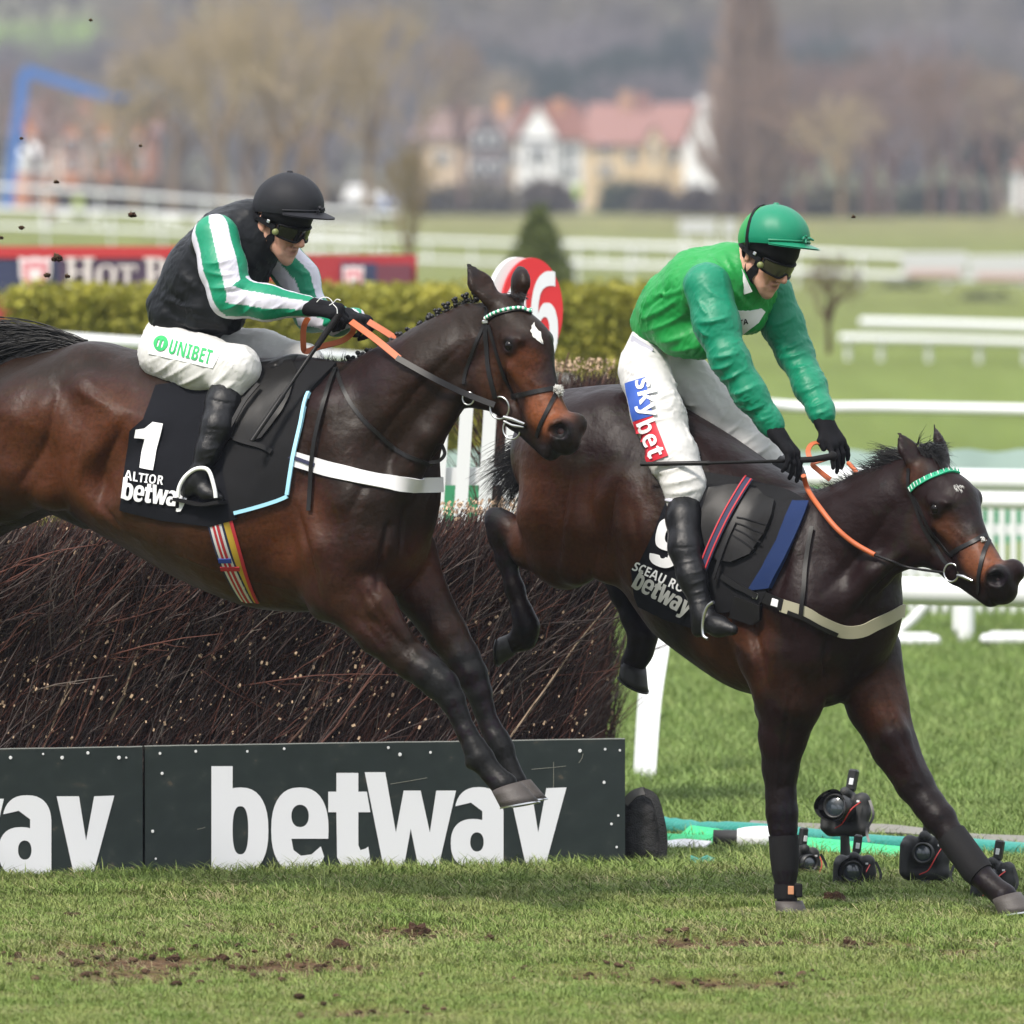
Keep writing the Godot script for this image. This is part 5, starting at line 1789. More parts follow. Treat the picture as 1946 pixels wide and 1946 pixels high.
func build_jockey_a() -> void:
	var r := ra
	var T := head_frame(rp(r, 530, 424), 38.0, 21.0)
	var o := thing("person", "jockey in black silks with green and white striped sleeves, white breeches and black helmet", "jockey", rp(r, 400, 720))
	var hf := Field.new()
	head_field(hf, T)
	var B := Field.new()
	head_field(B, T)
	lim(r, B, [[500, 440, 30, 0.0], [455, 470, 52, 0.0], [410, 530, 66, 0.0], [360, 595, 58, 0.0], [325, 655, 52, 0.0]], 0.05, 1.2)
	lim(r, B, [[318, 672, 42, 0.1], [452, 703, 28, 0.2], [430, 745, 22, 0.225], [424, 775, 18, 0.265]], 0.03)
	lim(r, B, [[400, 660, 42, -0.1], [575, 690, 28, -0.2], [565, 735, 20, -0.225]], 0.03)
	lim(r, B, [[413, 450, 30, 0.17], [436, 565, 24, 0.21], [578, 581, 13, 0.12]], 0.03)
	lim(r, B, [[520, 470, 30, -0.15], [590, 598, 22, -0.18], [675, 605, 12, -0.06]], 0.03)
	wpart("body", body_mesh(B, T), M.skin, o)
	var TH := head_frame(Vector3.ZERO, 38.0, 5.0)
	TH.origin = rp(r, 547, 389) - TH.basis * Vector3(0.004, 0.052, 0)
	helmet(o, TH, func(_q): return Color.WHITE, M.helmet_black, M.helmet_black, false)
	headgear(o, T, M.lens, hf)
	# black jacket
	var J := Field.new()
	lim(r, J, [[358, 596, 74, 0.0], [405, 532, 88, 0.0], [448, 470, 80, 0.0]], 0.06, 1.08)
	lim(r, J, [[448, 470, 70, 0.0], [480, 440, 52, 0.0], [500, 452, 36, 0.0]], 0.05, 1.0)
	lim(r, J, [[405, 452, 40, 0.15], [500, 465, 40, -0.15]], 0.05)
	lim(r, J, [[305, 575, 22, 0.08], [318, 600, 24, 0.1]], 0.05)
	lim(r, J, [[400, 592, 46, 0.1], [430, 600, 36, 0.1]], 0.05)
	var jd := J.net(0.0085)
	jd = crease(jd, fold(r, J, [[300, 560, 400, 590, 9, 5], [290, 590, 420, 625, 9, 6], [330, 510, 400, 560, 8, 4], [350, 470, 395, 530, 8, 4], [310, 540, 380, 600, 8, -4], [390, 415, 450, 425, 9, 5], [460, 470, 500, 520, 9, 5], [480, 460, 530, 520, 8, 4], [360, 600, 440, 615, 8, 4]]), 0.006, Vector3(0.8, -0.5, 0.3).normalized(), 12.0, 3.0, 0.005)
	wpart("jacket", array_mesh(jd), M.jacket_black, o)
	# sleeves
	var green := Color(0.004, 0.21, 0.11)
	var white := Color(0.56, 0.545, 0.62)
	var qa := [[410, 452, 45, 0.17], [424, 510, 42, 0.21], [438, 563, 38, 0.22], [505, 575, 32, 0.18], [583, 582, 21, 0.12]]
	var S := Field.new()
	lim(r, S, qa, 0.035)
	var bones := []
	for i in 4:
		bones.append([rp(r, qa[i][0], qa[i][1], qa[i][3]), rp(r, qa[i + 1][0], qa[i + 1][1], qa[i + 1][3]), Vector3(0.25, 0.2, 1) if i < 2 else Vector3(-0.05, 0.1, 1)])
	var sd := crease(S.net(0.0042), fold(r, S, [[385, 500, 445, 490, 6, 4], [388, 515, 450, 520, 6, 4], [395, 545, 455, 540, 7, 6], [420, 590, 470, 560, 7, 5], [450, 600, 490, 570, 6, 4], [500, 590, 540, 575, 5, 3], [540, 595, 575, 580, 5, 3], [430, 555, 470, 545, 5, -4]]), 0.002, Vector3(0.2, 1, 0), 16.0, 5.0, 0.002)
	sd = paint(sd, func(p, n): return stripes(p, n, bones, Vector3.BACK, white, green))
	wpart("sleeve", array_mesh(sd), M.silk, o, "green and white striped near sleeve")
	var qb := [[515, 468, 42, -0.15], [568, 530, 37, -0.18], [592, 596, 32, -0.18], [640, 610, 26, -0.12], [676, 604, 19, -0.06]]
	S = Field.new()
	lim(r, S, qb, 0.035)
	var bones2 := []
	for i in 4:
		bones2.append([rp(r, qb[i][0], qb[i][1], qb[i][3]), rp(r, qb[i + 1][0], qb[i + 1][1], qb[i + 1][3]), Vector3(0.2, 0.1, 1)])
	sd = crease(S.net(0.005), fold(r, S, [[560, 510, 590, 520, 6, 4], [575, 550, 605, 545, 6, 4], [600, 620, 640, 600, 6, 4]]), 0.002, Vector3(0.2, 1, 0), 16.0, 5.0, 0.002)
	sd = paint(sd, func(p, n): return stripes(p, n, bones2, Vector3.BACK, green, white))
	wpart("sleeve", array_mesh(sd), M.silk, o, "green and white striped far sleeve")
	# breeches
	var P := Field.new()
	lim(r, P, [[338, 622, 52, 0.0], [322, 660, 54, 0.0]], 0.05, 1.25)
	lim(r, P, [[318, 672, 56, 0.10], [385, 692, 52, 0.17], [450, 700, 41, 0.21], [438, 732, 34, 0.225]], 0.04)
	lim(r, P, [[385, 662, 50, -0.10], [500, 672, 42, -0.17], [578, 690, 34, -0.20], [570, 722, 30, -0.21]], 0.04)
	var pd := crease(P.net(0.0075), fold(r, P, [[290, 712, 350, 668, 5, 4], [305, 722, 375, 680, 5, 4], [330, 735, 400, 700, 5, 5], [280, 690, 330, 655, 5, 3], [395, 738, 440, 700, 5, 4], [420, 742, 450, 720, 4, 3], [500, 700, 540, 660, 5, 4], [520, 705, 560, 670, 5, 4], [545, 705, 580, 680, 4, 3], [300, 640, 330, 628, 5, 4], [455, 650, 490, 690, 6, 4]]), 0.0045, Vector3(0.75, 0.65, 0), 17.0, 4.0, 0.003)
	wpart("breeches", array_mesh(pd), M.breeches, o)
	var pane := func(x, y): return rp(r, x, y, 0.1)
	var dir := sight(350, 680).normalized()
	var gm := mat(lin(0.02, 0.36, 0.10), 0.7)
	wpart("patch", drape(P, poly([[283, 672], [300, 641], [422, 668], [405, 700]]), pane, dir, 0.0045, 8.0), mat(lin(0.78, 0.78, 0.80), 0.6), o)
	wpart("sponsor_emblem", words_on(P, fill([blob(-0.55, -0.55, 0.55, 0.55, 2.0)], [blob(-0.28, -0.3, -0.12, 0.22, 4.0), blob(0.04, -0.3, 0.2, 0.22, 4.0)], [-0.2, 0.12]), pane, dir, Vector2(308, 654), Vector2(0.97, 0.25), 25, 0.008), gm, o)
	wpart("sponsor_lettering", words_on(P, "UNIBET", pane, dir, Vector2(322, 672), Vector2(0.965, 0.26), 25, 0.008, 0.66), gm, o)
	# boots
	var F := ra.F
	var out := func(px, py, rad) -> Vector3: return seen_on(F, px, py) + r.n * (rad * PX + 0.012)
	var bt := Field.new()
	lim(r, bt, [[432, 735, 31, 0.225], [424, 768, 32, 0.262], [412, 810, 29, 0.315], [396, 855, 22, 0.345], [379, 896, 18, 0.36]], 0.03)
	lim(r, bt, [[376, 905, 18, 0.362], [362, 930, 15, 0.366]], 0.025)
	lim(r, bt, [[372, 918, 19, 0.366], [396, 938, 15, 0.37], [417, 946, 9, 0.374]], 0.025)
	lim(r, bt, [[345, 941, 6, 0.366], [358, 936, 12, 0.366]], 0.015)
	var bd := crease(bt.net(0.006), fold(r, bt, [[385, 855, 430, 845, 3, 2], [378, 870, 420, 860, 3, 2], [372, 885, 405, 876, 3, 2], [385, 830, 430, 828, 3, 1.5], [392, 757, 455, 768, 3, -3], [385, 812, 440, 818, 2.5, -2]]), 0.0016, Vector3(0.3, -1, 0), 26.0, 16.0, 0.002)
	wpart("boot", array_mesh(bd), M.boot_leather, o, "near riding boot in the stirrup")
	var sole := st_new()
	band(sole, smooth_path([rp(r, 338, 946, 0.366), rp(r, 360, 950, 0.368), rp(r, 390, 956, 0.372), rp(r, 424, 951, 0.374)], 4), [Vector3(0.1, -1, 0.1)], 0.07, 0.012)
	wpart("boot_sole", done(sole), M.boot, o)
	var b2 := Field.new()
	lim(r, b2, [[568, 722, 28, -0.225], [550, 800, 26, -0.31], [530, 850, 20, -0.33], [515, 900, 17, -0.34], [545, 935, 14, -0.35]], 0.03)
	wpart("boot", array_mesh(b2.net(0.009)), M.boot_leather, o, "far riding boot")
	# gloves round the reins
	var fist := [1.05, 1.0, 1.0, 1.05, 1.0]
	glove(o, rp(r, 597, 584, 0.12), (rp(r, 665, 596, 0.10) - rp(r, 597, 584, 0.12)), Vector3(-0.05, 1, 0.45), -1.0, fist, 0.02, 1.06, (rp(r, 570, 580, 0.13) - rp(r, 600, 584, 0.12)).normalized() * 0.6)
	glove(o, rp(r, 660, 600, -0.04), (rp(r, 712, 610, -0.02) - rp(r, 660, 598, -0.04)), Vector3(-0.05, 1, -0.1), 1.0, fist, 0.02, 1.0, (rp(r, 640, 602, -0.07) - rp(r, 660, 600, -0.04)).normalized() * 0.6)
	var gl := st_new()
	for q in [[[602, 574], [611, 566], [624, 566], [632, 575], [626, 580]], [[632, 577], [640, 569], [647, 571]], [[633, 578], [640, 586], [641, 596]]]:
		var pts := []
		for e in q:
			pts.append(rp(r, e[0], e[1], 0.144))
		tube(gl, smooth_path(pts, 4), [0.0016], 5)
	wpart("glove_piping", done(gl), M.glove_line, o)
	# whip in the near hand
	var w := thing("whip", "black padded whip held along the thigh of the rider in black and green", "whip", rp(r, 560, 720, 0.25))
	var ws := st_new()
	var wa := rp(r, 645, 596, 0.13)
	var we := rp(r, 478, 838, 0.37)
	var wb := wa.lerp(we, 0.26)
	tube(ws, [wa, wa.lerp(wb, 0.5), wb], [0.011, 0.0115, 0.0105], 10)
	wpart("handle", done(ws), M.boot, w)
	ws = st_new()
	tube(ws, [wb, wb.lerp(we, 0.5), wb.lerp(we, 0.52), we], [0.0075, 0.006, 0.0095, 0.0085], 10)
	wpart("shaft", done(ws), M.flap, w)

func build_jockey_b() -> void:
	var r := rb
	var T := head_frame(rp(r, 1452, 486), 40.0, 28.0, -4.0)
	var o := thing("person", "jockey in emerald green silks and green cap, white breeches, standing in the stirrups", "jockey", rp(r, 1290, 900))
	var hf := Field.new()
	head_field(hf, T)
	var B := Field.new()
	head_field(B, T)
	lim(r, B, [[1420, 505, 32, 0.0], [1390, 522, 46, 0.0], [1345, 555, 62, 0.0], [1290, 605, 42, 0.0], [1240, 670, 34, 0.0]], 0.05, 1.1)
	lim(r, B, [[1228, 715, 40, 0.1], [1283, 880, 28, 0.22], [1302, 940, 24, 0.25], [1301, 985, 18, 0.30]], 0.03)
	lim(r, B, [[1310, 720, 40, -0.1], [1445, 865, 26, -0.2], [1475, 892, 20, -0.225]], 0.03)
	lim(r, B, [[1350, 550, 30, 0.15], [1385, 680, 22, 0.19], [1466, 806, 12, 0.12]], 0.03)
	lim(r, B, [[1475, 562, 30, -0.15], [1511, 675, 22, -0.18], [1562, 788, 12, -0.1]], 0.03)
	wpart("body", body_mesh(B, T), M.skin, o)
	var g1 := Color(0.003, 0.175, 0.092)
	var g2 := Color(0.008, 0.235, 0.046)
	var capm: StandardMaterial3D = M.silk
	var TH := head_frame(Vector3.ZERO, 40.0, 3.0, -4.0)
	TH.origin = rp(r, 1470, 450) - TH.basis * Vector3(0.004, 0.052, 0)
	helmet(o, TH, func(q): return g2 if q.x < -0.045 + 0.2 * q.y or (q.z < -0.035 and q.x > 0.0) else g1, capm, mat(lin(0.003, 0.165, 0.085), 0.4), true)
	headgear(o, T, M.lens_clear, hf)
	# elastic round the cap
	var el := st_new()
	var ep := []
	for i in 13:
		var a := lerpf(-0.35, PI * 0.93, i / 12.0)
		ep.append(TH * Vector3(-0.055 + 0.03 * cos(a), 0.045 + 0.113 * sin(a), 0.109 * cos(a)))
	band(el, ep, ep.map(func(p): return (p - TH * Vector3(-0.03, 0.05, 0)).normalized()), 0.012, 0.004)
	wpart("cap_elastic", done(el), M.strap, o)
	# collar
	var cs := st_new()
	var cp := [T * Vector3(-0.02, -0.075, 0.07), T * Vector3(0.012, -0.10, 0.066), T * Vector3(0.04, -0.128, 0.048)]
	band(cs, smooth_path(cp, 4), [T.basis.z], 0.034, 0.006)
	wpart("collar", done(cs), M.cloth_white, o)
	var J := Field.new()
	lim(r, J, [[1258, 622, 52, 0.0], [1295, 588, 72, 0.0], [1345, 552, 78, 0.0], [1390, 522, 58, 0.0]], 0.06, 1.15)
	lim(r, J, [[1390, 520, 50, 0.0], [1418, 512, 42, 0.0]], 0.04)
	lim(r, J, [[1345, 545, 42, 0.15], [1462, 558, 40, -0.15]], 0.06)
	lim(r, J, [[1290, 640, 40, 0.08], [1330, 650, 34, 0.08]], 0.05)
	lim(r, J, [[1215, 610, 14, 0.05], [1235, 585, 20, 0.05]], 0.04)
	lim(r, J, [[1400, 590, 40, -0.02], [1420, 600, 36, -0.05]], 0.05)
	var jd := crease(J.net(0.0075), fold(r, J, [[1210, 610, 1300, 560, 7, 6], [1225, 630, 1310, 590, 7, 6], [1240, 560, 1310, 545, 7, 5], [1250, 650, 1320, 630, 7, 6], [1270, 665, 1330, 655, 6, 5], [1320, 480, 1350, 520, 6, 5], [1340, 475, 1385, 520, 6, 5], [1370, 470, 1400, 525, 6, 5], [1320, 600, 1340, 650, 7, 6], [1300, 570, 1330, 620, 6, -6], [1390, 540, 1420, 580, 6, 5], [1410, 545, 1430, 580, 6, -4], [1220, 590, 1280, 540, 6, -4]]), 0.007, Vector3(0.8, 0.5, 0.3).normalized(), 13.0, 3.0, 0.006)
	jd = paint(jd, func(_p, _n): return g2)
	wpart("jacket", array_mesh(jd), M.silk, o)
	# chest patch and its print
	var pane := func(x, y): return rp(r, x, y, 0.0)
	var dir := sight(1420, 620).normalized()
	wpart("chest_patch", drape(J, poly([[1397, 589], [1425, 590], [1446, 586], [1452, 592], [1440, 612], [1412, 634], [1396, 628]]), pane, dir, 0.006, 7.0), M.cloth_white, o)
	wpart("chest_lettering", words_on(J, "STA", pane, dir, Vector2(1398, 617), Vector2(0.98, -0.16), 10, 0.009, 1.0), M.strap, o)
	var sleeve := func(q: Array, folds: Array, label: String):
		var S := Field.new()
		lim(r, S, q, 0.035)
		var d := crease(S.net(0.006), fold(r, S, folds), 0.0045, Vector3(0.8, 0.6, 0), 18.0, 5.0, 0.004)
		d = paint(d, func(_p, _n): return g1)
		wpart("sleeve", array_mesh(d), M.silk, o, label)
	sleeve.call([[1345, 545, 46, 0.16], [1362, 615, 41, 0.19], [1385, 680, 34, 0.2], [1426, 748, 30, 0.17], [1462, 800, 22, 0.135], [1470, 812, 20, 0.13]], [[1320, 612, 1390, 600, 6, 6], [1325, 620, 1350, 640, 6, 5], [1345, 680, 1410, 665, 6, 5], [1340, 700, 1395, 690, 6, 5], [1360, 725, 1420, 700, 6, 5], [1385, 750, 1440, 730, 6, 4], [1410, 780, 1455, 765, 5, 4], [1430, 800, 1470, 790, 4, 3], [1322, 560, 1345, 600, 6, 5], [1340, 545, 1380, 570, 6, 4]], "emerald near sleeve")
	sleeve.call([[1465, 556, 42, -0.15], [1488, 618, 38, -0.18], [1511, 672, 33, -0.19], [1540, 735, 29, -0.15], [1560, 780, 22, -0.11], [1564, 792, 20, -0.1]], [[1460, 620, 1510, 600, 6, 4], [1475, 665, 1535, 645, 6, 5], [1480, 680, 1540, 665, 6, 5], [1495, 700, 1550, 690, 6, 4], [1520, 745, 1565, 725, 5, 4], [1535, 775, 1575, 760, 4, 4], [1540, 788, 1580, 775, 4, 3]], "emerald far sleeve")
	# breeches
	var P := Field.new()
	lim(r, P, [[1248, 650, 46, 0.0], [1232, 690, 50, 0.0]], 0.05, 1.3)
	lim(r, P, [[1225, 708, 50, 0.10], [1252, 790, 47, 0.18], [1280, 870, 44, 0.22], [1302, 925, 38, 0.245], [1302, 955, 33, 0.255]], 0.04)
	lim(r, P, [[1300, 715, 50, -0.09], [1372, 785, 44, -0.15], [1440, 858, 37, -0.2], [1468, 888, 31, -0.22]], 0.04)
	var pd := crease(P.net(0.0075), fold(r, P, [[1195, 660, 1260, 680, 4, 4], [1190, 680, 1250, 700, 4, 4], [1185, 700, 1240, 720, 4, 3], [1270, 700, 1300, 760, 6, 4], [1290, 760, 1330, 770, 5, 5], [1240, 900, 1320, 880, 5, 5], [1250, 920, 1330, 905, 5, 5], [1262, 938, 1338, 925, 5, 5], [1320, 720, 1380, 790, 6, 4], [1350, 740, 1380, 800, 5, 4], [1370, 830, 1420, 790, 5, 4], [1400, 850, 1450, 815, 5, 5], [1420, 870, 1470, 840, 5, 5], [1300, 800, 1320, 850, 4, 4], [1230, 760, 1290, 740, 5, 4]]), 0.006, Vector3(0.85, 0.4, 0.2), 16.0, 5.0, 0.004)
	wpart("breeches", array_mesh(pd), M.breeches, o)
	var bs := st_new()
	band(bs, [seen_on(P, 1202, 642) + r.n * 0.003, seen_on(P, 1222, 655) + r.n * 0.004, seen_on(P, 1242, 668) + r.n * 0.004], [r.n], 0.022, 0.004)
	wpart("waistband", done(bs), mat(lin(0.45, 0.45, 0.52), 0.6), o)
	# sponsor strip down the thigh: blue above, red below
	pane = func(x, y): return rp(r, x, y, 0.15)
	dir = sight(1230, 800).normalized()
	var inside := mat(lin(0.80, 0.80, 0.82), 0.7)
	wpart("thigh_strip", drape(P, poly([[1189, 729], [1226, 718], [1241, 790], [1204, 801]]), pane, dir, 0.005, 8.0), mat(lin(0.025, 0.085, 0.40), 0.6), o, "blue upper half of the thigh strip")
	wpart("thigh_strip", drape(P, poly([[1204, 802], [1241, 791], [1270, 866], [1232, 880]]), pane, dir, 0.005, 8.0), mat(lin(0.52, 0.012, 0.03), 0.6), o, "red lower half of the thigh strip")
	wpart("thigh_lettering", words_on(P, "sky", pane, dir, Vector2(1199, 728), Vector2(0.22, 0.975), 31, 0.009, 1.05), inside, o)
	wpart("thigh_lettering", words_on(P, "bet", pane, dir, Vector2(1212, 806), Vector2(0.36, 0.93), 31, 0.009, 1.1), inside, o)
	# boots
	var F := rb.F
	var out := func(px, py, rad) -> Vector3: return seen_on(F, px, py) + r.n * (rad * PX + 0.02)
	var bt := Field.new()
	lim(r, bt, [[1301, 950, 30, 0.255], [1300, 985, 31, 0.30], [1302, 1040, 29, 0.345], [1315, 1095, 25, 0.36], [1332, 1150, 21, 0.365]], 0.04)
	lim(r, bt, [[1334, 1165, 20, 0.366], [1328, 1196, 15, 0.37]], 0.025)
	lim(r, bt, [[1338, 1175, 21, 0.37], [1366, 1190, 18, 0.375], [1392, 1197, 11, 0.38]], 0.025)
	var bd := crease(bt.net(0.006), fold(r, bt, [[1310, 1090, 1345, 1080, 3, 2], [1308, 1110, 1345, 1098, 3, 2.5], [1312, 1128, 1350, 1116, 3, 2.5], [1315, 1145, 1352, 1135, 3, 2], [1275, 1040, 1330, 1038, 2.5, -2], [1280, 1070, 1330, 1062, 3, 2]]), 0.0016, Vector3(0.3, -1, 0), 26.0, 14.0, 0.002)
	wpart("boot", array_mesh(bd), M.boot_leather, o, "near riding boot in the stirrup")
	var b2 := Field.new()
	lim(r, b2, [[1472, 888, 30, -0.22], [1500, 905, 28, -0.25], [1522, 950, 24, -0.30], [1530, 1020, 20, -0.33], [1520, 1080, 17, -0.34], [1550, 1110, 14, -0.35]], 0.03)
	wpart("boot", array_mesh(b2.net(0.008)), M.boot_leather, o, "far riding boot")
	var bc := st_new()
	ring(bc, rp(r, 1301, 953, 0.255), Vector3(0.08, 1, 0.0).normalized(), 0.062, 0.008, 6)
	wpart("breeches_cuff", done(bc), mat(lin(0.55, 0.55, 0.65), 0.7), o)
	# gloves: half open, fingers down towards the reins
	glove(o, rp(r, 1478, 826, 0.13), rp(r, 1524, 884, 0.11) - rp(r, 1478, 826, 0.13), Vector3(0.7, 0.7, 0.35), -1.0, [0.42, 0.38, 0.45, 0.55, 0.6], 0.07, 1.06, (rp(r, 1466, 808, 0.135) - rp(r, 1478, 826, 0.13)).normalized() * 0.55)
	glove(o, rp(r, 1568, 806, -0.10), rp(r, 1602, 862, -0.10) - rp(r, 1568, 806, -0.10), Vector3(0.6, 0.6, 0.7), 1.0, [0.16, 0.34, 0.40, 0.36, 0.3], 0.13, 1.06, (rp(r, 1562, 790, -0.1) - rp(r, 1568, 806, -0.10)).normalized() * 0.55)
	var w := thing("whip", "thin black whip held level under the green jockey's hands", "whip", rp(r, 1420, 872, 0.2))
	var ws := st_new()
	tube(ws, [rp(r, 1588, 866, 0.02), rp(r, 1583, 867, 0.03), rp(r, 1576, 868, 0.04), rp(r, 1545, 873, 0.06), rp(r, 1495, 876, 0.10)], [0.012, 0.020, 0.0125, 0.011, 0.0105], 10)
	wpart("handle", done(ws), M.boot, w)
	ws = st_new()
	tube(ws, [rp(r, 1495, 876, 0.10), rp(r, 1350, 880, 0.28), rp(r, 1345, 880, 0.285), rp(r, 1218, 882, 0.34)], [0.0065, 0.0055, 0.009, 0.008], 10)
	wpart("shaft", done(ws), M.flap, w)

# ---------------------------------------------------------------- the course near by
func scene_materials() -> void:
	M.pvc = bumped(mat(lin(0.66, 0.67, 0.685), 0.4), noise_tex(0.02, 4, 256), 0.05, 2.0)
	M.white_paint = mat(lin(0.64, 0.65, 0.66), 0.55)
	M.board = board_paint()
	M.vinyl = mat(lin(0.74, 0.745, 0.78), 0.5, 0.0, 0.35)
	M.twig = vmat(0.75, 0.3)
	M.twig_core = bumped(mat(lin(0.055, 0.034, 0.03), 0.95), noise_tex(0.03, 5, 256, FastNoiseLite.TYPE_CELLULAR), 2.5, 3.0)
	M.blade = vmat(0.55, 0.3)
	M.blade.backlight_enabled = true
	M.blade.backlight = lin(0.07, 0.10, 0.02)
	M.leaf = vmat(0.6, 0.3)
	M.leaf.backlight_enabled = true
	M.leaf.backlight = lin(0.04, 0.05, 0.008)
	M.soil = bumped(vmat(0.95, 0.2), noise_tex(0.05, 5, 256), 1.2, 6.0)
	M.bark = vmat(0.9, 0.2)
	M.black_plastic = mat(lin(0.010, 0.0105, 0.011), 0.42)
	M.black_grip = bumped(mat(lin(0.011, 0.0115, 0.012), 0.62), noise_tex(0.2, 2, 128), 0.05, 40.0)
	M.glass_lens = mat(lin(0.01, 0.02, 0.03), 0.03, 0.0, 0.9)
	M.glass_lens.clearcoat_enabled = true
	M.teal_sheet = bumped(mat(lin(0.012, 0.20, 0.165), 0.5), noise_tex(0.03, 4, 256), 0.6, 4.0)
	M.green_sheet = bumped(mat(lin(0.02, 0.42, 0.16), 0.55), noise_tex(0.03, 4, 256), 0.5, 4.0)
	M.bag = bumped(mat(lin(0.009, 0.009, 0.010), 0.75), noise_tex(0.06, 4, 256), 0.3, 8.0)

func board_paint() -> StandardMaterial3D:      # dark paint with scuffs and dust
	var im := noise_tex(0.012, 5, 512, FastNoiseLite.TYPE_SIMPLEX_SMOOTH, 21)
	var m := mat(Color.WHITE, 0.42)
	m.albedo_texture = ramp_tex(im, [[0.0, lin(0.011, 0.017, 0.0165)], [0.55, lin(0.0145, 0.0215, 0.021)], [0.78, lin(0.019, 0.026, 0.025)], [0.88, lin(0.032, 0.037, 0.034)], [0.93, lin(0.07, 0.06, 0.045)], [1.0, lin(0.11, 0.085, 0.06)]])
	m.uv1_triplanar = true
	m.uv1_world_triplanar = true
	m.uv1_scale = Vector3(1.4, 1.4, 1.4)
	return m

var patches := []       # bare earth: [place, half length, half depth]
func bare(x: float, z: float) -> float:     # 0 turf .. 1 earth
	var w := 0.0
	for q in patches:
		var d = Vector2((x - q[0].x) / q[1], (z - q[0].z) / q[2]).length()
		if d < 1.6:
			w = maxf(w, sstep(1.3, 0.55, d + 0.75 * n1.get_noise_3d(x * 7.0, 3.0, z * 7.0) + 0.4 * n1.get_noise_3d(x * 24.0, 5.0, z * 24.0)))
	return w

func lay(x: float, z: float) -> float:      # height of the ground
	var d := -z
	var h := 0.0
	if d < 80.0:
		h = 0.012 * n1.get_noise_3d(x * 1.3, 0, z * 1.3) + 0.006 * n1.get_noise_3d(x * 5, 0, z * 5)
		h -= 0.02 * bare(x, z)
	h += 1.0 * sstep(230, 320, d) * sstep(-6.0, -10.0, x / d * 330.0 ) * (1.0 - sstep(520, 760, d))
	return h

func build_ground() -> void:
	for q in [[130, 1750, 0.05, 0.05], [755, 1772, 0.24, 0.16], [650, 1800, 0.13, 0.1], [560, 1836, 0.22, 0.2], [280, 1826, 0.22, 0.2], [240, 1850, 0.16, 0.2], [40, 1820, 0.16, 0.12], [480, 1775, 0.16, 0.14], [190, 1800, 0.18, 0.12], [1380, 1790, 0.36, 0.16], [1240, 1800, 0.16, 0.12], [1640, 1800, 0.22, 0.14], [1820, 1815, 0.1, 0.12], [970, 1795, 0.12, 0.1], [1110, 1850, 0.12, 0.1], [1400, 1870, 0.16, 0.14], [700, 1925, 0.12, 0.12]]:
		patches.append([ground_at(q[0], q[1]), q[2] * 1.45, q[3] * 2.5])
	var xs := []
	var zs := []
	var z := -34.0
	while z > -60.0:
		zs.append(z)
		z -= 0.07 if z > -47.5 else 0.2
	while z > -1000.0:
		zs.append(z)
		z *= 1.045
	zs.append(-1000.0)
	var cols := 96
	var v := PackedVector3Array()
	var c := PackedColorArray()
	var idx := PackedInt32Array()
	# the strip that is seen is fine; a wide margin left and right reaches far out
	for zz in zs:
		for k in cols + 1:
			var u: float = lerpf(-1.0, 1.0, float(k) / cols)
			var half: float = 0.0465 * -zz
			var x: float = u * half
			if k == 0:
				x = -maxf(400.0, half * 5)
			elif k == cols:
				x = maxf(400.0, half * 5)
			v.append(Vector3(x, lay(x, zz), zz))
			c.append(turf(x, zz))
	for i in zs.size() - 1:
		for k in cols:
			var a := i * (cols + 1) + k
			idx.append_array([a, a + cols + 1, a + 1, a + 1, a + cols + 1, a + cols + 2])
	# behind and under the camera
	var b := v.size()
	v.append_array([Vector3(-400, 0, 60), Vector3(400, 0, 60), Vector3(-400, 0, -34), Vector3(400, 0, -34)])
	for k in 4:
		c.append(Color(0.17, 0.19, 0.06))
	idx.append_array([b, b + 2, b + 1, b + 1, b + 2, b + 3])
	var m := vmat(0.95, 0.15)
	var im := noise_tex(0.03, 5, 512, FastNoiseLite.TYPE_SIMPLEX_SMOOTH, 31)
	m.albedo_texture = ramp_tex(im, [[0.0, Color(0.62, 0.62, 0.62)], [0.5, Color(0.92, 0.92, 0.90)], [1.0, Color(1, 1, 0.95)]])
	bumped(m, noise_tex(0.04, 5, 512, FastNoiseLite.TYPE_SIMPLEX_SMOOTH, 32), 2.0, 1.2)
	setting("ground", array_mesh({"v": v, "n": face_normals(v, idx), "i": idx, "c": c}), m)

func turf(x: float, z: float) -> Color:
	var d := -z
	var near := Color(0.145, 0.17, 0.05)
	var mid := Color(0.17, 0.225, 0.066)
	var far := Color(0.20, 0.225, 0.085)
	var c := near.lerp(mid, sstep(46, 56, d)).lerp(far, sstep(100, 300, d))
	c = c.lerp(Color(0.23, 0.21, 0.10), sstep(380, 700, d) * 0.6)
	var g := 1.0 + 0.20 * n2.get_noise_3d(x * 1.6, 0, z * 1.6) + 0.16 * n2.get_noise_3d(x * 0.3, 4, z * 0.3)
	if d > 62.0:      # mowing and wear far off
		g += 0.16 * n2.get_noise_3d(x * 0.05, 2, z * 0.09)
	c = Color(c.r * g, c.g * g, c.b * g)
	# darker sward right of the far rail
	c = c.lerp(Color(0.13, 0.20, 0.04), sstep(84, 92, d) * sstep(112, 100, d) * (0.3 + 0.4 * n2.get_noise_3d(x * 0.8, 7, z * 0.25)))
	if d < 50.0:
		var e := bare(x, z)
		var soil := Color(0.125, 0.078, 0.05) * (1.0 + 0.7 * n1.get_noise_3d(x * 20, 1, z * 20))
		c = c.lerp(soil, e)
	return c

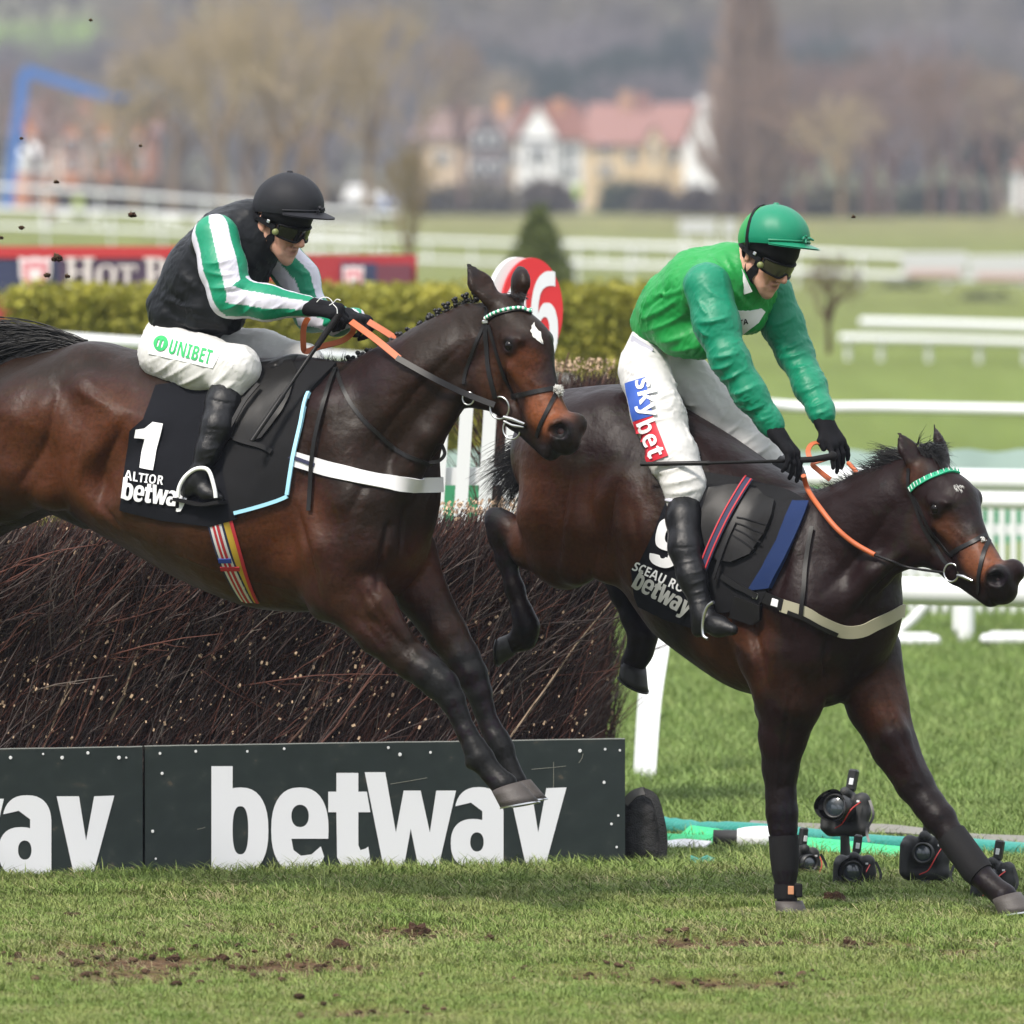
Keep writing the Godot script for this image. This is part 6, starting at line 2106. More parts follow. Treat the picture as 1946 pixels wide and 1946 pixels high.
func blade_mesh(n: int, h: float, lean: float, w: float, sd: int) -> ArrayMesh:
	var g := RandomNumberGenerator.new()
	g.seed = sd
	var s := st_new()
	for i in n:
		var a := g.randf() * TAU
		var o := Vector3(g.randf_range(-0.03, 0.03), -0.006, g.randf_range(-0.03, 0.03))
		var dir := Vector3(cos(a), 0, sin(a))
		var hh := h * g.randf_range(0.5, 1.15)
		var sd2 := Vector3(-sin(a + 0.6), 0, cos(a + 0.6)) * (w * g.randf_range(0.7, 1.2))
		var p1 := o + Vector3.UP * hh * 0.55 + dir * (lean * hh * 0.25)
		var p2 := o + Vector3.UP * hh * (0.95 - lean * 0.2) + dir * (lean * hh * g.randf_range(0.5, 1.0))
		var t := g.randf_range(0.55, 1.45)
		var dry := g.randf() < 0.2
		var cb := Color(0.8, 0.9, 0.7) * t if not dry else Color(1.9, 1.45, 1.6) * t
		var q := [[o - sd2, o + sd2, p1 + sd2 * 0.8], [o - sd2, p1 + sd2 * 0.8, p1 - sd2 * 0.8], [p1 - sd2 * 0.8, p1 + sd2 * 0.8, p2]]
		for tri in q:
			for vv in tri:
				s.set_color(cb)
				s.add_vertex(vv)
	return done(s)

func scatter(called: String, m: Mesh, mt: Material, where: Array, cols: Array, parent: Node3D = self) -> MultiMeshInstance3D:
	var mm := MultiMesh.new()
	mm.transform_format = MultiMesh.TRANSFORM_3D
	mm.use_colors = cols.size() > 0
	mm.mesh = m
	mm.instance_count = where.size()
	for i in where.size():
		mm.set_instance_transform(i, where[i])
		if cols.size():
			mm.set_instance_color(i, cols[i])
	var o := MultiMeshInstance3D.new()
	o.name = called
	o.multimesh = mm
	o.material_override = mt
	parent.add_child(o, true)
	o.set_meta("kind", "stuff")
	return o

func build_grass() -> void:
	var kinds := [blade_mesh(12, 0.062, 0.8, 0.0019, 1), blade_mesh(12, 0.05, 1.3, 0.0021, 2), blade_mesh(10, 0.085, 0.9, 0.0021, 3), blade_mesh(13, 0.036, 1.6, 0.0019, 4), blade_mesh(9, 0.07, 3.2, 0.0016, 5)]
	var where := [[], [], [], [], []]
	var cols := [[], [], [], [], []]
	var zones := [[36.5, 41.0, 900, 0.55], [41.0, 44.6, 1250, 0.75], [44.6, 46.9, 1350, 1.0], [46.9, 52.0, 620, 0.9], [52.0, 60.0, 330, 1.0], [60.0, 76.0, 130, 1.2]]
	for q in zones:
		var z0: float = q[0]
		var z1: float = q[1]
		var right_only: bool = z0 > 46.5
		var wid := 0.0425 * (z0 + z1)
		var count := int((z1 - z0) * wid * q[2])
		for i in count:
			var d := rng.randf_range(z0, z1)
			var x := rng.randf_range(-0.0425, 0.0425) * d
			if right_only and x < 0.004 * d:
				continue
			var e := bare(x, -d) if d < 50 else 0.0
			if rng.randf() < e * 0.96:
				continue
			if d < fence_depth(x) + 0.05 and d > fence_depth(x) - 0.02 and x < 0.46:
				continue
			if d > fence_depth(x) and x < 0.46 and d < 49.0:
				continue
			var lush := 0.55 + 0.5 * n2.get_noise_3d(x * 1.1, 3, d * 1.1) + 0.6 * sstep(45.0, 46.4, d)
			var k := 3 if lush < 0.45 else (1 if rng.randf() < 0.5 else 0)
			if rng.randf() < (lush - 0.55) * 0.7:
				k = 2
			var s: float = rng.randf_range(0.75, 1.25) * q[3]
			var b := Basis(Vector3.UP, rng.randf() * TAU).scaled(Vector3(s, s * rng.randf_range(0.8, 1.15), s))
			where[k].append(Transform3D(b, Vector3(x, lay(x, -d), -d)))
			var c := Color(0.162, 0.222, 0.056).lerp(Color(0.165, 0.232, 0.068), sstep(45.5, 50, d))
			c = c.lerp(Color(0.29, 0.27, 0.12), clampf(0.15 - 0.8 * n2.get_noise_3d(x * 2.4, 9, d * 2.4), 0.0, 0.75) * (1.0 - 0.6 * sstep(45, 48, d)))
			var g := rng.randf_range(0.8, 1.25)
			cols[k].append(Color(c.r * g, c.g * g, c.b * g))
			if d < 47.0 and rng.randf() < 0.05 + 0.4 * e:      # dead, flattened straw
				where[4].append(Transform3D(b, Vector3(x + 0.02, lay(x, -d) + 0.004, -d)))
				cols[4].append(Color(0.27, 0.235, 0.12) * rng.randf_range(0.6, 1.25))
	var names := ["short green grass blades growing over the near turf", "bent green grass blades of the near turf", "longer lush grass blades by the boards and beyond", "short worn grass blades on the trodden strip", "pale dead straw blades lying flat in the near turf"]
	for k in 5:
		var o := scatter(numbered("grass"), kinds[k], M.blade, where[k], cols[k])
		o.set_meta("label", names[k])
		o.set_meta("category", "grass")
	# crumbs of earth kicked out of the bare patches
	var m := SphereMesh.new()
	m.radius = 0.01
	m.height = 0.014
	m.radial_segments = 7
	m.rings = 4
	var cw := []
	var cc := []
	for q in patches:
		for i in int(75 * q[1] / 0.3):
			var x: float = q[0].x + rng.randfn() * q[1] * 0.8
			var z: float = q[0].z + rng.randfn() * q[2] * 0.8
			var k := pow(rng.randf(), 3.0) * 1.3 + 0.25
			cw.append(Transform3D(Basis(Vector3(rng.randfn(), rng.randfn(), rng.randfn()).normalized(), rng.randf() * TAU).scaled(Vector3(k * 1.4, k, k)), Vector3(x, lay(x, z) + 0.012, z)))
			cc.append(Color(0.075, 0.046, 0.03) * rng.randf_range(0.5, 1.5))
	var cr := scatter("soil_crumbs", m, M.soil, cw, cc)
	cr.set_meta("label", "dark crumbs of earth strewn round the bare patches")
	cr.set_meta("category", "earth")

# the line of the fence: left end nearer than the right end
var fa: Vector3
var fb: Vector3
var fn: Vector3
func fence_depth(x: float) -> float:
	return -lerpf(fa.z, fb.z, (x - fa.x) / (fb.x - fa.x))

func fence_line() -> void:
	fa = ground_at(0, 1674)
	fb = ground_at(1190, 1652)
	var t := (fb - fa).normalized()
	fn = Vector3(-t.z, 0, t.x).normalized()
	if fn.z < 0:
		fn = -fn

func build_boards() -> void:
	var t := (fb - fa).normalized()
	var plane := func(px, py, off): return onto(px, py, fa + fn * off, fn)
	var letters := sponsor_letters()
	var px_of := func(p: Vector2, dx: float, dy: float) -> Vector2: return Vector2((p.x * 300.0 + 597.0 + dx) * 0.6729, 1380.0 + (413.0 - p.y * 300.0 + dy) * 0.6729)
	var screw := CylinderMesh.new()
	screw.top_radius = 0.0045
	screw.bottom_radius = 0.0055
	screw.height = 0.004
	screw.radial_segments = 10
	var defs := [
		[276.0, 1188.0, 1419.0, 1405.0, 0.0, 0.0, "dark green sponsor board with the whole white word, right of the joint", [[304, 1432], [372, 1428], [470, 1428], [540, 1423], [738, 1421], [760, 1434], [818, 1430], [1102, 1427], [1150, 1424], [1178, 1426], [308, 1470], [296, 1632], [1148, 1487], [1162, 1566], [1175, 1550], [1172, 1610], [290, 1580]]],
		[-700.0, 271.0, 1436.0, 1420.0, -1277.0, 23.0, "dark green sponsor board with only the last letters showing, left of the joint", [[82, 1433], [118, 1440], [167, 1431], [226, 1440], [240, 1440], [20, 1440]]]]
	for df in defs:
		var o := thing("advertising_board", df[6], "board", plane.call((df[0] + df[1]) * 0.5, 1660, 0.0), "boards along the foot of the fence")
		var bl: Vector3 = plane.call(df[0], 1700, 0.0)
		var br: Vector3 = plane.call(df[1], 1700, 0.0)
		var tl: Vector3 = plane.call(df[0], df[2], 0.0)
		var tr: Vector3 = plane.call(df[1], df[3], 0.0)
		bl = Vector3(tl.x, -0.05, tl.z)
		br = Vector3(tr.x, -0.05, tr.z)
		var s := st_new()
		s.set_smooth_group(-1)
		var k := fn * 0.022
		quad(s, bl, tl, tr, br)
		quad(s, br - k, tr - k, tl - k, bl - k)
		quad(s, tl, tl - k, tr - k, tr)
		quad(s, br, tr, tr - k, br - k)
		quad(s, bl - k, tl - k, tl, bl)
		wpart("panel", done(s), M.board, o)
		# bare, chipped top edge of the sheet
		s = st_new()
		var pts := []
		for i in 41:
			pts.append(tl.lerp(tr, i / 40.0) + Vector3(0, 0.0012 * rng.randf(), 0) - fn * 0.010)
		band(s, pts, [Vector3.UP], 0.016, 0.003)
		wpart("edge", done(s), mat(lin(0.28, 0.29, 0.27), 0.8), o)
		for li in letters.size():
			var ls := st_new()
			ls.set_smooth_group(-1)
			for tri in letters[li]:
				var q := []
				for p in tri:
					var pp: Vector2 = px_of.call(p, df[4], df[5])
					q.append(plane.call(pp.x, pp.y, 0.003))
				if (q[1] - q[0]).cross(q[2] - q[0]).dot(fn) > 0.0:
					q.reverse()
				for p in q:
					ls.add_vertex(p)
			wpart("letter", done(ls), M.vinyl, o)
		for e in df[7]:
			var sc := part("screw", screw, M.white_paint, o)
			sc.position = plane.call(e[0], e[1], 0.002) - spot_of(o)
			sc.rotation = Vector3(PI / 2, 0, 0)
			sc.scale = Vector3.ONE * rng.randf_range(0.7, 1.3)
		if df[0] > 0:
			for q in [[742, 1490, 812, 1478], [1010, 1462, 1075, 1456], [1100, 1450, 1108, 1432], [1052, 1448, 1048, 1530], [690, 1655, 905, 1652], [410, 1598, 420, 1592], [375, 1576, 390, 1572]]:
				var ss := st_new()
				band(ss, [plane.call(q[0], q[1], 0.001), plane.call((q[0] + q[2]) * 0.5 + 2, (q[1] + q[3]) * 0.5, 0.001), plane.call(q[2], q[3], 0.001)], [fn], 0.0018, 0.001)
				wpart("scratch", done(ss), mat(lin(0.2, 0.2, 0.17), 0.8), o)

func twig_mesh(sd: int, len: float, r: float, side: int) -> ArrayMesh:
	var g := RandomNumberGenerator.new()
	g.seed = sd
	var s := st_new()
	var p := Vector3.ZERO
	var d := Vector3.UP
	var pts := [p]
	var rad := [r]
	for i in 4:
		d = (d + Vector3(g.randf_range(-1, 1), 0.4, g.randf_range(-1, 1)) * 0.16).normalized()
		p += d * len / 4
		pts.append(p)
		rad.append(r * (1.0 - 0.17 * (i + 1)))
	s.set_color(Color(1, 1, 1))
	tube(s, pts, rad, 4, true)
	for k in side:
		var b: Vector3 = pts[k % 3].lerp(pts[1 + k % 3], g.randf())
		var dd := (d + Vector3(g.randf_range(-1, 1), g.randf_range(0.1, 0.6), g.randf_range(-1, 1)) * 0.6).normalized()
		s.set_color(Color(1.1, 1.05, 1.05))
		tube(s, [b, b + dd * len * 0.09, b + (dd + Vector3(g.randf_range(-0.3, 0.3), 0.1, 0)).normalized() * len * g.randf_range(0.14, 0.24)], [r * 0.55, r * 0.4, r * 0.22], 3, false)
	# the cut end
	s.set_smooth_group(-1)
	return done(s)

# a hurdle of cut birch: body, brush and single sticks
func brush(called_label: String, a: Vector3, b: Vector3, nrm: Vector3, low: float, high: float, deep: float, lean: Vector3, count: int, sticks: int, slant_end: float) -> Node3D:
	var t := (b - a).normalized()
	var len := a.distance_to(b)
	var o := thing("brush_fence", called_label, "fence", (a + b) * 0.5, "birch fences")
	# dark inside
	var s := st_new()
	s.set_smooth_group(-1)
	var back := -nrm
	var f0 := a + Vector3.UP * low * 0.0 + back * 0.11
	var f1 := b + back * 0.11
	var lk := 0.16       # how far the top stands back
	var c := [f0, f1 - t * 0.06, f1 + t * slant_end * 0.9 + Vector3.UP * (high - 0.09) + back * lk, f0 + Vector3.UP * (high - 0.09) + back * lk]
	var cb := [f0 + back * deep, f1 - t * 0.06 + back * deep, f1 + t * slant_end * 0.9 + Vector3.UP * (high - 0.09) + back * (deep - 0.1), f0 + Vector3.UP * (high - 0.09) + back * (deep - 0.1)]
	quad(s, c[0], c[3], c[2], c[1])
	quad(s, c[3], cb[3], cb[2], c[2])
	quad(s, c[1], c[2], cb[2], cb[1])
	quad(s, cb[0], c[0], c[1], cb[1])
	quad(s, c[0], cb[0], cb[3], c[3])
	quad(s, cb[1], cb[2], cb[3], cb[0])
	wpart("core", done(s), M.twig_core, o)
	var kinds := [twig_mesh(11, 0.45, 0.0028, 5), twig_mesh(12, 0.34, 0.0024, 6), twig_mesh(13, 0.55, 0.0033, 4), twig_mesh(14, 0.26, 0.0022, 6)]
	var where := [[], [], [], []]
	var cols := [[], [], [], []]
	var at := spot_of(o)
	for i in count:
		var u := rng.randf()
		var v := pow(rng.randf(), 0.85)
		var k := rng.randi() % 4
		var h := lerpf(low - 0.25, high - 0.18, v)
		var inn := rng.randf()
		var dz := lerpf(-0.005, 0.11, inn * inn) + lk * clampf((h - low) / (high - low), 0.0, 1.0) * 0.9
		var p := a + t * (u * (len - 0.02) + slant_end * clampf(h / high, 0, 1) * u) + Vector3.UP * h + back * dz
		var dir := (lean + Vector3(rng.randfn() * 0.22, rng.randfn() * 0.18, rng.randfn() * 0.09) + nrm * 0.06).normalized()
		if rng.randf() < 0.10:
			dir = (dir + Vector3(rng.randf_range(-1, 1), rng.randf_range(-0.5, 0.5), rng.randf_range(0, 0.5))).normalized()
		if h < low + 0.2:
			dir = (dir - nrm * (maxf(dir.dot(nrm), 0.0) + 0.05)).normalized()
		var sc := rng.randf_range(0.75, 1.25)
		var over: float = (h + dir.y * 0.5 * sc * [1.0, 0.76, 1.2, 0.6][k]) - high
		if over > 0.03:
			p.y -= over - rng.randf_range(-0.02, 0.03)
		# stay short of the end
		var past: float = (p + dir * 0.5 * sc - a).dot(t) - (len + slant_end * clampf((p.y + dir.y * 0.4) / high, 0, 1))
		if past > 0.03:
			p -= t * (past - rng.randf_range(0.0, 0.06))
		var x := dir.cross(Vector3(rng.randf_range(-1, 1), rng.randf_range(-1, 1), rng.randf_range(-1, 1))).normalized()
		where[k].append(Transform3D(Basis(x, dir, x.cross(dir)).scaled_local(Vector3.ONE * sc), p - at))
		var r := rng.randf()
		var cc := Color(0.036, 0.023, 0.022)
		if r < 0.30:
			cc = Color(0.082, 0.034, 0.026)
		elif r < 0.52:
			cc = Color(0.085, 0.066, 0.062)
		elif r < 0.57:
			cc = Color(0.17, 0.14, 0.125)
		var g := rng.randf_range(0.45, 1.5)
		cols[k].append(Color(cc.r * g, cc.g * g, cc.b * g))
	for k in 4:
		scatter("brushwood", kinds[k], M.twig, where[k], cols[k], o)
	# cut ends of the birch on top and flecks of pale wood in the face
	var end := st_new()
	box(end, Transform3D(), Vector3(0.006, 0.010, 0.006))
	var em := done(end)
	where = []
	cols = []
	for i in int(count * 0.13):
		var top := rng.randf() < 0.6
		var h := high + rng.randf_range(-0.03, 0.02) if top else lerpf(low, high, pow(rng.randf(), 0.7))
		var dz := lk * clampf((h - low) / (high - low), 0, 1) * 0.9 + rng.randf() * (deep - 0.2) if top else lk * clampf((h - 0.4 - low) / (high - low), 0, 1) * 0.9 - 0.035
		var p := a + t * (rng.randf() * len + slant_end * h / high * 0.9) + Vector3.UP * h + back * dz
		var dir := (lean + Vector3(rng.randfn(), rng.randfn(), rng.randfn()) * 0.3).normalized()
		var x := dir.cross(Vector3.BACK).normalized()
		where.append(Transform3D(Basis(x, dir, x.cross(dir)).scaled_local(Vector3.ONE * (pow(rng.randf(), 2.0) * 1.1 + 0.4)), p - at))
		var g := rng.randf_range(0.3, 1.3)
		cols.append(Color(0.52 * g, 0.37 * g, 0.25 * g))
	scatter("cut_ends", em, M.twig, where, cols, o)
	# sticks thick enough to pick out
	var sm := [twig_mesh(31, 0.75, 0.006, 2), twig_mesh(32, 0.9, 0.0075, 2), twig_mesh(33, 0.5, 0.0045, 3)]
	var smat := []
	for q in [[0.10, 0.038, 0.026], [0.12, 0.06, 0.04], [0.07, 0.038, 0.032], [0.26, 0.19, 0.13]]:
		smat.append(mat(lin(q[0], q[1], q[2]), 0.75))
	for i in sticks:
		var h := lerpf(low - 0.2, high - [0.66, 0.78, 0.45][i % 3], rng.randf())
		var p := a + t * (rng.randf() * (len - 0.35)) + Vector3.UP * h + back * (lk * clampf((h - low) / (high - low), 0, 1) * 0.9 - 0.012)
		var dir := (lean + Vector3(rng.randfn() * 0.16, rng.randfn() * 0.1, 0.02) + back * 0.14).normalized()
		var x := dir.cross(Vector3(rng.randf_range(-1, 1), rng.randf_range(-1, 1), 0.3)).normalized()
		var q := part("stick", sm[i % 3], smat[rng.randi() % 4 if i % 5 == 0 else i % 3], o)
		q.transform = Transform3D(Basis(x, dir, x.cross(dir)), p - at)
	return o

func build_fences() -> void:
	var t := (fb - fa).normalized()
	var lean := (t * 0.42 + Vector3.UP).normalized()
	brush("low end of the birch fence under the leaping horse, above the sponsor boards", fa - t * 1.0 - fn * 0.10, onto(1096, 1652, fa, fn) - fn * 0.10, fn, 0.42, 1.33, 0.9, lean, 33000, 150, 0.15)
	# the far, taller shoulder of brush behind the second horse
	var a2 := away(946, 1560, 50.6)
	a2.y = 0
	var b2 := away(1172, 1560, 50.9)
	b2.y = 0
	brush("taller birch wing behind the darker horse's rump, below the numbered disc", a2, b2, Vector3(0, 0, 1), 0.3, 1.80, 0.6, Vector3(0.10, 1, 0).normalized(), 4200, 30, 0.0)
	# white wing of slats
	var w := thing("wing_fence", "white slatted wing panel between the two horses behind the birch fence", "fence", Vector3(away(900, 1500, 50.0).x, 0, -50.0))
	for i in 6:
		var xb := 700.0 + i * 45.0
		var s := st_new()
		var lo := away(xb + 6, 1330, 50.0)
		var hi := away(xb + 52, 772, 50.0)
		lo.y = 0.0
		band(s, [lo, lo.lerp(hi, 0.5), hi], [Vector3.BACK], 0.052, 0.02)
		wpart("slat", done(s), M.white_paint, w)
	for y in [905.0, 1120.0]:
		var s := st_new()
		band(s, [away(690, y, 50.04), away(985, y, 50.04)], [Vector3.BACK], 0.07, 0.03)
		wpart("cross_rail", done(s), M.white_paint, w)
	# numbered disc on its post
	var ds := thing("marker_disc", "oval red and white marker disc bearing 16 behind the horse's ears", "sign", Vector3(away(1004, 1500, 50.2).x, 0, -50.2))
	var s := st_new()
	var cen := away(1004, 590, 50.2)
	var side := Vector3(0.8, 0, 0.6).normalized()
	var nrm := Vector3(-0.6, 0, 0.8).normalized() * -1.0
	nrm = Vector3(0.35, 0, 1).normalized()
	side = Vector3(1, 0, -0.35).normalized()
	var el := func(st: SurfaceTool, off: float, rx: float, ry: float, thick: float, sh: float):
		st.set_smooth_group(-1)
		for i in 48:
			var p0 := cen + side * (cos(TAU * i / 48) * rx + sh) + Vector3.UP * sin(TAU * i / 48) * ry + nrm * off
			var p1 := cen + side * (cos(TAU * (i + 1) / 48) * rx + sh) + Vector3.UP * sin(TAU * (i + 1) / 48) * ry + nrm * off
			var cc := cen + side * sh + nrm * off
			for q in [cc, p1, p0]:
				st.add_vertex(q)
			if thick > 0:
				quad(st, p0, p1, p1 - nrm * thick, p0 - nrm * thick)
				for q in [cc - nrm * thick, p0 - nrm * thick, p1 - nrm * thick]:
					st.add_vertex(q)
	el.call(s, -0.012, 0.128, 0.212, 0.05, -0.034)
	wpart("plate", done(s), M.white_paint, ds)
	s = st_new()
	el.call(s, 0.012, 0.130, 0.210, 0.02, 0.012)
	wpart("face", done(s), mat(lin(0.62, 0.028, 0.035), 0.4), ds)
	for q in [["1", -0.10, 0.085], ["6", 0.006, 0.13]]:
		s = st_new()
		var tris = text_tris(q[0])
		for tri in tris:
			var pts := []
			for p in tri:
				pts.append(cen + side * (q[1] + p.x * 0.17) + Vector3.UP * (-0.20 + p.y * 0.345) + nrm * 0.0145)
			if (pts[1] - pts[0]).cross(pts[2] - pts[0]).dot(nrm) > 0:
				pts.reverse()
			for p in pts:
				s.add_vertex(p)
		wpart("numeral", done(s), M.vinyl, ds)
	s = st_new()
	tube(s, [Vector3(cen.x, 0, cen.z) - nrm * 0.09, cen - nrm * 0.09], [0.025], 8)
	wpart("post", done(s), M.white_paint, ds)

# a plastic running rail: tube through places, posts of a bent tube
func rail(label: String, q: Array, r: float, posts: Array, lean := 0.0, bands := 1, gap := 0.25) -> Node3D:
	var pts := []
	for e in q:
		pts.append(away(e[0], e[1], e[2]))
	var o := thing("running_rail", label, "rail", Vector3(pts[0].x, 0, pts[0].z))
	for k in bands:
		var s := st_new()
		tube(s, smooth_path(pts.map(func(p): return p - Vector3.UP * gap * k), 6), [r], 14)
		wpart("rail", done(s), M.pvc, o)
	var line := smooth_path(pts, 10)
	for u in posts:
		var i := clampf(u, 0.0, 1.0) * (line.size() - 1)
		var p: Vector3 = line[int(i)].lerp(line[mini(int(i) + 1, line.size() - 1)], i - int(i))
		var s := st_new()
		var g := Vector3(p.x - lean, lay(p.x - lean, p.z), p.z - 0.12)
		tube(s, smooth_path([g - Vector3.UP * 0.05, g.lerp(p, 0.5) + Vector3(0, 0, -0.04), p - Vector3(0, r * 0.5, 0.02)], 5), [r * 0.62, r * 0.66, r * 0.7], 10)
		wpart("post", done(s), M.pvc, o)
	return o

func build_rails() -> void:
	# the near rail beyond the fence, and its bent post by the board
	var o := rail("thick white running rail nearest the camera, behind the darker horse's chest", [[1180, 1108, 54.2], [1500, 1114, 53.9], [1700, 1122, 53.7], [1960, 1128, 53.4], [2300, 1138, 53.0]], 0.060, [0.95])
	var s := st_new()
	var pb := away(1221, 1482, 53.4)
	pb.y = -0.05
	var path := [pb, away(1232, 1340, 53.5), away(1246, 1230, 53.6), away(1248, 1170, 53.7), away(1238, 1120, 53.9), away(1215, 1108, 54.1)]
	var nr := []
	path = smooth_path(path, 6)
	for i in path.size():
		nr.append(Vector3(0.15, 0.1, 1))
	band(s, path, nr, 0.088, 0.05, 0.12)
	wpart("post", done(s), M.pvc, o, "broad swan-neck post beside the board end")
	rail("second white running rail at right, beyond the nearest one", [[1380, 906, 70.5], [1600, 908, 70.2], [1960, 914, 69.6], [2200, 918, 69.0]], 0.060, [0.54, 0.97])
	rail("lower white rail just below the second running rail at far right", [[1560, 948, 70.6], [1760, 950, 70.3], [1960, 954, 70.0]], 0.045, [])
	rail("white running rail crossing the middle distance behind both riders", [[-200, 622, 80.0], [240, 652, 80.0], [660, 680, 81.0], [1000, 716, 83.0], [1460, 770, 85.5], [1700, 775, 84.5], [1960, 780, 83.5], [2200, 786, 83]], 0.040, [0.06, 0.22, 0.36, 0.5, 0.98])
	rail("upper of two pale low rails on the grass right of the green jockey's arm", [[1640, 612, 174.0], [1800, 616, 172.0], [2000, 622, 170.0]], 0.062, [], 0.0, 1, 0.16)
	rail("lower of two pale low rails, the one on short posts", [[1600, 642, 174.0], [1800, 646, 172.0], [2000, 652, 170.0]], 0.055, [0.05, 0.22, 0.42, 0.64, 0.84])
	rail("blurred white rail far across the course behind the green helmet", [[1040, 462, 290.0], [1300, 470, 287.0], [1600, 482, 284.0], [2000, 500, 278.0]], 0.065, [0.1, 0.22, 0.34, 0.46, 0.58, 0.7, 0.82, 0.94], 0.0, 2, 0.45)
	rail("blurred white rail behind the conifer and the plaited horse's ears", [[560, 446, 360.0], [800, 456, 352.0], [1080, 466, 345.0], [1300, 474, 340.0]], 0.06, [0.05, 0.15, 0.25, 0.35, 0.45, 0.55, 0.65, 0.75, 0.85, 0.95], 0.0, 2, 0.55)
	rail("highest blurred white rail at left above the hoarding", [[-60, 352, 345.0], [200, 366, 340.0], [480, 388, 332.0], [760, 408, 325.0]], 0.055, [0.08, 0.2, 0.32, 0.44, 0.56, 0.68, 0.8, 0.92])
	rail("second blurred white rail at left above the hoarding", [[-60, 396, 300.0], [200, 404, 298.0], [420, 414, 296.0], [700, 430, 292.0]], 0.05, [0.05, 0.2, 0.35, 0.5, 0.65, 0.8, 0.95], 0.0, 2, 0.4)
	# white picket barrier and green screen behind the second rail
	var pk := thing("picket_barrier", "white picket barrier with narrow uprights at the right edge", "barrier", Vector3(away(1850, 1000, 73).x, 0, -73.0))
	for y in [936.0, 1002.0, 1082.0]:
		s = st_new()
		band(s, [away(1560, y, 73.02), away(2060, y + 6, 73.02)], [Vector3.BACK], 0.06, 0.02)
		wpart("cross_rail", done(s), M.white_paint, pk)
	for i in 24:
		s = st_new()
		var x := 1560.0 + i * 21.5
		var lo := away(x, 1160, 73.0)
		lo.y = 0.02
		band(s, [lo, away(x, 940, 73.0)], [Vector3.BACK], 0.034, 0.014)
		wpart("picket", done(s), M.white_paint, pk)
	var sc := thing("screen", "pale green fabric screen low behind the white rails", "screen", Vector3(away(1400, 1000, 76).x, 0, -76.0))
	s = st_new()
	var pts := []
	for i in 60:
		var p := away(760 + i * 24.0, 968, 76.0)
		pts.append(p + Vector3(0, 0.012 * sin(i * 1.3), 0.02 * sin(i * 0.9)))
	band(s, pts, [Vector3.BACK], 0.40, 0.01)
	wpart("fabric", done(s), mat(lin(0.03, 0.22, 0.10), 0.6), sc)
	s = st_new()
	band(s, pts.map(func(p): return p + Vector3(0, 0.28, 0.01)), [Vector3.BACK], 0.15, 0.012)
	wpart("fabric_top", done(s), mat(lin(0.32, 0.42, 0.40), 0.6), sc)
	for i in 9:
		s = st_new()
		var p := away(780 + i * 170.0, 900, 76.03)
		tube(s, [Vector3(p.x, 0, p.z), p + Vector3.UP * 0.1], [0.02], 6)
		wpart("stake", done(s), M.white_paint, sc)
	# white feet of the barrier
	for e in [[1735, 1182, 68.0], [1915, 1180, 68.2]]:
		var ft := thing("barrier_foot", "flat white barrier foot on the grass under the rail, %s" % ("by the horse's chest" if e[0] < 1800 else "at the right edge"), "barrier foot", Vector3(away(e[0], e[1], e[2]).x, 0, -e[2]), "barrier feet")
		s = st_new()
		box(s, Transform3D(Basis(), Vector3(away(e[0], e[1], e[2]).x, 0.05, -e[2])), Vector3(0.30, 0.06, 0.12), 0.02)
		wpart("block", done(s), M.white_paint, ft)
		s = st_new()
		box(s, Transform3D(Basis(), Vector3(away(e[0], e[1], e[2]).x, 0.084, -e[2])), Vector3(0.2, 0.02, 0.07), 0.008)
		wpart("ridge", done(s), M.white_paint, ft)
	var pp := thing("white_post", "short white post standing on the grass below the rail at right", "post", Vector3(away(1836, 1205, 69.0).x, 0, -69.0))
	s = st_new()
	var pz := Vector3(away(1836, 1205, 69.0).x, 0, -69.0)
	lathe(s, Transform3D(Basis(), pz), [Vector2(0.045, -0.02), Vector2(0.042, 0.8), Vector2(0.03, 0.83), Vector2(0.0, 0.84)], 14)
	wpart("shaft", done(s), M.pvc, pp)
	s = st_new()
	tube(s, [pz + Vector3(-0.42, 0.02, 0), pz + Vector3(-0.28, 0.14, 0), pz + Vector3(-0.14, 0.30, 0)], [0.03], 8)
	wpart("brace", done(s), M.pvc, pp)

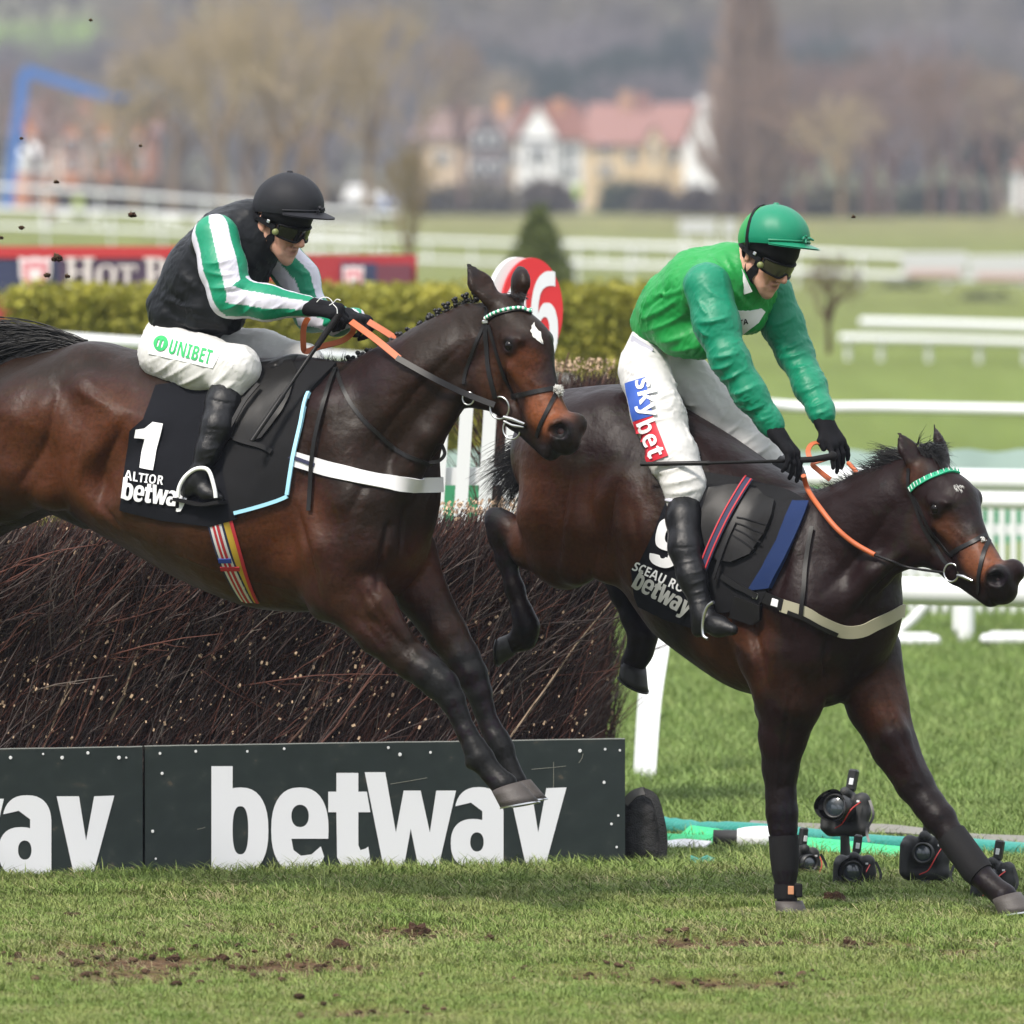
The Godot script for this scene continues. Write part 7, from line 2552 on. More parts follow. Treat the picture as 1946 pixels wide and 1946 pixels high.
# ---------------------------------------------------------------- cameras and litter on the grass
func slr(label: String, px: float, py: float, lift: float, yaw: float, tilt: float, scale: float, hood: bool, clear := false) -> void:
	var g := ground_at(px, py)
	var o := thing("remote_camera", label, "camera", g, "remote cameras on the grass")
	var B := Basis(Vector3.UP, yaw) * Basis(Vector3.RIGHT, tilt)
	var up := 0.10 if tilt > -0.2 else 0.12
	var T := Transform3D(B.scaled(Vector3.ONE * scale), g + Vector3(0, up * scale + lift, 0))
	var P := func(s: SurfaceTool, called: String, m: Material) -> MeshInstance3D: return wpart(called, done(s), m, o)
	var F := Field.new()
	var q := func(x, y, z) -> Vector3: return T * Vector3(x, y, z)
	# body with battery grip, grip bulge and prism hump
	for x in [-0.05, 0.05]:
		F.bone(q.call(x, -0.05, -0.01), q.call(x, 0.04, -0.01), 0.026 * scale, 0.026 * scale, 0.012)
	F.bone(q.call(-0.055, -0.055, -0.01), q.call(0.055, -0.055, -0.01), 0.024 * scale, 0.024 * scale, 0.01)
	F.bone(q.call(-0.05, 0.0, -0.01), q.call(0.05, 0.0, -0.01), 0.032 * scale, 0.032 * scale, 0.01, 0.8, T.basis.z.normalized())
	F.bone(q.call(-0.05, 0.035, -0.01), q.call(0.05, 0.035, -0.01), 0.022 * scale, 0.022 * scale, 0.012)
	F.bone(q.call(-0.062, -0.05, 0.012), q.call(-0.062, 0.03, 0.012), 0.02 * scale, 0.018 * scale, 0.012)
	F.bone(q.call(0, 0.05, -0.02), q.call(0, 0.062, 0.02), 0.024 * scale, 0.018 * scale, 0.014)
	wpart("body", array_mesh(F.net(0.0045)), M.black_grip, o)
	var L := T * Transform3D(Basis(Vector3.RIGHT, PI / 2), Vector3(0.0, 0.008, 0.02))
	var s := st_new()
	var ll := 0.085 if hood else 0.045
	var rr := 0.040 if hood else 0.033
	lathe(s, L, [Vector2(rr, 0.0), Vector2(rr, ll * 0.3), Vector2(rr * 1.06, ll * 0.33), Vector2(rr * 1.06, ll * 0.62), Vector2(rr, ll * 0.66), Vector2(rr, ll), Vector2(rr * 0.86, ll), Vector2(rr * 0.78, ll - 0.012), Vector2(0, ll - 0.014)], 28)
	var ln := wpart("lens", done(s), M.black_plastic, o)
	s = st_new()
	lathe(s, L, [Vector2(rr * 0.77, ll - 0.0095), Vector2(rr * 0.5, ll - 0.005), Vector2(0, ll - 0.003)], 24)
	wpart("front_glass", done(s), M.glass_lens, ln)
	if hood:
		s = st_new()
		s.set_smooth_group(0)
		for i in 40:
			var quad4 := []
			for ii in [i, i + 1]:
				var a: float = TAU * ii / 40.0
				var h := 0.028 + 0.016 * cos(a * 2.0 + 0.6)
				quad4.append([L * Vector3(cos(a) * rr * 1.02, ll - 0.004, sin(a) * rr * 1.02), L * Vector3(cos(a) * rr * 1.34, ll + h, sin(a) * rr * 1.34)])
			quad(s, quad4[0][0], quad4[0][1], quad4[1][1], quad4[1][0])
			quad(s, quad4[1][0], quad4[1][1], quad4[0][1], quad4[0][0])
		wpart("lens_hood", done(s), M.black_plastic, ln)
	# radio trigger on the shoe, with a pale face
	s = st_new()
	box(s, T * Transform3D(Basis(Vector3.BACK, -0.12), Vector3(0.010, 0.106, -0.012)), Vector3(0.032, 0.072, 0.026), 0.006)
	var rt = P.call(s, "radio_trigger", M.black_plastic)
	s = st_new()
	box(s, T * Transform3D(Basis(Vector3.BACK, -0.12), Vector3(0.012, 0.100, 0.0025)), Vector3(0.015, 0.022, 0.003), 0.001)
	wpart("trigger_display", done(s), mat(lin(0.62, 0.64, 0.66), 0.3), rt)
	# red lead and black strap
	s = st_new()
	tube(s, smooth_path([q.call(0.06, 0.03, 0.03), q.call(0.045, 0.0, 0.07), q.call(0.02, -0.045, 0.075), q.call(-0.01, -0.06, 0.06)], 6), [0.0022], 6)
	P.call(s, "lead", mat(lin(0.42, 0.02, 0.015), 0.5))
	s = st_new()
	band(s, smooth_path([q.call(0.08, 0.04, 0), q.call(0.10, -0.01, 0.01), q.call(0.085, -0.06, 0.02), q.call(0.10, -0.10, 0.03)], 6), [Vector3.BACK], 0.010, 0.002)
	P.call(s, "strap", M.black_plastic)
	s = st_new()
	box(s, T * Transform3D(Basis(), Vector3(0.048, 0.034, 0.021)), Vector3(0.01, 0.007, 0.002))
	P.call(s, "badge", mat(lin(0.6, 0.6, 0.6), 0.4))
	# little ball head under it
	s = st_new()
	tube(s, [T * Vector3(0, -0.075, 0), Vector3(g.x, 0.03, g.z), Vector3(g.x, -0.01, g.z)], [0.016, 0.022, 0.028], 12)
	P.call(s, "ball_head", M.black_plastic)

func clod(label: String, at: Vector3, r: float, sd: int, flying: bool) -> void:
	var g := FastNoiseLite.new()
	g.seed = sd
	g.frequency = 1.0
	var m := SphereMesh.new()
	m.radius = 1.0
	m.height = 2.0
	m.radial_segments = 14
	m.rings = 8
	var a := m.get_mesh_arrays()
	var v: PackedVector3Array = a[Mesh.ARRAY_VERTEX]
	for i in v.size():
		var p := v[i]
		var k := 1.0 + 0.9 * g.get_noise_3d(p.x * 1.1, p.y * 1.1, p.z * 1.1) + 0.5 * g.get_noise_3d(p.x * 3, p.y * 3, p.z * 3)
		v[i] = p * Vector3(1.2, 0.75, 1.0) * (r * k)
	var idx: PackedInt32Array = a[Mesh.ARRAY_INDEX]
	var o := thing("mud_clod", label, "clod", at, "flying clods of turf" if flying else "clods of earth on the turf")
	var cols := PackedColorArray()
	for i in v.size():
		var t := 1.0 + 0.6 * g.get_noise_3d(v[i].x / r * 5, v[i].y / r * 5, 2)
		cols.append(Color(0.055, 0.033, 0.022) * t)
	part("earth", array_mesh({"v": v, "n": face_normals(v, idx), "i": idx, "c": cols}), M.soil, o)
	var roots := []
	for i in 14:
		var d := Vector3(rng.randfn(), rng.randfn() + 0.4, rng.randfn()).normalized()
		roots.append([d * r * 0.8, d, r * rng.randf_range(0.5, 1.2)])
	part("roots", hair(roots, 0.1, 0.3, 0.0012, 3), mat(lin(0.13, 0.10, 0.05), 0.9), o)

func build_props() -> void:
	slr("upper remote camera with petal-hood wide lens aimed up, beside the planted foreleg", 1608, 1672, 0.135, -0.42, -0.16, 1.12, true)
	slr("low remote camera with short hood lens in front of the hooded one", 1624, 1692, -0.03, -0.1, 0.0, 0.95, true)
	slr("square remote camera with battery grip and plain lens, between the forelegs", 1758, 1696, 0.02, -0.15, -0.05, 1.12, false)
	slr("dark remote camera half hidden behind the planted foreleg", 1525, 1672, -0.04, 0.5, 0.0, 0.95, false)
	slr("remote camera half hidden behind the stretched foreleg's boot", 1888, 1715, -0.02, -0.5, -0.1, 1.0, false)
	# lift the upper camera: it sits on a stand behind the low one
	# long white lens wrapped in a cloth, lying on its side
	var g := ground_at(1440, 1618)
	var o := thing("telephoto_lens", "white-wrapped telephoto lens lying on the grass left of the planted foreleg", "lens", g)
	var s := st_new()
	var T := Transform3D(Basis(Vector3.BACK, -PI / 2 - 0.05) , g + Vector3(-0.05, 0.045, 0))
	lathe(s, T, [Vector2(0.0, -0.12), Vector2(0.032, -0.12), Vector2(0.036, 0.0), Vector2(0.05, 0.06), Vector2(0.052, 0.15), Vector2(0.046, 0.15), Vector2(0.042, 0.12), Vector2(0.0, 0.12)], 22)
	wpart("barrel", done(s), M.black_grip, o)
	s = st_new()
	lathe(s, T, [Vector2(0.039, -0.03), Vector2(0.047, 0.0), Vector2(0.054, 0.05), Vector2(0.056, 0.09), Vector2(0.052, 0.095)], 22)
	wpart("cloth_wrap", done(s), M.cloth_white, o)
	# rolled banner: a teal roll, flat green and grey folds behind it
	var bn := thing("ground_banner", "teal and green banner sheet rolled on the grass behind the cameras", "banner", ground_at(1600, 1600))
	s = st_new()
	var pts := []
	var rad := []
	for e in [[1262, 1578], [1330, 1584], [1420, 1592], [1520, 1600], [1620, 1606], [1720, 1612], [1820, 1618], [1960, 1626], [2060, 1630]]:
		var p := ground_at(e[0], e[1] + 14)
		pts.append(p + Vector3(0, 0.045 + 0.008 * sin(e[0] * 0.05), 0))
		rad.append(0.024 + 0.005 * sin(e[0] * 0.021))
	tube(s, smooth_path(pts, 5), [0.036, 0.031, 0.037, 0.034, 0.038, 0.031, 0.036, 0.034, 0.037, 0.035], 12)
	wpart("roll", done(s), M.teal_sheet, bn)
	var sheet := func(called: String, q: Array, wid: float, m: Material, hgt: float):
		var st := st_new()
		var path = smooth_path(q.map(func(e): return ground_at(e[0], e[1]) + Vector3(0, hgt + 0.012 * rng.randf(), 0)), 5)
		band(st, path, path.map(func(p): return Vector3(0.1 * sin(p.x * 9), 0.75, 0.65)), wid, 0.006)
		wpart(called, done(st), m, bn)
	sheet.call("fold", [[1300, 1602], [1400, 1608], [1500, 1620], [1600, 1630], [1700, 1640], [1790, 1645]], 0.085, M.green_sheet, 0.03)
	sheet.call("fold", [[1262, 1612], [1340, 1614], [1460, 1612]], 0.07, M.green_sheet, 0.02)
	sheet.call("grey_backing", [[1420, 1588], [1560, 1594], [1700, 1600], [1850, 1612], [1980, 1622]], 0.06, mat(lin(0.16, 0.155, 0.14), 0.8), 0.035)
	sheet.call("white_print", [[1262, 1622], [1300, 1620], [1345, 1622]], 0.05, M.cloth_white, 0.028)
	# teal scrap
	var sp := thing("plastic_scrap", "small teal scrap of plastic sheet on the grass by the bag", "scrap", ground_at(1336, 1650))
	s = st_new()
	s.set_smooth_group(-1)
	var gp := ground_at(1336, 1652)
	var rows := []
	for i in 4:
		rows.append([gp + Vector3(-0.05 + 0.03 * i, 0.012 + 0.016 * (i % 2), 0.03), gp + Vector3(-0.045 + 0.03 * i, 0.04 + 0.012 * ((i + 1) % 2), -0.02)])
	for i in 3:
		quad(s, rows[i][0], rows[i][1], rows[i + 1][1], rows[i + 1][0])
		quad(s, rows[i + 1][0] - Vector3(0, 0.002, 0), rows[i + 1][1] - Vector3(0, 0.002, 0), rows[i][1] - Vector3(0, 0.002, 0), rows[i][0] - Vector3(0, 0.002, 0))
	wpart("sheet", done(s), M.teal_sheet, sp)
	# bag against the end of the board
	var bp := ground_at(1226, 1648)
	var bg := thing("camera_bag", "black padded bag standing against the board's right end", "bag", bp)
	var F := Field.new()
	F.bone(bp + Vector3(0.0, 0.075, 0), bp + Vector3(-0.01, 0.22, 0), 0.078, 0.062, 0.05, 0.7, Vector3.BACK)
	F.bone(bp + Vector3(-0.05, 0.05, 0), bp + Vector3(-0.05, 0.2, 0), 0.05, 0.05, 0.04)
	F.bone(bp + Vector3(0.035, 0.05, 0.03), bp + Vector3(0.02, 0.2, 0.03), 0.03, 0.025, 0.03)
	wpart("bag_body", array_mesh(crease(F.net(0.008), [], 0.008, Vector3.UP, 20.0, 8.0, 0.006)), M.bag, bg)
	s = st_new()
	band(s, smooth_path([bp + Vector3(-0.02, 0.285, 0.045), bp + Vector3(0.03, 0.26, 0.06), bp + Vector3(0.055, 0.18, 0.066), bp + Vector3(0.066, 0.10, 0.06), bp + Vector3(0.06, 0.02, 0.06)], 5), [Vector3(0.3, 0.1, 1)], 0.03, 0.008)
	wpart("strap", done(s), M.bag, bg)
	s = st_new()
	band(s, smooth_path([bp + Vector3(-0.075, 0.24, 0.05), bp + Vector3(-0.04, 0.275, 0.055), bp + Vector3(0.0, 0.285, 0.05)], 5), [Vector3(0.0, 0.4, 1)], 0.03, 0.006)
	wpart("grey_flap", done(s), mat(lin(0.09, 0.085, 0.08), 0.8), bg)
	# clods
	for e in [[1586, 1722, 0.036, "round clod of earth on the grass right of the planted hoof"], [133, 1753, 0.026, "dark clod of earth on the turf at far left"], [790, 1780, 0.034, "dark clod on the scuffed patch right of centre"], [645, 1812, 0.032, "dark clod on the bare patch below the word"], [420, 1830, 0.020, "small clod among the bare patches at left"], [930, 1786, 0.014, "tiny clod near the middle of the worn strip"], [1615, 1800, 0.02, "flat clod in the worn strip below the round clod"]]:
		var p := ground_at(e[0], e[1])
		clod(e[3], p + Vector3(0, e[2] * 0.5, 0), e[2], int(e[0]), false)
	for e in [[108, 490, 0.016, "largest flying clod, pale and leaf-like, in front of the hoarding's shield"], [90, 523, 0.009, "flying scrap of turf just below the largest flying clod"], [251, 408, 0.011, "dark flying speck left of the black helmet"], [107, 346, 0.007, "small flying speck in front of the blurred rails at left"], [41, 433, 0.008, "flying speck above the hoarding's left end"], [172, 38, 0.005, "tiny flying speck high at upper left"], [41, 263, 0.005, "tiny flying speck beside the blue boom"], [267, 277, 0.005, "tiny flying speck before the blurred houses"], [1622, 412, 0.006, "tiny flying speck right of the green helmet"], [128, 525, 0.008, "flying speck beside the hoarding's first letter"], [2, 452, 0.007, "flying speck at the very left edge"]]:
		clod(e[3], away(e[0], e[1], 44.4), e[2], int(e[0] + e[1]), true)

# ---------------------------------------------------------------- hedge, hoarding, trees, houses, hill
func leaf_card(n: int, size: float, sd: int) -> ArrayMesh:
	var g := RandomNumberGenerator.new()
	g.seed = sd
	var s := st_new()
	for i in n:
		var o := Vector3(g.randfn(), g.randfn(), g.randfn()) * size * 1.1
		var a := Vector3(g.randfn(), g.randfn(), g.randfn()).normalized()
		var b := a.cross(Vector3(g.randfn(), g.randfn(), g.randfn())).normalized()
		var k := size * g.randf_range(0.6, 1.2)
		var t := g.randf_range(0.6, 1.35)
		s.set_color(Color(t, t, t))
		for v in [o - a * k, o + b * k * 0.45, o + a * k, o - a * k, o + a * k, o - b * k * 0.45]:
			s.add_vertex(v)
	return done(s)

func branchy(sd: int, levels: int, spread: float, up: float, thick: float) -> Array:      # [trunk mesh, crown mesh], 1 m high
	var g := RandomNumberGenerator.new()
	g.seed = sd
	var tk := st_new()
	var cr := st_new()
	var todo := [[Vector3(0, -0.02, 0), Vector3.UP, 0.30, thick, 0]]
	while todo.size():
		var q: Array = todo.pop_back()
		var p: Vector3 = q[0]
		var d: Vector3 = q[1]
		var len: float = q[2]
		var m := p + (d + Vector3(g.randfn(), g.randfn(), g.randfn()) * 0.10).normalized() * len * 0.5
		var e := m + (d + Vector3(g.randfn(), g.randfn() * 0.5 + up * 0.2, g.randfn()) * 0.14).normalized() * len * 0.5
		var st: SurfaceTool = tk if q[4] == 0 else cr
		st.set_color(Color(0.55, 0.5, 0.5) if q[4] < 2 else Color(1, 1, 1))
		tube(st, [p, m, e], [q[3], q[3] * 0.82, q[3] * 0.66], 6 if q[4] < 2 else 3, false)
		if q[4] < levels:
			var kids = 3 if q[4] else 4
			for k in kids:
				var a: float = TAU * (k + g.randf()) / kids
				var side := d.cross(Vector3(cos(a), 0.3, sin(a))).normalized()
				var nd := (d + side * spread * g.randf_range(0.6, 1.2) + Vector3.UP * up * 0.3).normalized()
				todo.append([e if k < 2 else p.lerp(e, g.randf_range(0.55, 0.95)), nd, len * g.randf_range(0.6, 0.82), q[3] * 0.6, q[4] + 1])
	return [done(tk), done(cr)]

var tree_kinds := []
func tree(called: String, label: String, px: float, base_y: float, d: float, top_y: float, wide: float, kind: int, c: Color, group := "", sink := 0.0) -> void:
	var p := away(px, base_y, d)
	p.y = maxf(p.y, -2.0)
	var h := (away(px, top_y, d).y - p.y) * (1.0 if kind == 2 else 1.3)
	var o := thing(called, label, "tree", p, group)
	o.rotation.y = px * 0.37
	o.scale = Vector3(h * wide, h, h * wide)
	var mt := M.bark.duplicate() as StandardMaterial3D
	mt.albedo_color = c.linear_to_srgb()
	part("trunk", tree_kinds[kind][0], mt, o)
	part("crown", tree_kinds[kind][1], mt, o)

func house(label: String, x0: float, x1: float, yb: float, ye: float, yr: float, d: float, wall: Color, roof: Color, gables: Array, wins: Array, stacks: Array) -> void:
	var pm := FOCAL / d
	var a := away(x0, yb, d)
	var b := away(x1, yb, d)
	var w := b.x - a.x
	var he := (yb - ye) / pm
	var hr := (yb - yr) / pm
	var dep := w * 0.5
	var o := thing("house", label, "house", Vector3((a.x + b.x) * 0.5, a.y, -d - dep * 0.5), "houses beyond the course")
	var X := w * 0.5
	var Z := dep * 0.5
	var s := st_new()
	s.set_smooth_group(-1)
	box(s, Transform3D(Basis(), Vector3(0, he * 0.5 - 2.0, 0)), Vector3(w, he + 4.0, dep))
	part("wall", done(s), mat(wall.linear_to_srgb(), 0.85), o)
	s = st_new()
	s.set_smooth_group(-1)
	var e := 0.4
	var r := [Vector3(-X - e, he - 0.1, Z + e), Vector3(X + e, he - 0.1, Z + e), Vector3(X + e, he - 0.1, -Z - e), Vector3(-X - e, he - 0.1, -Z - e), Vector3(-X * 0.9, hr, 0), Vector3(X * 0.9, hr, 0)]
	quad(s, r[0], r[4], r[5], r[1])
	quad(s, r[2], r[5], r[4], r[3])
	for t in [[r[1], r[5], r[2]], [r[3], r[4], r[0]]]:
		for v in t:
			s.add_vertex(v)
	quad(s, r[0], r[1], r[2], r[3])
	var rf := part("roof", done(s), mat(roof.linear_to_srgb(), 0.85), o)
	for g in gables:      # [x0, x1, apex y, colour, timbered]
		var g0: float = (g[0] - (x0 + x1) * 0.5) / pm
		var g1: float = (g[1] - (x0 + x1) * 0.5) / pm
		var ga: float = (yb - g[2]) / pm
		s = st_new()
		s.set_smooth_group(-1)
		var f := Z + 0.6
		var eave: float = (yb - (ye + 4)) / pm
		var gm := (g0 + g1) * 0.5
		quad(s, Vector3(g0, -2, f), Vector3(g0, eave, f), Vector3(g1, eave, f), Vector3(g1, -2, f))
		for v in [Vector3(g0, eave, f), Vector3(gm, ga, f), Vector3(g1, eave, f)]:
			s.add_vertex(v)
		quad(s, Vector3(g1, -2, f), Vector3(g1, eave, f), Vector3(g1, eave, 0), Vector3(g1, -2, 0))
		quad(s, Vector3(g0, -2, 0), Vector3(g0, eave, 0), Vector3(g0, eave, f), Vector3(g0, -2, f))
		part("gable", done(s), mat((g[3] as Color).linear_to_srgb(), 0.8), o)
		s = st_new()
		s.set_smooth_group(-1)
		quad(s, Vector3(g0 - 0.3, eave - 0.3, f + 0.2), Vector3(g0 - 0.3, eave - 0.3, -0.5), Vector3(gm, ga + 0.15, -0.5), Vector3(gm, ga + 0.15, f + 0.2))
		quad(s, Vector3(gm, ga + 0.15, f + 0.2), Vector3(gm, ga + 0.15, -0.5), Vector3(g1 + 0.3, eave - 0.3, -0.5), Vector3(g1 + 0.3, eave - 0.3, f + 0.2))
		part("gable_roof", done(s), mat(roof.linear_to_srgb(), 0.85), o)
		if g[4]:
			for k in 5:
				s = st_new()
				box(s, Transform3D(Basis(), Vector3(lerpf(g0, g1, (k + 0.5) / 5.0), eave * 0.62, f + 0.03)), Vector3(0.16, eave * 0.7, 0.08))
				part("timber", done(s), mat(lin(0.03, 0.03, 0.03), 0.8), o)
			s = st_new()
			box(s, Transform3D(Basis(), Vector3(gm, eave, f + 0.05)), Vector3(g1 - g0, 0.2, 0.1))
			part("timber", done(s), mat(lin(0.03, 0.03, 0.03), 0.8), o)
	for q in wins:      # [x, y, w, h] in the picture
		var c := Vector3((q[0] - (x0 + x1) * 0.5) / pm, (yb - q[1]) / pm, Z + (0.68 if q.size() > 4 else 0.06))
		s = st_new()
		box(s, Transform3D(Basis(), c), Vector3(q[2] / pm, q[3] / pm, 0.12))
		var wn := part("window", done(s), M.white_paint, o)
		for k in [-1, 1]:
			s = st_new()
			box(s, Transform3D(Basis(), c + Vector3(k * q[2] / pm * 0.23, 0, 0.05)), Vector3(q[2] / pm * 0.36, q[3] / pm * 0.8, 0.06))
			part("pane", done(s), mat(lin(0.04, 0.045, 0.05), 0.15), wn)
	for q in stacks:      # [x, top y, colour]
		s = st_new()
		var cx: float = (q[0] - (x0 + x1) * 0.5) / pm
		var ct: float = (yb - q[1]) / pm
		box(s, Transform3D(Basis(), Vector3(cx, (he + ct) * 0.5, 0)), Vector3(1.0, ct - he, 1.0))
		part("chimney", done(s), mat((q[2] as Color).linear_to_srgb(), 0.85), rf)

func build_hedge() -> void:
	var d := 84.0
	var a := away(14, 560, d)
	var b := away(1250, 560, d)
	var o := thing("hedge", "long clipped yellow-green hedge behind the riders", "hedge", Vector3((a.x + b.x) * 0.5, 0, -d))
	var top := a.y
	var s := st_new()
	box(s, Transform3D(Basis(), Vector3(0, top * 0.5 - 0.08, 0)), Vector3(b.x - a.x, top, 0.9), 0.1)
	part("stems", done(s), mat(lin(0.11, 0.12, 0.03), 0.95), o)
	var card := leaf_card(10, 0.024, 5)
	var where := []
	var cols := []
	for i in 7500:
		var on_top := rng.randf() < 0.22
		var x := rng.randf_range(-0.5, 0.5) * (b.x - a.x)
		var y := top + rng.randf_range(-0.06, 0.03) if on_top else rng.randf_range(0.0, top)
		var z := rng.randf_range(-0.45, 0.5) if on_top else 0.46 + rng.randf_range(-0.05, 0.05) + 0.08 * n2.get_noise_3d(x * 2, y * 2, 0)
		var k := rng.randf_range(0.8, 1.5)
		where.append(Transform3D(Basis(Vector3(rng.randfn(), rng.randfn(), rng.randfn()).normalized(), rng.randf() * TAU).scaled(Vector3.ONE * k), Vector3(x, y, z)))
		# the new growth on top is yellower leaf
		var c := Color(0.22, 0.225, 0.038).lerp(Color(0.48, 0.40, 0.06), 0.35 * rng.randf() + 0.35 * maxf(n2.get_noise_3d(x * 1.5, y * 1.5, 3), 0.0))
		var g := rng.randf_range(0.7, 1.3)
		cols.append(Color(c.r * g, c.g * g, c.b * g))
	scatter("foliage", card, M.leaf, where, cols, o)

func shield(o: Node3D, c: Vector3, w: float, h: float) -> void:
	var out := PackedVector2Array([Vector2(-0.5, 0.5), Vector2(-0.25, 0.46), Vector2(0, 0.5), Vector2(0.25, 0.46), Vector2(0.5, 0.5), Vector2(0.48, 0.0), Vector2(0.32, -0.32), Vector2(0, -0.55), Vector2(-0.32, -0.32), Vector2(-0.48, 0.0)])
	for k in [[1.0, lin(0.72, 0.66, 0.68), 0.0], [0.78, lin(0.60, 0.22, 0.25), 0.01], [0.40, lin(0.72, 0.62, 0.64), 0.02]]:
		var s := st_new()
		var t := Geometry2D.triangulate_polygon(out)
		for i in range(0, t.size(), 3):
			var q := []
			for j in 3:
				q.append(c + Vector3(out[t[i + j]].x * w * k[0], out[t[i + j]].y * h * k[0], k[2]))
			if (q[1] - q[0]).cross(q[2] - q[0]).z > 0:
				q.reverse()
			for v in q:
				s.add_vertex(v)
		wpart("emblem", done(s), mat(k[1], 0.5), o)

func build_hoarding() -> void:
	var d := 90.0
	var o := thing("hoarding", "long red and navy hoarding with shields and white serif lettering behind the hedge", "hoarding", Vector3(away(300, 600, d).x, 0, -d))
	var slab := func(called: String, x0, x1, y0, y1, off: float, m: Material):
		var a := away(x0, y1, d)
		var b := away(x1, y0, d)
		var s := st_new()
		box(s, Transform3D(Basis(), Vector3((a.x + b.x) * 0.5, (a.y + b.y) * 0.5, -d + off)), Vector3(b.x - a.x, b.y - a.y, 0.06))
		wpart(called, done(s), m, o)
	var red := mat(lin(0.32, 0.022, 0.03), 0.6)
	var navy := mat(lin(0.028, 0.034, 0.085), 0.6)
	slab.call("panel", -160, 470, 470, 640, 0.0, red)
	slab.call("panel", 470, 792, 484, 640, 0.0, red)
	slab.call("navy_panel", -160, 112, 492, 558, 0.05, navy)
	slab.call("navy_panel", 112, 440, 492, 550, 0.05, mat(lin(0.06, 0.035, 0.07), 0.6))
	slab.call("navy_panel", 648, 716, 500, 580, 0.05, navy)
	slab.call("navy_panel", 716, 782, 502, 580, 0.05, mat(lin(0.13, 0.03, 0.05), 0.6))
	slab.call("white_strip", 112, 330, 549, 556, 0.09, M.white_paint)
	slab.call("red_rim", -160, 470, 468, 490, 0.06, mat(lin(0.42, 0.025, 0.03), 0.6))
	shield(o, away(68, 524, d) + Vector3(0, 0, 0.12), 0.231, 0.27)
	shield(o, away(672, 536, d) + Vector3(0, 0, 0.12), 0.148, 0.231)
	var x := 122.0
	for ch in "HOT PO":
		if ch == " ":
			x += 10.0
			continue
		var tris := text_tris(ch, true)
		var big: bool = ch in "HP"
		var sc := (57.0 if big else 43.0) * d / FOCAL
		var wid := 0.0
		var s := st_new()
		var o0 := away(x, 547, d - 0.1)
		for tri in tris:
			var q := []
			for p in tri:
				wid = maxf(wid, p.x)
				q.append(o0 + Vector3(p.x * sc * 0.95, p.y * sc, 0))
			if (q[1] - q[0]).cross(q[2] - q[0]).z > 0:
				q.reverse()
			for v in q:
				s.add_vertex(v)
		wpart("letter", done(s), mat(lin(0.62, 0.55, 0.54), 0.5), o)
		x += wid * (57.0 if big else 43.0) * 0.95 + 3.0
	for px in [0.0, 240.0, 470.0, 700.0]:
		var s := st_new()
		var p := away(px, 560, d + 0.1)
		tube(s, [Vector3(p.x, -0.05, p.z), Vector3(p.x, 1.5, p.z)], [0.05], 8)
		wpart("post", done(s), navy, o)

func far_person(label: String, px: float, y_foot: float, d: float, vest: Color) -> void:
	var p := away(px, y_foot, d)
	var o := thing("person", label, "person", p)
	var F := Field.new()
	F.chain([[p + Vector3(-0.11, 0.05, 0), 0.06], [p + Vector3(-0.1, 0.5, 0.02), 0.07], [p + Vector3(-0.08, 0.9, 0), 0.09]], 0.04)
	F.chain([[p + Vector3(0.11, 0.05, 0), 0.06], [p + Vector3(0.1, 0.5, 0.02), 0.07], [p + Vector3(0.08, 0.9, 0), 0.09]], 0.04)
	F.chain([[p + Vector3(0, 0.95, 0), 0.14], [p + Vector3(0, 1.35, 0), 0.17], [p + Vector3(0, 1.5, 0), 0.08], [p + Vector3(0, 1.62, 0), 0.1]], 0.05)
	for k in [-1, 1]:
		F.chain([[p + Vector3(0.2 * k, 1.4, 0), 0.055], [p + Vector3(0.26 * k, 1.1, 0), 0.045], [p + Vector3(0.24 * k, 0.85, 0.06), 0.04]], 0.03)
	wpart("body", array_mesh(F.net(0.03)), mat(lin(0.05, 0.05, 0.07), 0.8), o)
	var V := Field.new()
	V.chain([[p + Vector3(0, 0.92, 0), 0.17], [p + Vector3(0, 1.36, 0), 0.20]], 0.05)
	wpart("jacket", array_mesh(V.net(0.03)), mat(vest.linear_to_srgb(), 0.7), o)

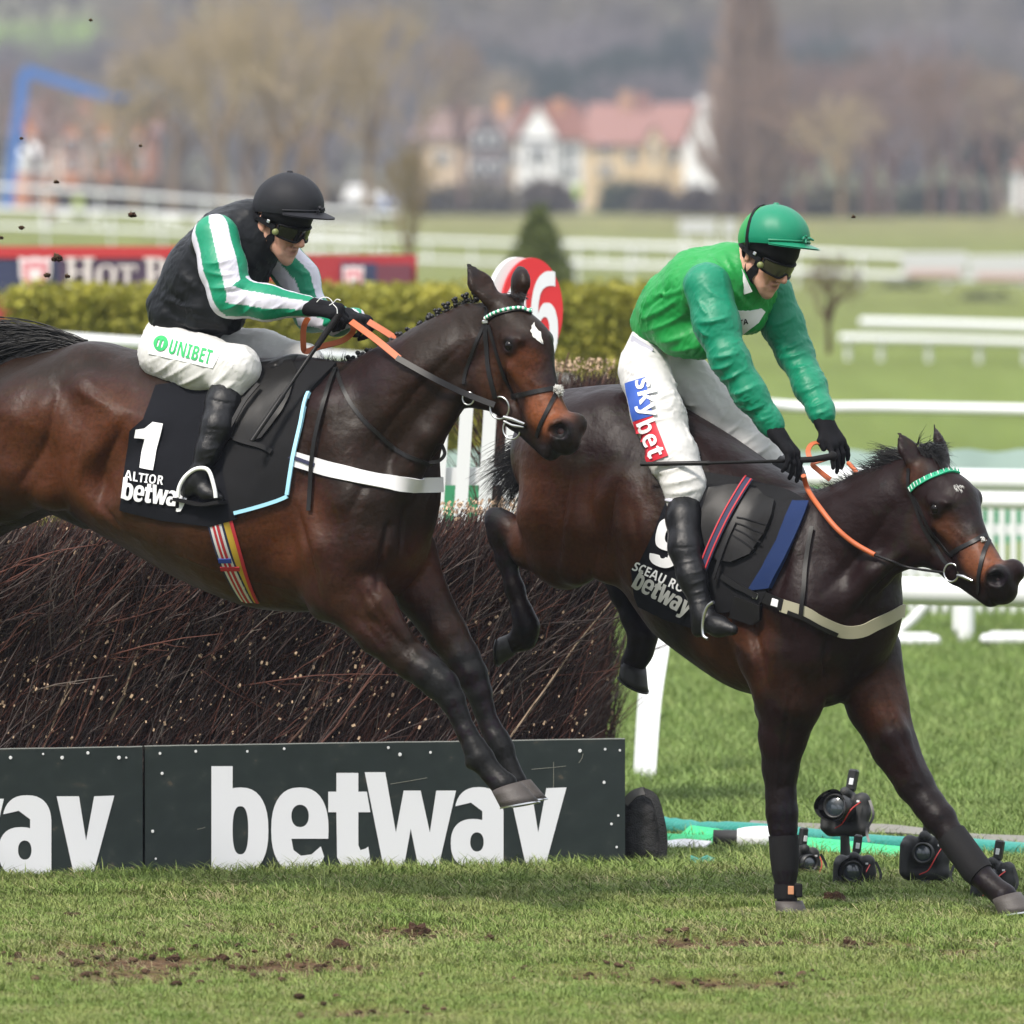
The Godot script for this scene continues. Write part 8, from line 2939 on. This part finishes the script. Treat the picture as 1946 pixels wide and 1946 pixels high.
func build_far() -> void:
	build_hedge()
	build_hoarding()
	tree_kinds = [branchy(3, 6, 0.75, 0.5, 0.034), branchy(8, 6, 0.6, 0.9, 0.03), branchy(15, 6, 0.3, 1.5, 0.036), branchy(22, 6, 0.9, 0.3, 0.034)]
	# a poplar: many steep shoots along one stem
	var pg := RandomNumberGenerator.new()
	pg.seed = 41
	var pt := st_new()
	var pc := st_new()
	pt.set_color(Color(0.55, 0.5, 0.5))
	tube(pt, [Vector3(0, -0.02, 0), Vector3(0, 0.5, 0), Vector3(0, 1.0, 0)], [0.026, 0.016, 0.002], 6)
	pc.set_color(Color.WHITE)
	for i in 1500:
		var y := pg.randf_range(0.06, 0.95)
		var a := pg.randf() * TAU
		var out := Vector3(cos(a), 0, sin(a))
		var len := pg.randf_range(0.06, 0.22) * (1.1 - 0.6 * y)
		var b := Vector3(0, y, 0) + out * pg.randf() * 0.10 * (1.05 - y)
		tube(pc, [b, b + (out * 0.5 + Vector3.UP).normalized() * len * 0.5, b + (out * 0.35 + Vector3.UP).normalized() * len], [0.004, 0.003, 0.0014], 3, false)
	tree_kinds[2] = [done(pt), done(pc)]
	# conifer and bare shrub on the course
	var d := 150.0
	var p := away(1022, 640, d)
	var o := thing("conifer", "small dark green conifer behind the numbered disc", "tree", Vector3(p.x, 0, -d))
	var s := st_new()
	tube(s, [Vector3(0, -0.05, 0), Vector3(0, 2.0, 0)], [0.05, 0.01], 6)
	part("trunk", done(s), mat(lin(0.05, 0.035, 0.025), 0.9), o)
	var where := []
	var cols := []
	for i in 5200:
		var t := pow(rng.randf(), 0.75)
		var y := lerpf(2.15, 0.1, t)
		var r := (0.02 + 0.82 * pow(t, 0.8)) * sqrt(rng.randf()) * (1.0 + 0.35 * n2.get_noise_3d(y * 3, t * 5, i * 0.001))
		var a := rng.randf() * TAU
		where.append(Transform3D(Basis(Vector3(rng.randfn(), rng.randfn(), rng.randfn()).normalized(), rng.randf() * TAU).scaled(Vector3.ONE * rng.randf_range(0.7, 1.3)), Vector3(cos(a) * r, y, sin(a) * r)))
		var g := rng.randf_range(0.5, 1.3)
		cols.append(Color(0.11 * g, 0.135 * g, 0.04 * g))
	scatter("crown", leaf_card(8, 0.03, 9), M.leaf, where, cols, o)
	tree("bare_shrub", "bare brown shrub between the green jockey's arm and the far rails", 1575, 668, 112.0, 500, 0.75, 3, Color(0.12, 0.085, 0.06), "", 0.0)
	tree("bare_tree", "slender bare tree rising from behind the red hoarding's right end", 770, 600, 165.0, 300, 0.55, 1, Color(0.20, 0.16, 0.095))
	# little dark tufts on the far course
	for e in [[1722, 548, 281.0, "dark tuft on the far course right of the green helmet"], [1866, 570, 256.0, "dark tuft on the far course near the right edge"], [1430, 556, 272.0, "dark tuft on the far course behind the green jockey's back"]]:
		var g := away(e[0], e[1] + 8, e[2])
		var t := thing("shrub", e[3], "shrub", g, "tufts on the far course")
		part("foliage", leaf_card(260, 0.16, int(e[0])), mat(lin(0.05, 0.055, 0.03), 0.9), t).scale = Vector3(1.4, 0.6, 1.0)
		var st := st_new()
		tube(st, [Vector3(0, -0.4, 0), Vector3(0, 0.1, 0)], [0.04, 0.02], 5)
		part("stem", done(st), mat(lin(0.05, 0.04, 0.03), 0.9), t)
	# sponsor boards on the far course
	for e in [[1290, 1362, 418, 446, 330.0, "white board on the far grass left of the green helmet"], [1372, 1400, 420, 446, 332.0, "narrow white board against the green helmet's edge"], [1712, 1836, 480, 530, 238.0, "wide pale board on the far rail right of the helmet"], [1840, 1990, 486, 536, 236.0, "pale board on the far rail at the right edge"]]:
		var a := away(e[0], e[3], e[4])
		var b := away(e[1], e[2], e[4])
		var bo := thing("course_board", e[5], "board", Vector3((a.x + b.x) * 0.5, a.y, -e[4]), "boards on the far course")
		s = st_new()
		box(s, Transform3D(Basis(), Vector3((a.x + b.x) * 0.5, (a.y + b.y) * 0.5, -e[4] + 0.3)), Vector3(b.x - a.x, b.y - a.y, 0.05), 0.02)
		wpart("face", done(s), mat(lin(0.46, 0.465, 0.47), 0.6), bo)
		for k in (2 if e[0] < 1600 else 0):
			s = st_new()
			tube(s, [Vector3(lerpf(a.x, b.x, 0.15 + 0.7 * k), -0.1, -e[4] + 0.25), Vector3(lerpf(a.x, b.x, 0.15 + 0.7 * k), b.y, -e[4] + 0.25)], [0.05], 6)
			wpart("leg", done(s), M.white_paint, bo)
		if e[0] > 1600:
			s = st_new()
			box(s, Transform3D(Basis(), Vector3((a.x + b.x) * 0.5, a.y + (b.y - a.y) * 0.22, -e[4] + 0.34)), Vector3((b.x - a.x) * 0.8, (b.y - a.y) * 0.25, 0.02))
			wpart("stripe", done(s), mat(lin(0.48, 0.33, 0.31), 0.6), bo)
	# blue boom lift at the left edge
	var cr := thing("boom_lift", "blue articulated boom lift at the upper left edge", "boom lift", away(10, 430, 600.0))
	var bluep := mat(lin(0.03, 0.13, 0.40), 0.5)
	for q in [[[8, 438], [46, 138], 0.52], [[46, 132], [212, 186], 0.46], [[206, 184], [262, 182], 0.38]]:
		s = st_new()
		band(s, [away(q[0][0], q[0][1], 600), away(q[1][0], q[1][1], 600)], [Vector3.BACK], q[2], q[2])
		wpart("boom_arm", done(s), bluep, cr)
	s = st_new()
	box(s, Transform3D(Basis(), away(268, 178, 600) + Vector3(0.3, 0.2, 0)), Vector3(1.2, 0.9, 0.8), 0.05)
	wpart("basket", done(s), mat(lin(0.10, 0.14, 0.22), 0.6), cr)
	s = st_new()
	box(s, Transform3D(Basis(), away(14, 440, 600) + Vector3(0, 0.2, 0)), Vector3(1.6, 1.4, 1.6), 0.15)
	wpart("turret", done(s), bluep, cr)
	s = st_new()
	box(s, Transform3D(Basis(), away(14, 470, 600)), Vector3(3.2, 0.9, 2.0), 0.1)
	wpart("chassis", done(s), mat(lin(0.06, 0.06, 0.065), 0.7), cr)
	# houses
	var cream := Color(0.52, 0.40, 0.24)
	var white := Color(0.76, 0.76, 0.76)
	var terra := Color(0.235, 0.12, 0.10)
	house("white half-timbered house with steep front gable beyond the course", 985, 1108, 345, 262, 196, 880.0, Color(0.60, 0.60, 0.58), Color(0.17, 0.07, 0.05), [[982, 1062, 200, white, true]], [[1085, 290, 26, 24], [1022, 292, 30, 26, 1], [1085, 325, 26, 22]], [[1062, 186, Color(0.35, 0.17, 0.1)]])
	house("cream house with long pink-red tiled roof and white end gable", 1108, 1340, 350, 272, 196, 890.0, cream, terra, [[1222, 1262, 240, cream, false], [1300, 1362, 200, white, false]], [[1150, 285, 26, 20], [1242, 288, 10, 40, 1], [1150, 322, 30, 20], [1200, 300, 20, 22], [1282, 300, 18, 22], [1330, 290, 18, 22, 1]], [[1190, 172, Color(0.35, 0.2, 0.13)], [1222, 176, terra], [1340, 184, white]])
	house("cream house with grey-brown roof and dark gable left of the white one", 790, 984, 350, 262, 208, 910.0, Color(0.48, 0.37, 0.26), Color(0.16, 0.105, 0.09), [[890, 962, 212, Color(0.12, 0.10, 0.10), false]], [[925, 265, 50, 22, 1], [840, 300, 30, 22], [925, 318, 60, 18, 1], [970, 300, 20, 20]], [[955, 182, Color(0.45, 0.25, 0.12)], [870, 196, Color(0.3, 0.16, 0.1)]])
	for e in [[20, 98, 0], [104, 170, 1], [166, 222, 2], [232, 300, 3]]:
		house("brick house with white bays, %s in the row at left" % ["first", "second", "third", "fourth"][e[2]], e[0], e[1], 340 - e[2] * 6, 252, 196 + e[2] * 6, 900.0 + e[2] * 12, [Color(0.38, 0.21, 0.14), Color(0.55, 0.50, 0.46), Color(0.36, 0.17, 0.10), Color(0.36, 0.16, 0.09)][e[2]], Color(0.17, 0.10, 0.085), [[e[0] + 14, e[0] + 50, 215, Color(0.45, 0.18, 0.08), false]], [[e[0] + 32, 276, 26, 30, 1], [e[0] + 32, 312, 26, 24, 1]], [[e[1] - 8, 180 + e[2] * 6, Color(0.32, 0.15, 0.1)]])
	house("small pale cottage at the extreme right edge", 1928, 2010, 378, 318, 280, 860.0, white, Color(0.2, 0.1, 0.08), [], [[1945, 345, 12, 18]], [[1960, 268, terra]])
	# marquees and vans at the far side of the course
	for e in [[690, 372, 76, 40, 640.0, "white van parked beyond the rails right of the black helmet", Color(0.72, 0.72, 0.74)], [738, 386, 34, 28, 640.0, "pale blue car parked beside the white van", Color(0.30, 0.36, 0.55)]]:
		var v := thing("parked_van" if e[2] > 50 else "parked_car", e[5], "van" if e[2] > 50 else "car", away(e[0], e[1] + e[3] * 0.5, e[4]))
		var pm: float = FOCAL / e[4]
		var w: float = e[2] / pm
		var h: float = e[3] / pm
		s = st_new()
		box(s, Transform3D(Basis(), Vector3(0, h * 0.36, 0)), Vector3(w, h * 0.5, 1.6), 0.12)
		box(s, Transform3D(Basis(), Vector3(-w * 0.06, h * 0.75, 0)), Vector3(w * 0.7, h * 0.42, 1.4), 0.12)
		part("body", done(s), mat((e[6] as Color).linear_to_srgb(), 0.3), v)
		s = st_new()
		box(s, Transform3D(Basis(), Vector3(w * 0.12, h * 0.76, 0.71)), Vector3(w * 0.28, h * 0.26, 0.03), 0.01)
		part("window", done(s), M.lens, v)
		for k in [-1, 1]:
			s = st_new()
			lathe(s, Transform3D(Basis(Vector3.RIGHT, PI / 2), Vector3(w * 0.32 * k, h * 0.14, 0.72)), [Vector2(0, 0.1), Vector2(h * 0.1, 0.1), Vector2(h * 0.15, 0.06), Vector2(h * 0.15, -0.1)], 16)
			part("wheel", done(s), M.black_plastic, v)
	for e in [[140, 418, 120, 44, 470.0, "largest white marquee beyond the left rails"], [290, 424, 110, 40, 470.0, "white marquee right of the largest one"], [400, 428, 60, 30, 465.0, "small white marquee left of the black jockey's back"], [60, 300, 60, 60, 800.0, "pale stall in front of the brick houses"]]:
		var pm: float = FOCAL / e[4]
		var w: float = e[2] / pm
		var h: float = e[3] / pm
		var q := away(e[0], e[1] + e[3] * 0.5, e[4])
		var t := thing("marquee", e[5], "marquee", q, "marquees beyond the course")
		s = st_new()
		s.set_smooth_group(-1)
		box(s, Transform3D(Basis(), Vector3(0, h * 0.3, 0)), Vector3(w, h * 0.6, w * 0.7))
		part("wall", done(s), mat(lin(0.55, 0.56, 0.56), 0.8), t)
		s = st_new()
		s.set_smooth_group(-1)
		var c := [Vector3(-w * 0.55, h * 0.58, w * 0.4), Vector3(w * 0.55, h * 0.58, w * 0.4), Vector3(w * 0.55, h * 0.58, -w * 0.4), Vector3(-w * 0.55, h * 0.58, -w * 0.4)]
		for k in 4:
			for v in [c[(k + 1) % 4], c[k], Vector3(0, h, 0)]:
				s.add_vertex(v)
		part("roof", done(s), mat(lin(0.68, 0.68, 0.68), 0.7), t)
	far_person("distant person in bright yellow-green jacket before the houses", 1098, 404, 700.0, Color(0.36, 0.52, 0.08))
	far_person("distant person in yellow-green vest above the hoarding", 150, 462, 420.0, Color(0.28, 0.34, 0.08))
	far_person("distant person in orange top above the hoarding, left of the vest wearer", 96, 460, 420.0, Color(0.34, 0.17, 0.09))
	# trees in the middle distance
	var tan := Color(0.32, 0.25, 0.145)
	var grey := Color(0.28, 0.225, 0.16)
	var rust := Color(0.20, 0.135, 0.10)
	var mauve := Color(0.20, 0.145, 0.13)
	var names := {0: "broad", 1: "upright", 2: "narrow", 3: "spreading"}
	var stand := [[255, 395, 560, 130, 0.75, 0, tan, "bare tree above the black jockey's back, left one"], [330, 392, 600, 40, 0.8, 3, grey, "tall bare tree rising behind the left terrace's end"], [425, 400, 520, 60, 0.7, 1, tan, "tall yellowish bare tree straight above the black jockey's shoulder"], [520, 392, 560, 20, 0.8, 0, tan, "tall bare tree above the black helmet"], [610, 395, 580, 70, 0.8, 3, grey, "bare tree right of the black helmet"], [700, 392, 560, 30, 0.75, 1, tan, "tall bare tree midway between helmet and white house"], [800, 388, 640, 110, 0.7, 0, grey, "bare tree over the cream house's left end"], [880, 385, 700, 90, 0.6, 1, mauve, "thin bare tree behind the cream house"],
		[1424, 402, 720, -110, 1.5, 2, Color(0.26, 0.185, 0.14), "very tall narrow poplar left of the green helmet's line"], [1520, 404, 700, 150, 0.8, 0, rust, "bare tree right of the poplar"], [1600, 406, 690, 200, 0.9, 3, tan, "low yellowish bare tree right of the green helmet"], [1690, 404, 700, 150, 0.8, 0, mauve, "bare reddish tree in the right-hand group"], [1770, 402, 710, 130, 0.75, 1, rust, "taller bare tree in the right-hand group"], [1850, 402, 720, 190, 0.8, 3, mauve, "bare tree near the right edge"], [1560, 404, 740, 130, 0.9, 1, mauve, "tall bare tree just right of the poplar"], [1660, 402, 735, 120, 0.8, 3, rust, "tall bare tree at the middle of the right-hand group"], [1810, 402, 745, 110, 0.9, 0, mauve, "tall bare tree in the rear of the right-hand group"], [1900, 402, 735, 150, 0.9, 1, rust, "upright bare tree left of the right edge"], [1470, 404, 735, 200, 0.9, 0, rust, "bare tree at the poplar's right foot"], [470, 396, 640, 90, 0.9, 3, grey, "spreading bare tree behind the black jockey's trees"], [570, 396, 640, 50, 0.9, 0, tan, "broad bare tree in the rear above the black helmet"], [1945, 402, 720, 170, 0.8, 0, grey, "bare tree cut by the right edge"], [1380, 404, 730, 270, 0.9, 3, rust, "low bare tree at the white gable's end"], [1640, 406, 730, 240, 0.9, 1, mauve, "low bare tree behind the yellowish one"], [60, 390, 760, 150, 0.8, 3, mauve, "bare tree behind the first brick house"], [180, 385, 780, 170, 0.8, 0, grey, "bare tree behind the brick row"], [940, 380, 960, 150, 0.8, 1, grey, "bare tree between the cream houses"]]
	for e in stand:
		tree("bare_tree", e[7], e[0], e[1], e[2], e[3], e[4], e[5], e[6], "bare trees beyond the course")
	# bushes and hedges before the houses
	for e in [[1190, 386, 70, 50, 800.0, "dark evergreen bush before the cream house's left end", Color(0.05, 0.065, 0.03)], [1250, 392, 50, 40, 790.0, "low brown bush before the cream house", Color(0.09, 0.07, 0.05)], [880, 386, 190, 44, 780.0, "long brown hedge before the left cream house", Color(0.10, 0.085, 0.055)], [1040, 380, 80, 40, 790.0, "low brown hedge before the half-timbered house", Color(0.11, 0.085, 0.06)], [1790, 392, 180, 50, 760.0, "dark green hedge under the right-hand trees", Color(0.055, 0.065, 0.04)], [1600, 396, 160, 44, 740.0, "greenish brown hedge right of the green helmet", Color(0.10, 0.095, 0.05)], [1440, 398, 130, 40, 740.0, "brown hedge at the poplar's foot", Color(0.09, 0.07, 0.05)], [1330, 394, 60, 36, 760.0, "brown bush below the white gable", Color(0.10, 0.075, 0.055)], [600, 392, 260, 36, 700.0, "brown hedge behind the black helmet", Color(0.12, 0.10, 0.065)], [260, 380, 320, 44, 740.0, "brown hedge below the brick houses", Color(0.10, 0.08, 0.055)], [1870, 240, 60, 150, 740.0, "dark leaning conifer in the right-hand trees", Color(0.03, 0.05, 0.035)], [255, 170, 50, 90, 800.0, "dark conifer above the boom lift's basket", Color(0.04, 0.05, 0.035)]]:
		var pm: float = FOCAL / e[4]
		var g := away(e[0], e[1] + e[3] * 0.5, e[4])
		var b := thing("bush", e[5], "bush", g, "bushes beyond the course")
		var w: float = e[2] / pm
		var h: float = e[3] / pm
		var cards := leaf_card(14, 0.16, 71)
		var wh := []
		var cl := []
		for i in 260:
			var t := rng.randf()
			var x := rng.randf_range(-0.5, 0.5)
			var y = h * t * (1.0 - 1.2 * x * x) if e[2] > e[3] else h * t
			if e[2] < e[3]:
				x *= 1.0 - 0.7 * t
			wh.append(Transform3D(Basis(Vector3(rng.randfn(), rng.randfn(), rng.randfn()).normalized(), rng.randf() * TAU).scaled(Vector3.ONE * rng.randf_range(1.0, 2.2)), Vector3(x * w, y, rng.randf_range(-0.6, 0.6))))
			var k := rng.randf_range(0.6, 1.4)
			cl.append(Color(e[6].r * k, e[6].g * k, e[6].b * k))
		scatter("foliage", cards, M.leaf, wh, cl, b)
		s = st_new()
		tube(s, [Vector3(0, -3.0, 0), Vector3(0, h * 0.6, 0)], [0.12, 0.05], 5)
		part("stem", done(s), mat(lin(0.06, 0.045, 0.035), 0.9), b)
	# the hill: fields and woods
	var v := PackedVector3Array()
	var c := PackedColorArray()
	var idx := PackedInt32Array()
	var nx := 80
	var nz := 60
	for j in nz + 1:
		var dd := 960.0 * pow(3.6, float(j) / nz)
		for i in nx + 1:
			var x := lerpf(-0.14, 0.14, float(i) / nx) * dd
			v.append(Vector3(x, hill(x, dd), -dd))
			c.append(hill_color(x, dd))
	for j in nz:
		for i in nx:
			var a := j * (nx + 1) + i
			idx.append_array([a, a + nx + 1, a + 1, a + 1, a + nx + 1, a + nx + 2])
	setting("hill", array_mesh({"v": v, "n": face_normals(v, idx), "i": idx, "c": c}), vmat(0.95, 0.1))
	var wood := [[], [], []]
	var wcol := [[], [], []]
	for i in 2600:
		var dd := lerpf(980.0, 2300.0, pow(rng.randf(), 1.3))
		var x := rng.randf_range(-0.052, 0.052) * dd
		if is_field(x, dd):
			continue
		var k := rng.randi() % 3
		var h := rng.randf_range(6.0, 12.0) * (0.7 + dd / 3000.0)
		wood[k].append(Transform3D(Basis(Vector3.UP, rng.randf() * TAU).scaled(Vector3(h * 0.9, h, h * 0.9)), Vector3(x, hill(x, dd) - 1.0, -dd)))
		var u := n2.get_noise_3d(x * 0.012, 1, dd * 0.006)
		var cc := Color(0.15, 0.132, 0.135).lerp(Color(0.19, 0.165, 0.115), clampf(u * 2.0 + 0.3, 0, 1))
		if n2.get_noise_3d(x * 0.02, 8, dd * 0.012) > 0.24:
			cc = Color(0.05, 0.065, 0.055)
		var g := rng.randf_range(0.7, 1.3)
		wcol[k].append(Color(cc.r * g, cc.g * g, cc.b * g))
	for k in 3:
		var m := scatter(numbered("woodland"), tree_kinds[[0, 3, 1][k]][1], M.bark, wood[k], wcol[k])
		m.set_meta("label", ["greyish bare woodland covering the far hillside", "brownish bare woodland mixed over the far hillside", "upright bare trees massed on the far hillside"][k])
		m.set_meta("category", "woodland")
	# a few far houses on the hill
	for e in [[1050, 60, 60, 20, 1650.0, "tiny far pink-roofed house high on the hillside"], [850, 196, 40, 20, 1150.0, "far orange-brick house on the lower hillside"]]:
		house(e[5], e[0] - e[2] * 0.5, e[0] + e[2] * 0.5, e[1] + 12, e[1], e[1] - 14, e[4], Color(0.45, 0.32, 0.26), Color(0.28, 0.13, 0.1), [], [[e[0], e[1] + 5, 8, 5]], [])

func hill(x: float, d: float) -> float:
	return 62.0 * pow(maxf(d - 960.0, 0.0) / 900.0, 1.15) + 7.0 * n2.get_noise_3d(x * 0.006, 0, d * 0.004) * sstep(1000, 1300, d) - 0.3

func seen_at(x: float, d: float) -> Vector2:      # where a place on the hill appears in the picture
	return Vector2(MID + x / d * FOCAL, 330.0 - (hill(x, d) - EYE) / d * FOCAL)

func is_field(x: float, d: float) -> bool:
	# three pastures on the slope, by their place on the ground
	for q in [[-61.0, 1150.0, 24.0, 66.0], [14.6, 1185.0, 4.6, 34.0], [9.0, 1200.0, 3.4, 40.0]]:
		if absf(x - q[0]) < q[2] and absf(d - q[1]) < q[3]:
			return true
	return false

func hill_color(x: float, d: float) -> Color:
	if is_field(x, d):
		return Color(0.13, 0.19, 0.055)
	var u := n2.get_noise_3d(x * 0.015, 3, d * 0.008)
	return Color(0.115, 0.10, 0.085).lerp(Color(0.14, 0.15, 0.08), clampf(0.3 + u, 0, 1))

func _ready() -> void:
	rng.seed = 7
	n1.seed = 3
	n1.frequency = 1.0
	n2.seed = 9
	n2.frequency = 1.0
	# camera: a long lens, wide open
	var cam := Camera3D.new()
	cam.name = "camera"
	cam.fov = rad_to_deg(2.0 * atan(973.0 / FOCAL))
	cam.position = Vector3(0, EYE, 0)
	cam.rotation = Vector3(-PITCH, 0, 0)
	cam.near = 1.0
	cam.far = 9000.0
	var lens := CameraAttributesPhysical.new()
	lens.frustum_focal_length = 300.0
	lens.frustum_focus_distance = 44.2
	lens.exposure_aperture = 4.6
	cam.attributes = lens
	add_child(cam)
	cam.fov = rad_to_deg(2.0 * atan(973.0 / FOCAL))
	# bright overcast sky, soft sun high on the camera's side
	var we := WorldEnvironment.new()
	we.name = "world_environment"
	var e := Environment.new()
	e.background_mode = Environment.BG_SKY
	var sm := ProceduralSkyMaterial.new()
	sm.sky_top_color = Color(0.80, 0.81, 0.83)
	sm.sky_horizon_color = Color(0.45, 0.475, 0.51)
	sm.sky_curve = 0.45
	sm.ground_bottom_color = Color(0.30, 0.33, 0.22)
	sm.ground_horizon_color = Color(0.36, 0.38, 0.36)
	e.sky = Sky.new()
	e.sky.sky_material = sm
	e.tonemap_mode = Environment.TONE_MAPPER_LINEAR
	e.tonemap_exposure = 3.3
	e.sdfgi_enabled = true
	e.ssao_enabled = true
	e.ssil_enabled = true
	e.fog_enabled = true
	e.fog_density = 0.00018
	e.fog_light_color = Color(0.76, 0.79, 0.86)
	we.environment = e
	add_child(we)
	var sun := DirectionalLight3D.new()
	sun.name = "sun"
	sun.light_energy = 0.5
	sun.light_color = Color(1.0, 0.97, 0.93)
	sun.light_angular_distance = 10.0
	sun.shadow_enabled = true
	sun.rotation_degrees = Vector3(-52, -38, 0)
	add_child(sun)
	var t0 := Time.get_ticks_msec()
	horse_materials()
	tack_materials()
	rider_materials()
	scene_materials()
	M.cloth_silver = mat(lin(0.42, 0.42, 0.42), 0.4)
	fence_line()
	build_ground()
	build_far()
	print("far ", Time.get_ticks_msec() - t0)
	build_fences()
	build_boards()
	build_rails()
	print("fences ", Time.get_ticks_msec() - t0)
	build_horse_a()
	build_horse_b()
	build_tack_a()
	build_tack_b()
	build_jockey_a()
	build_jockey_b()
	print("horses ", Time.get_ticks_msec() - t0)
	build_props()
	build_grass()
	print("all ", Time.get_ticks_msec() - t0)
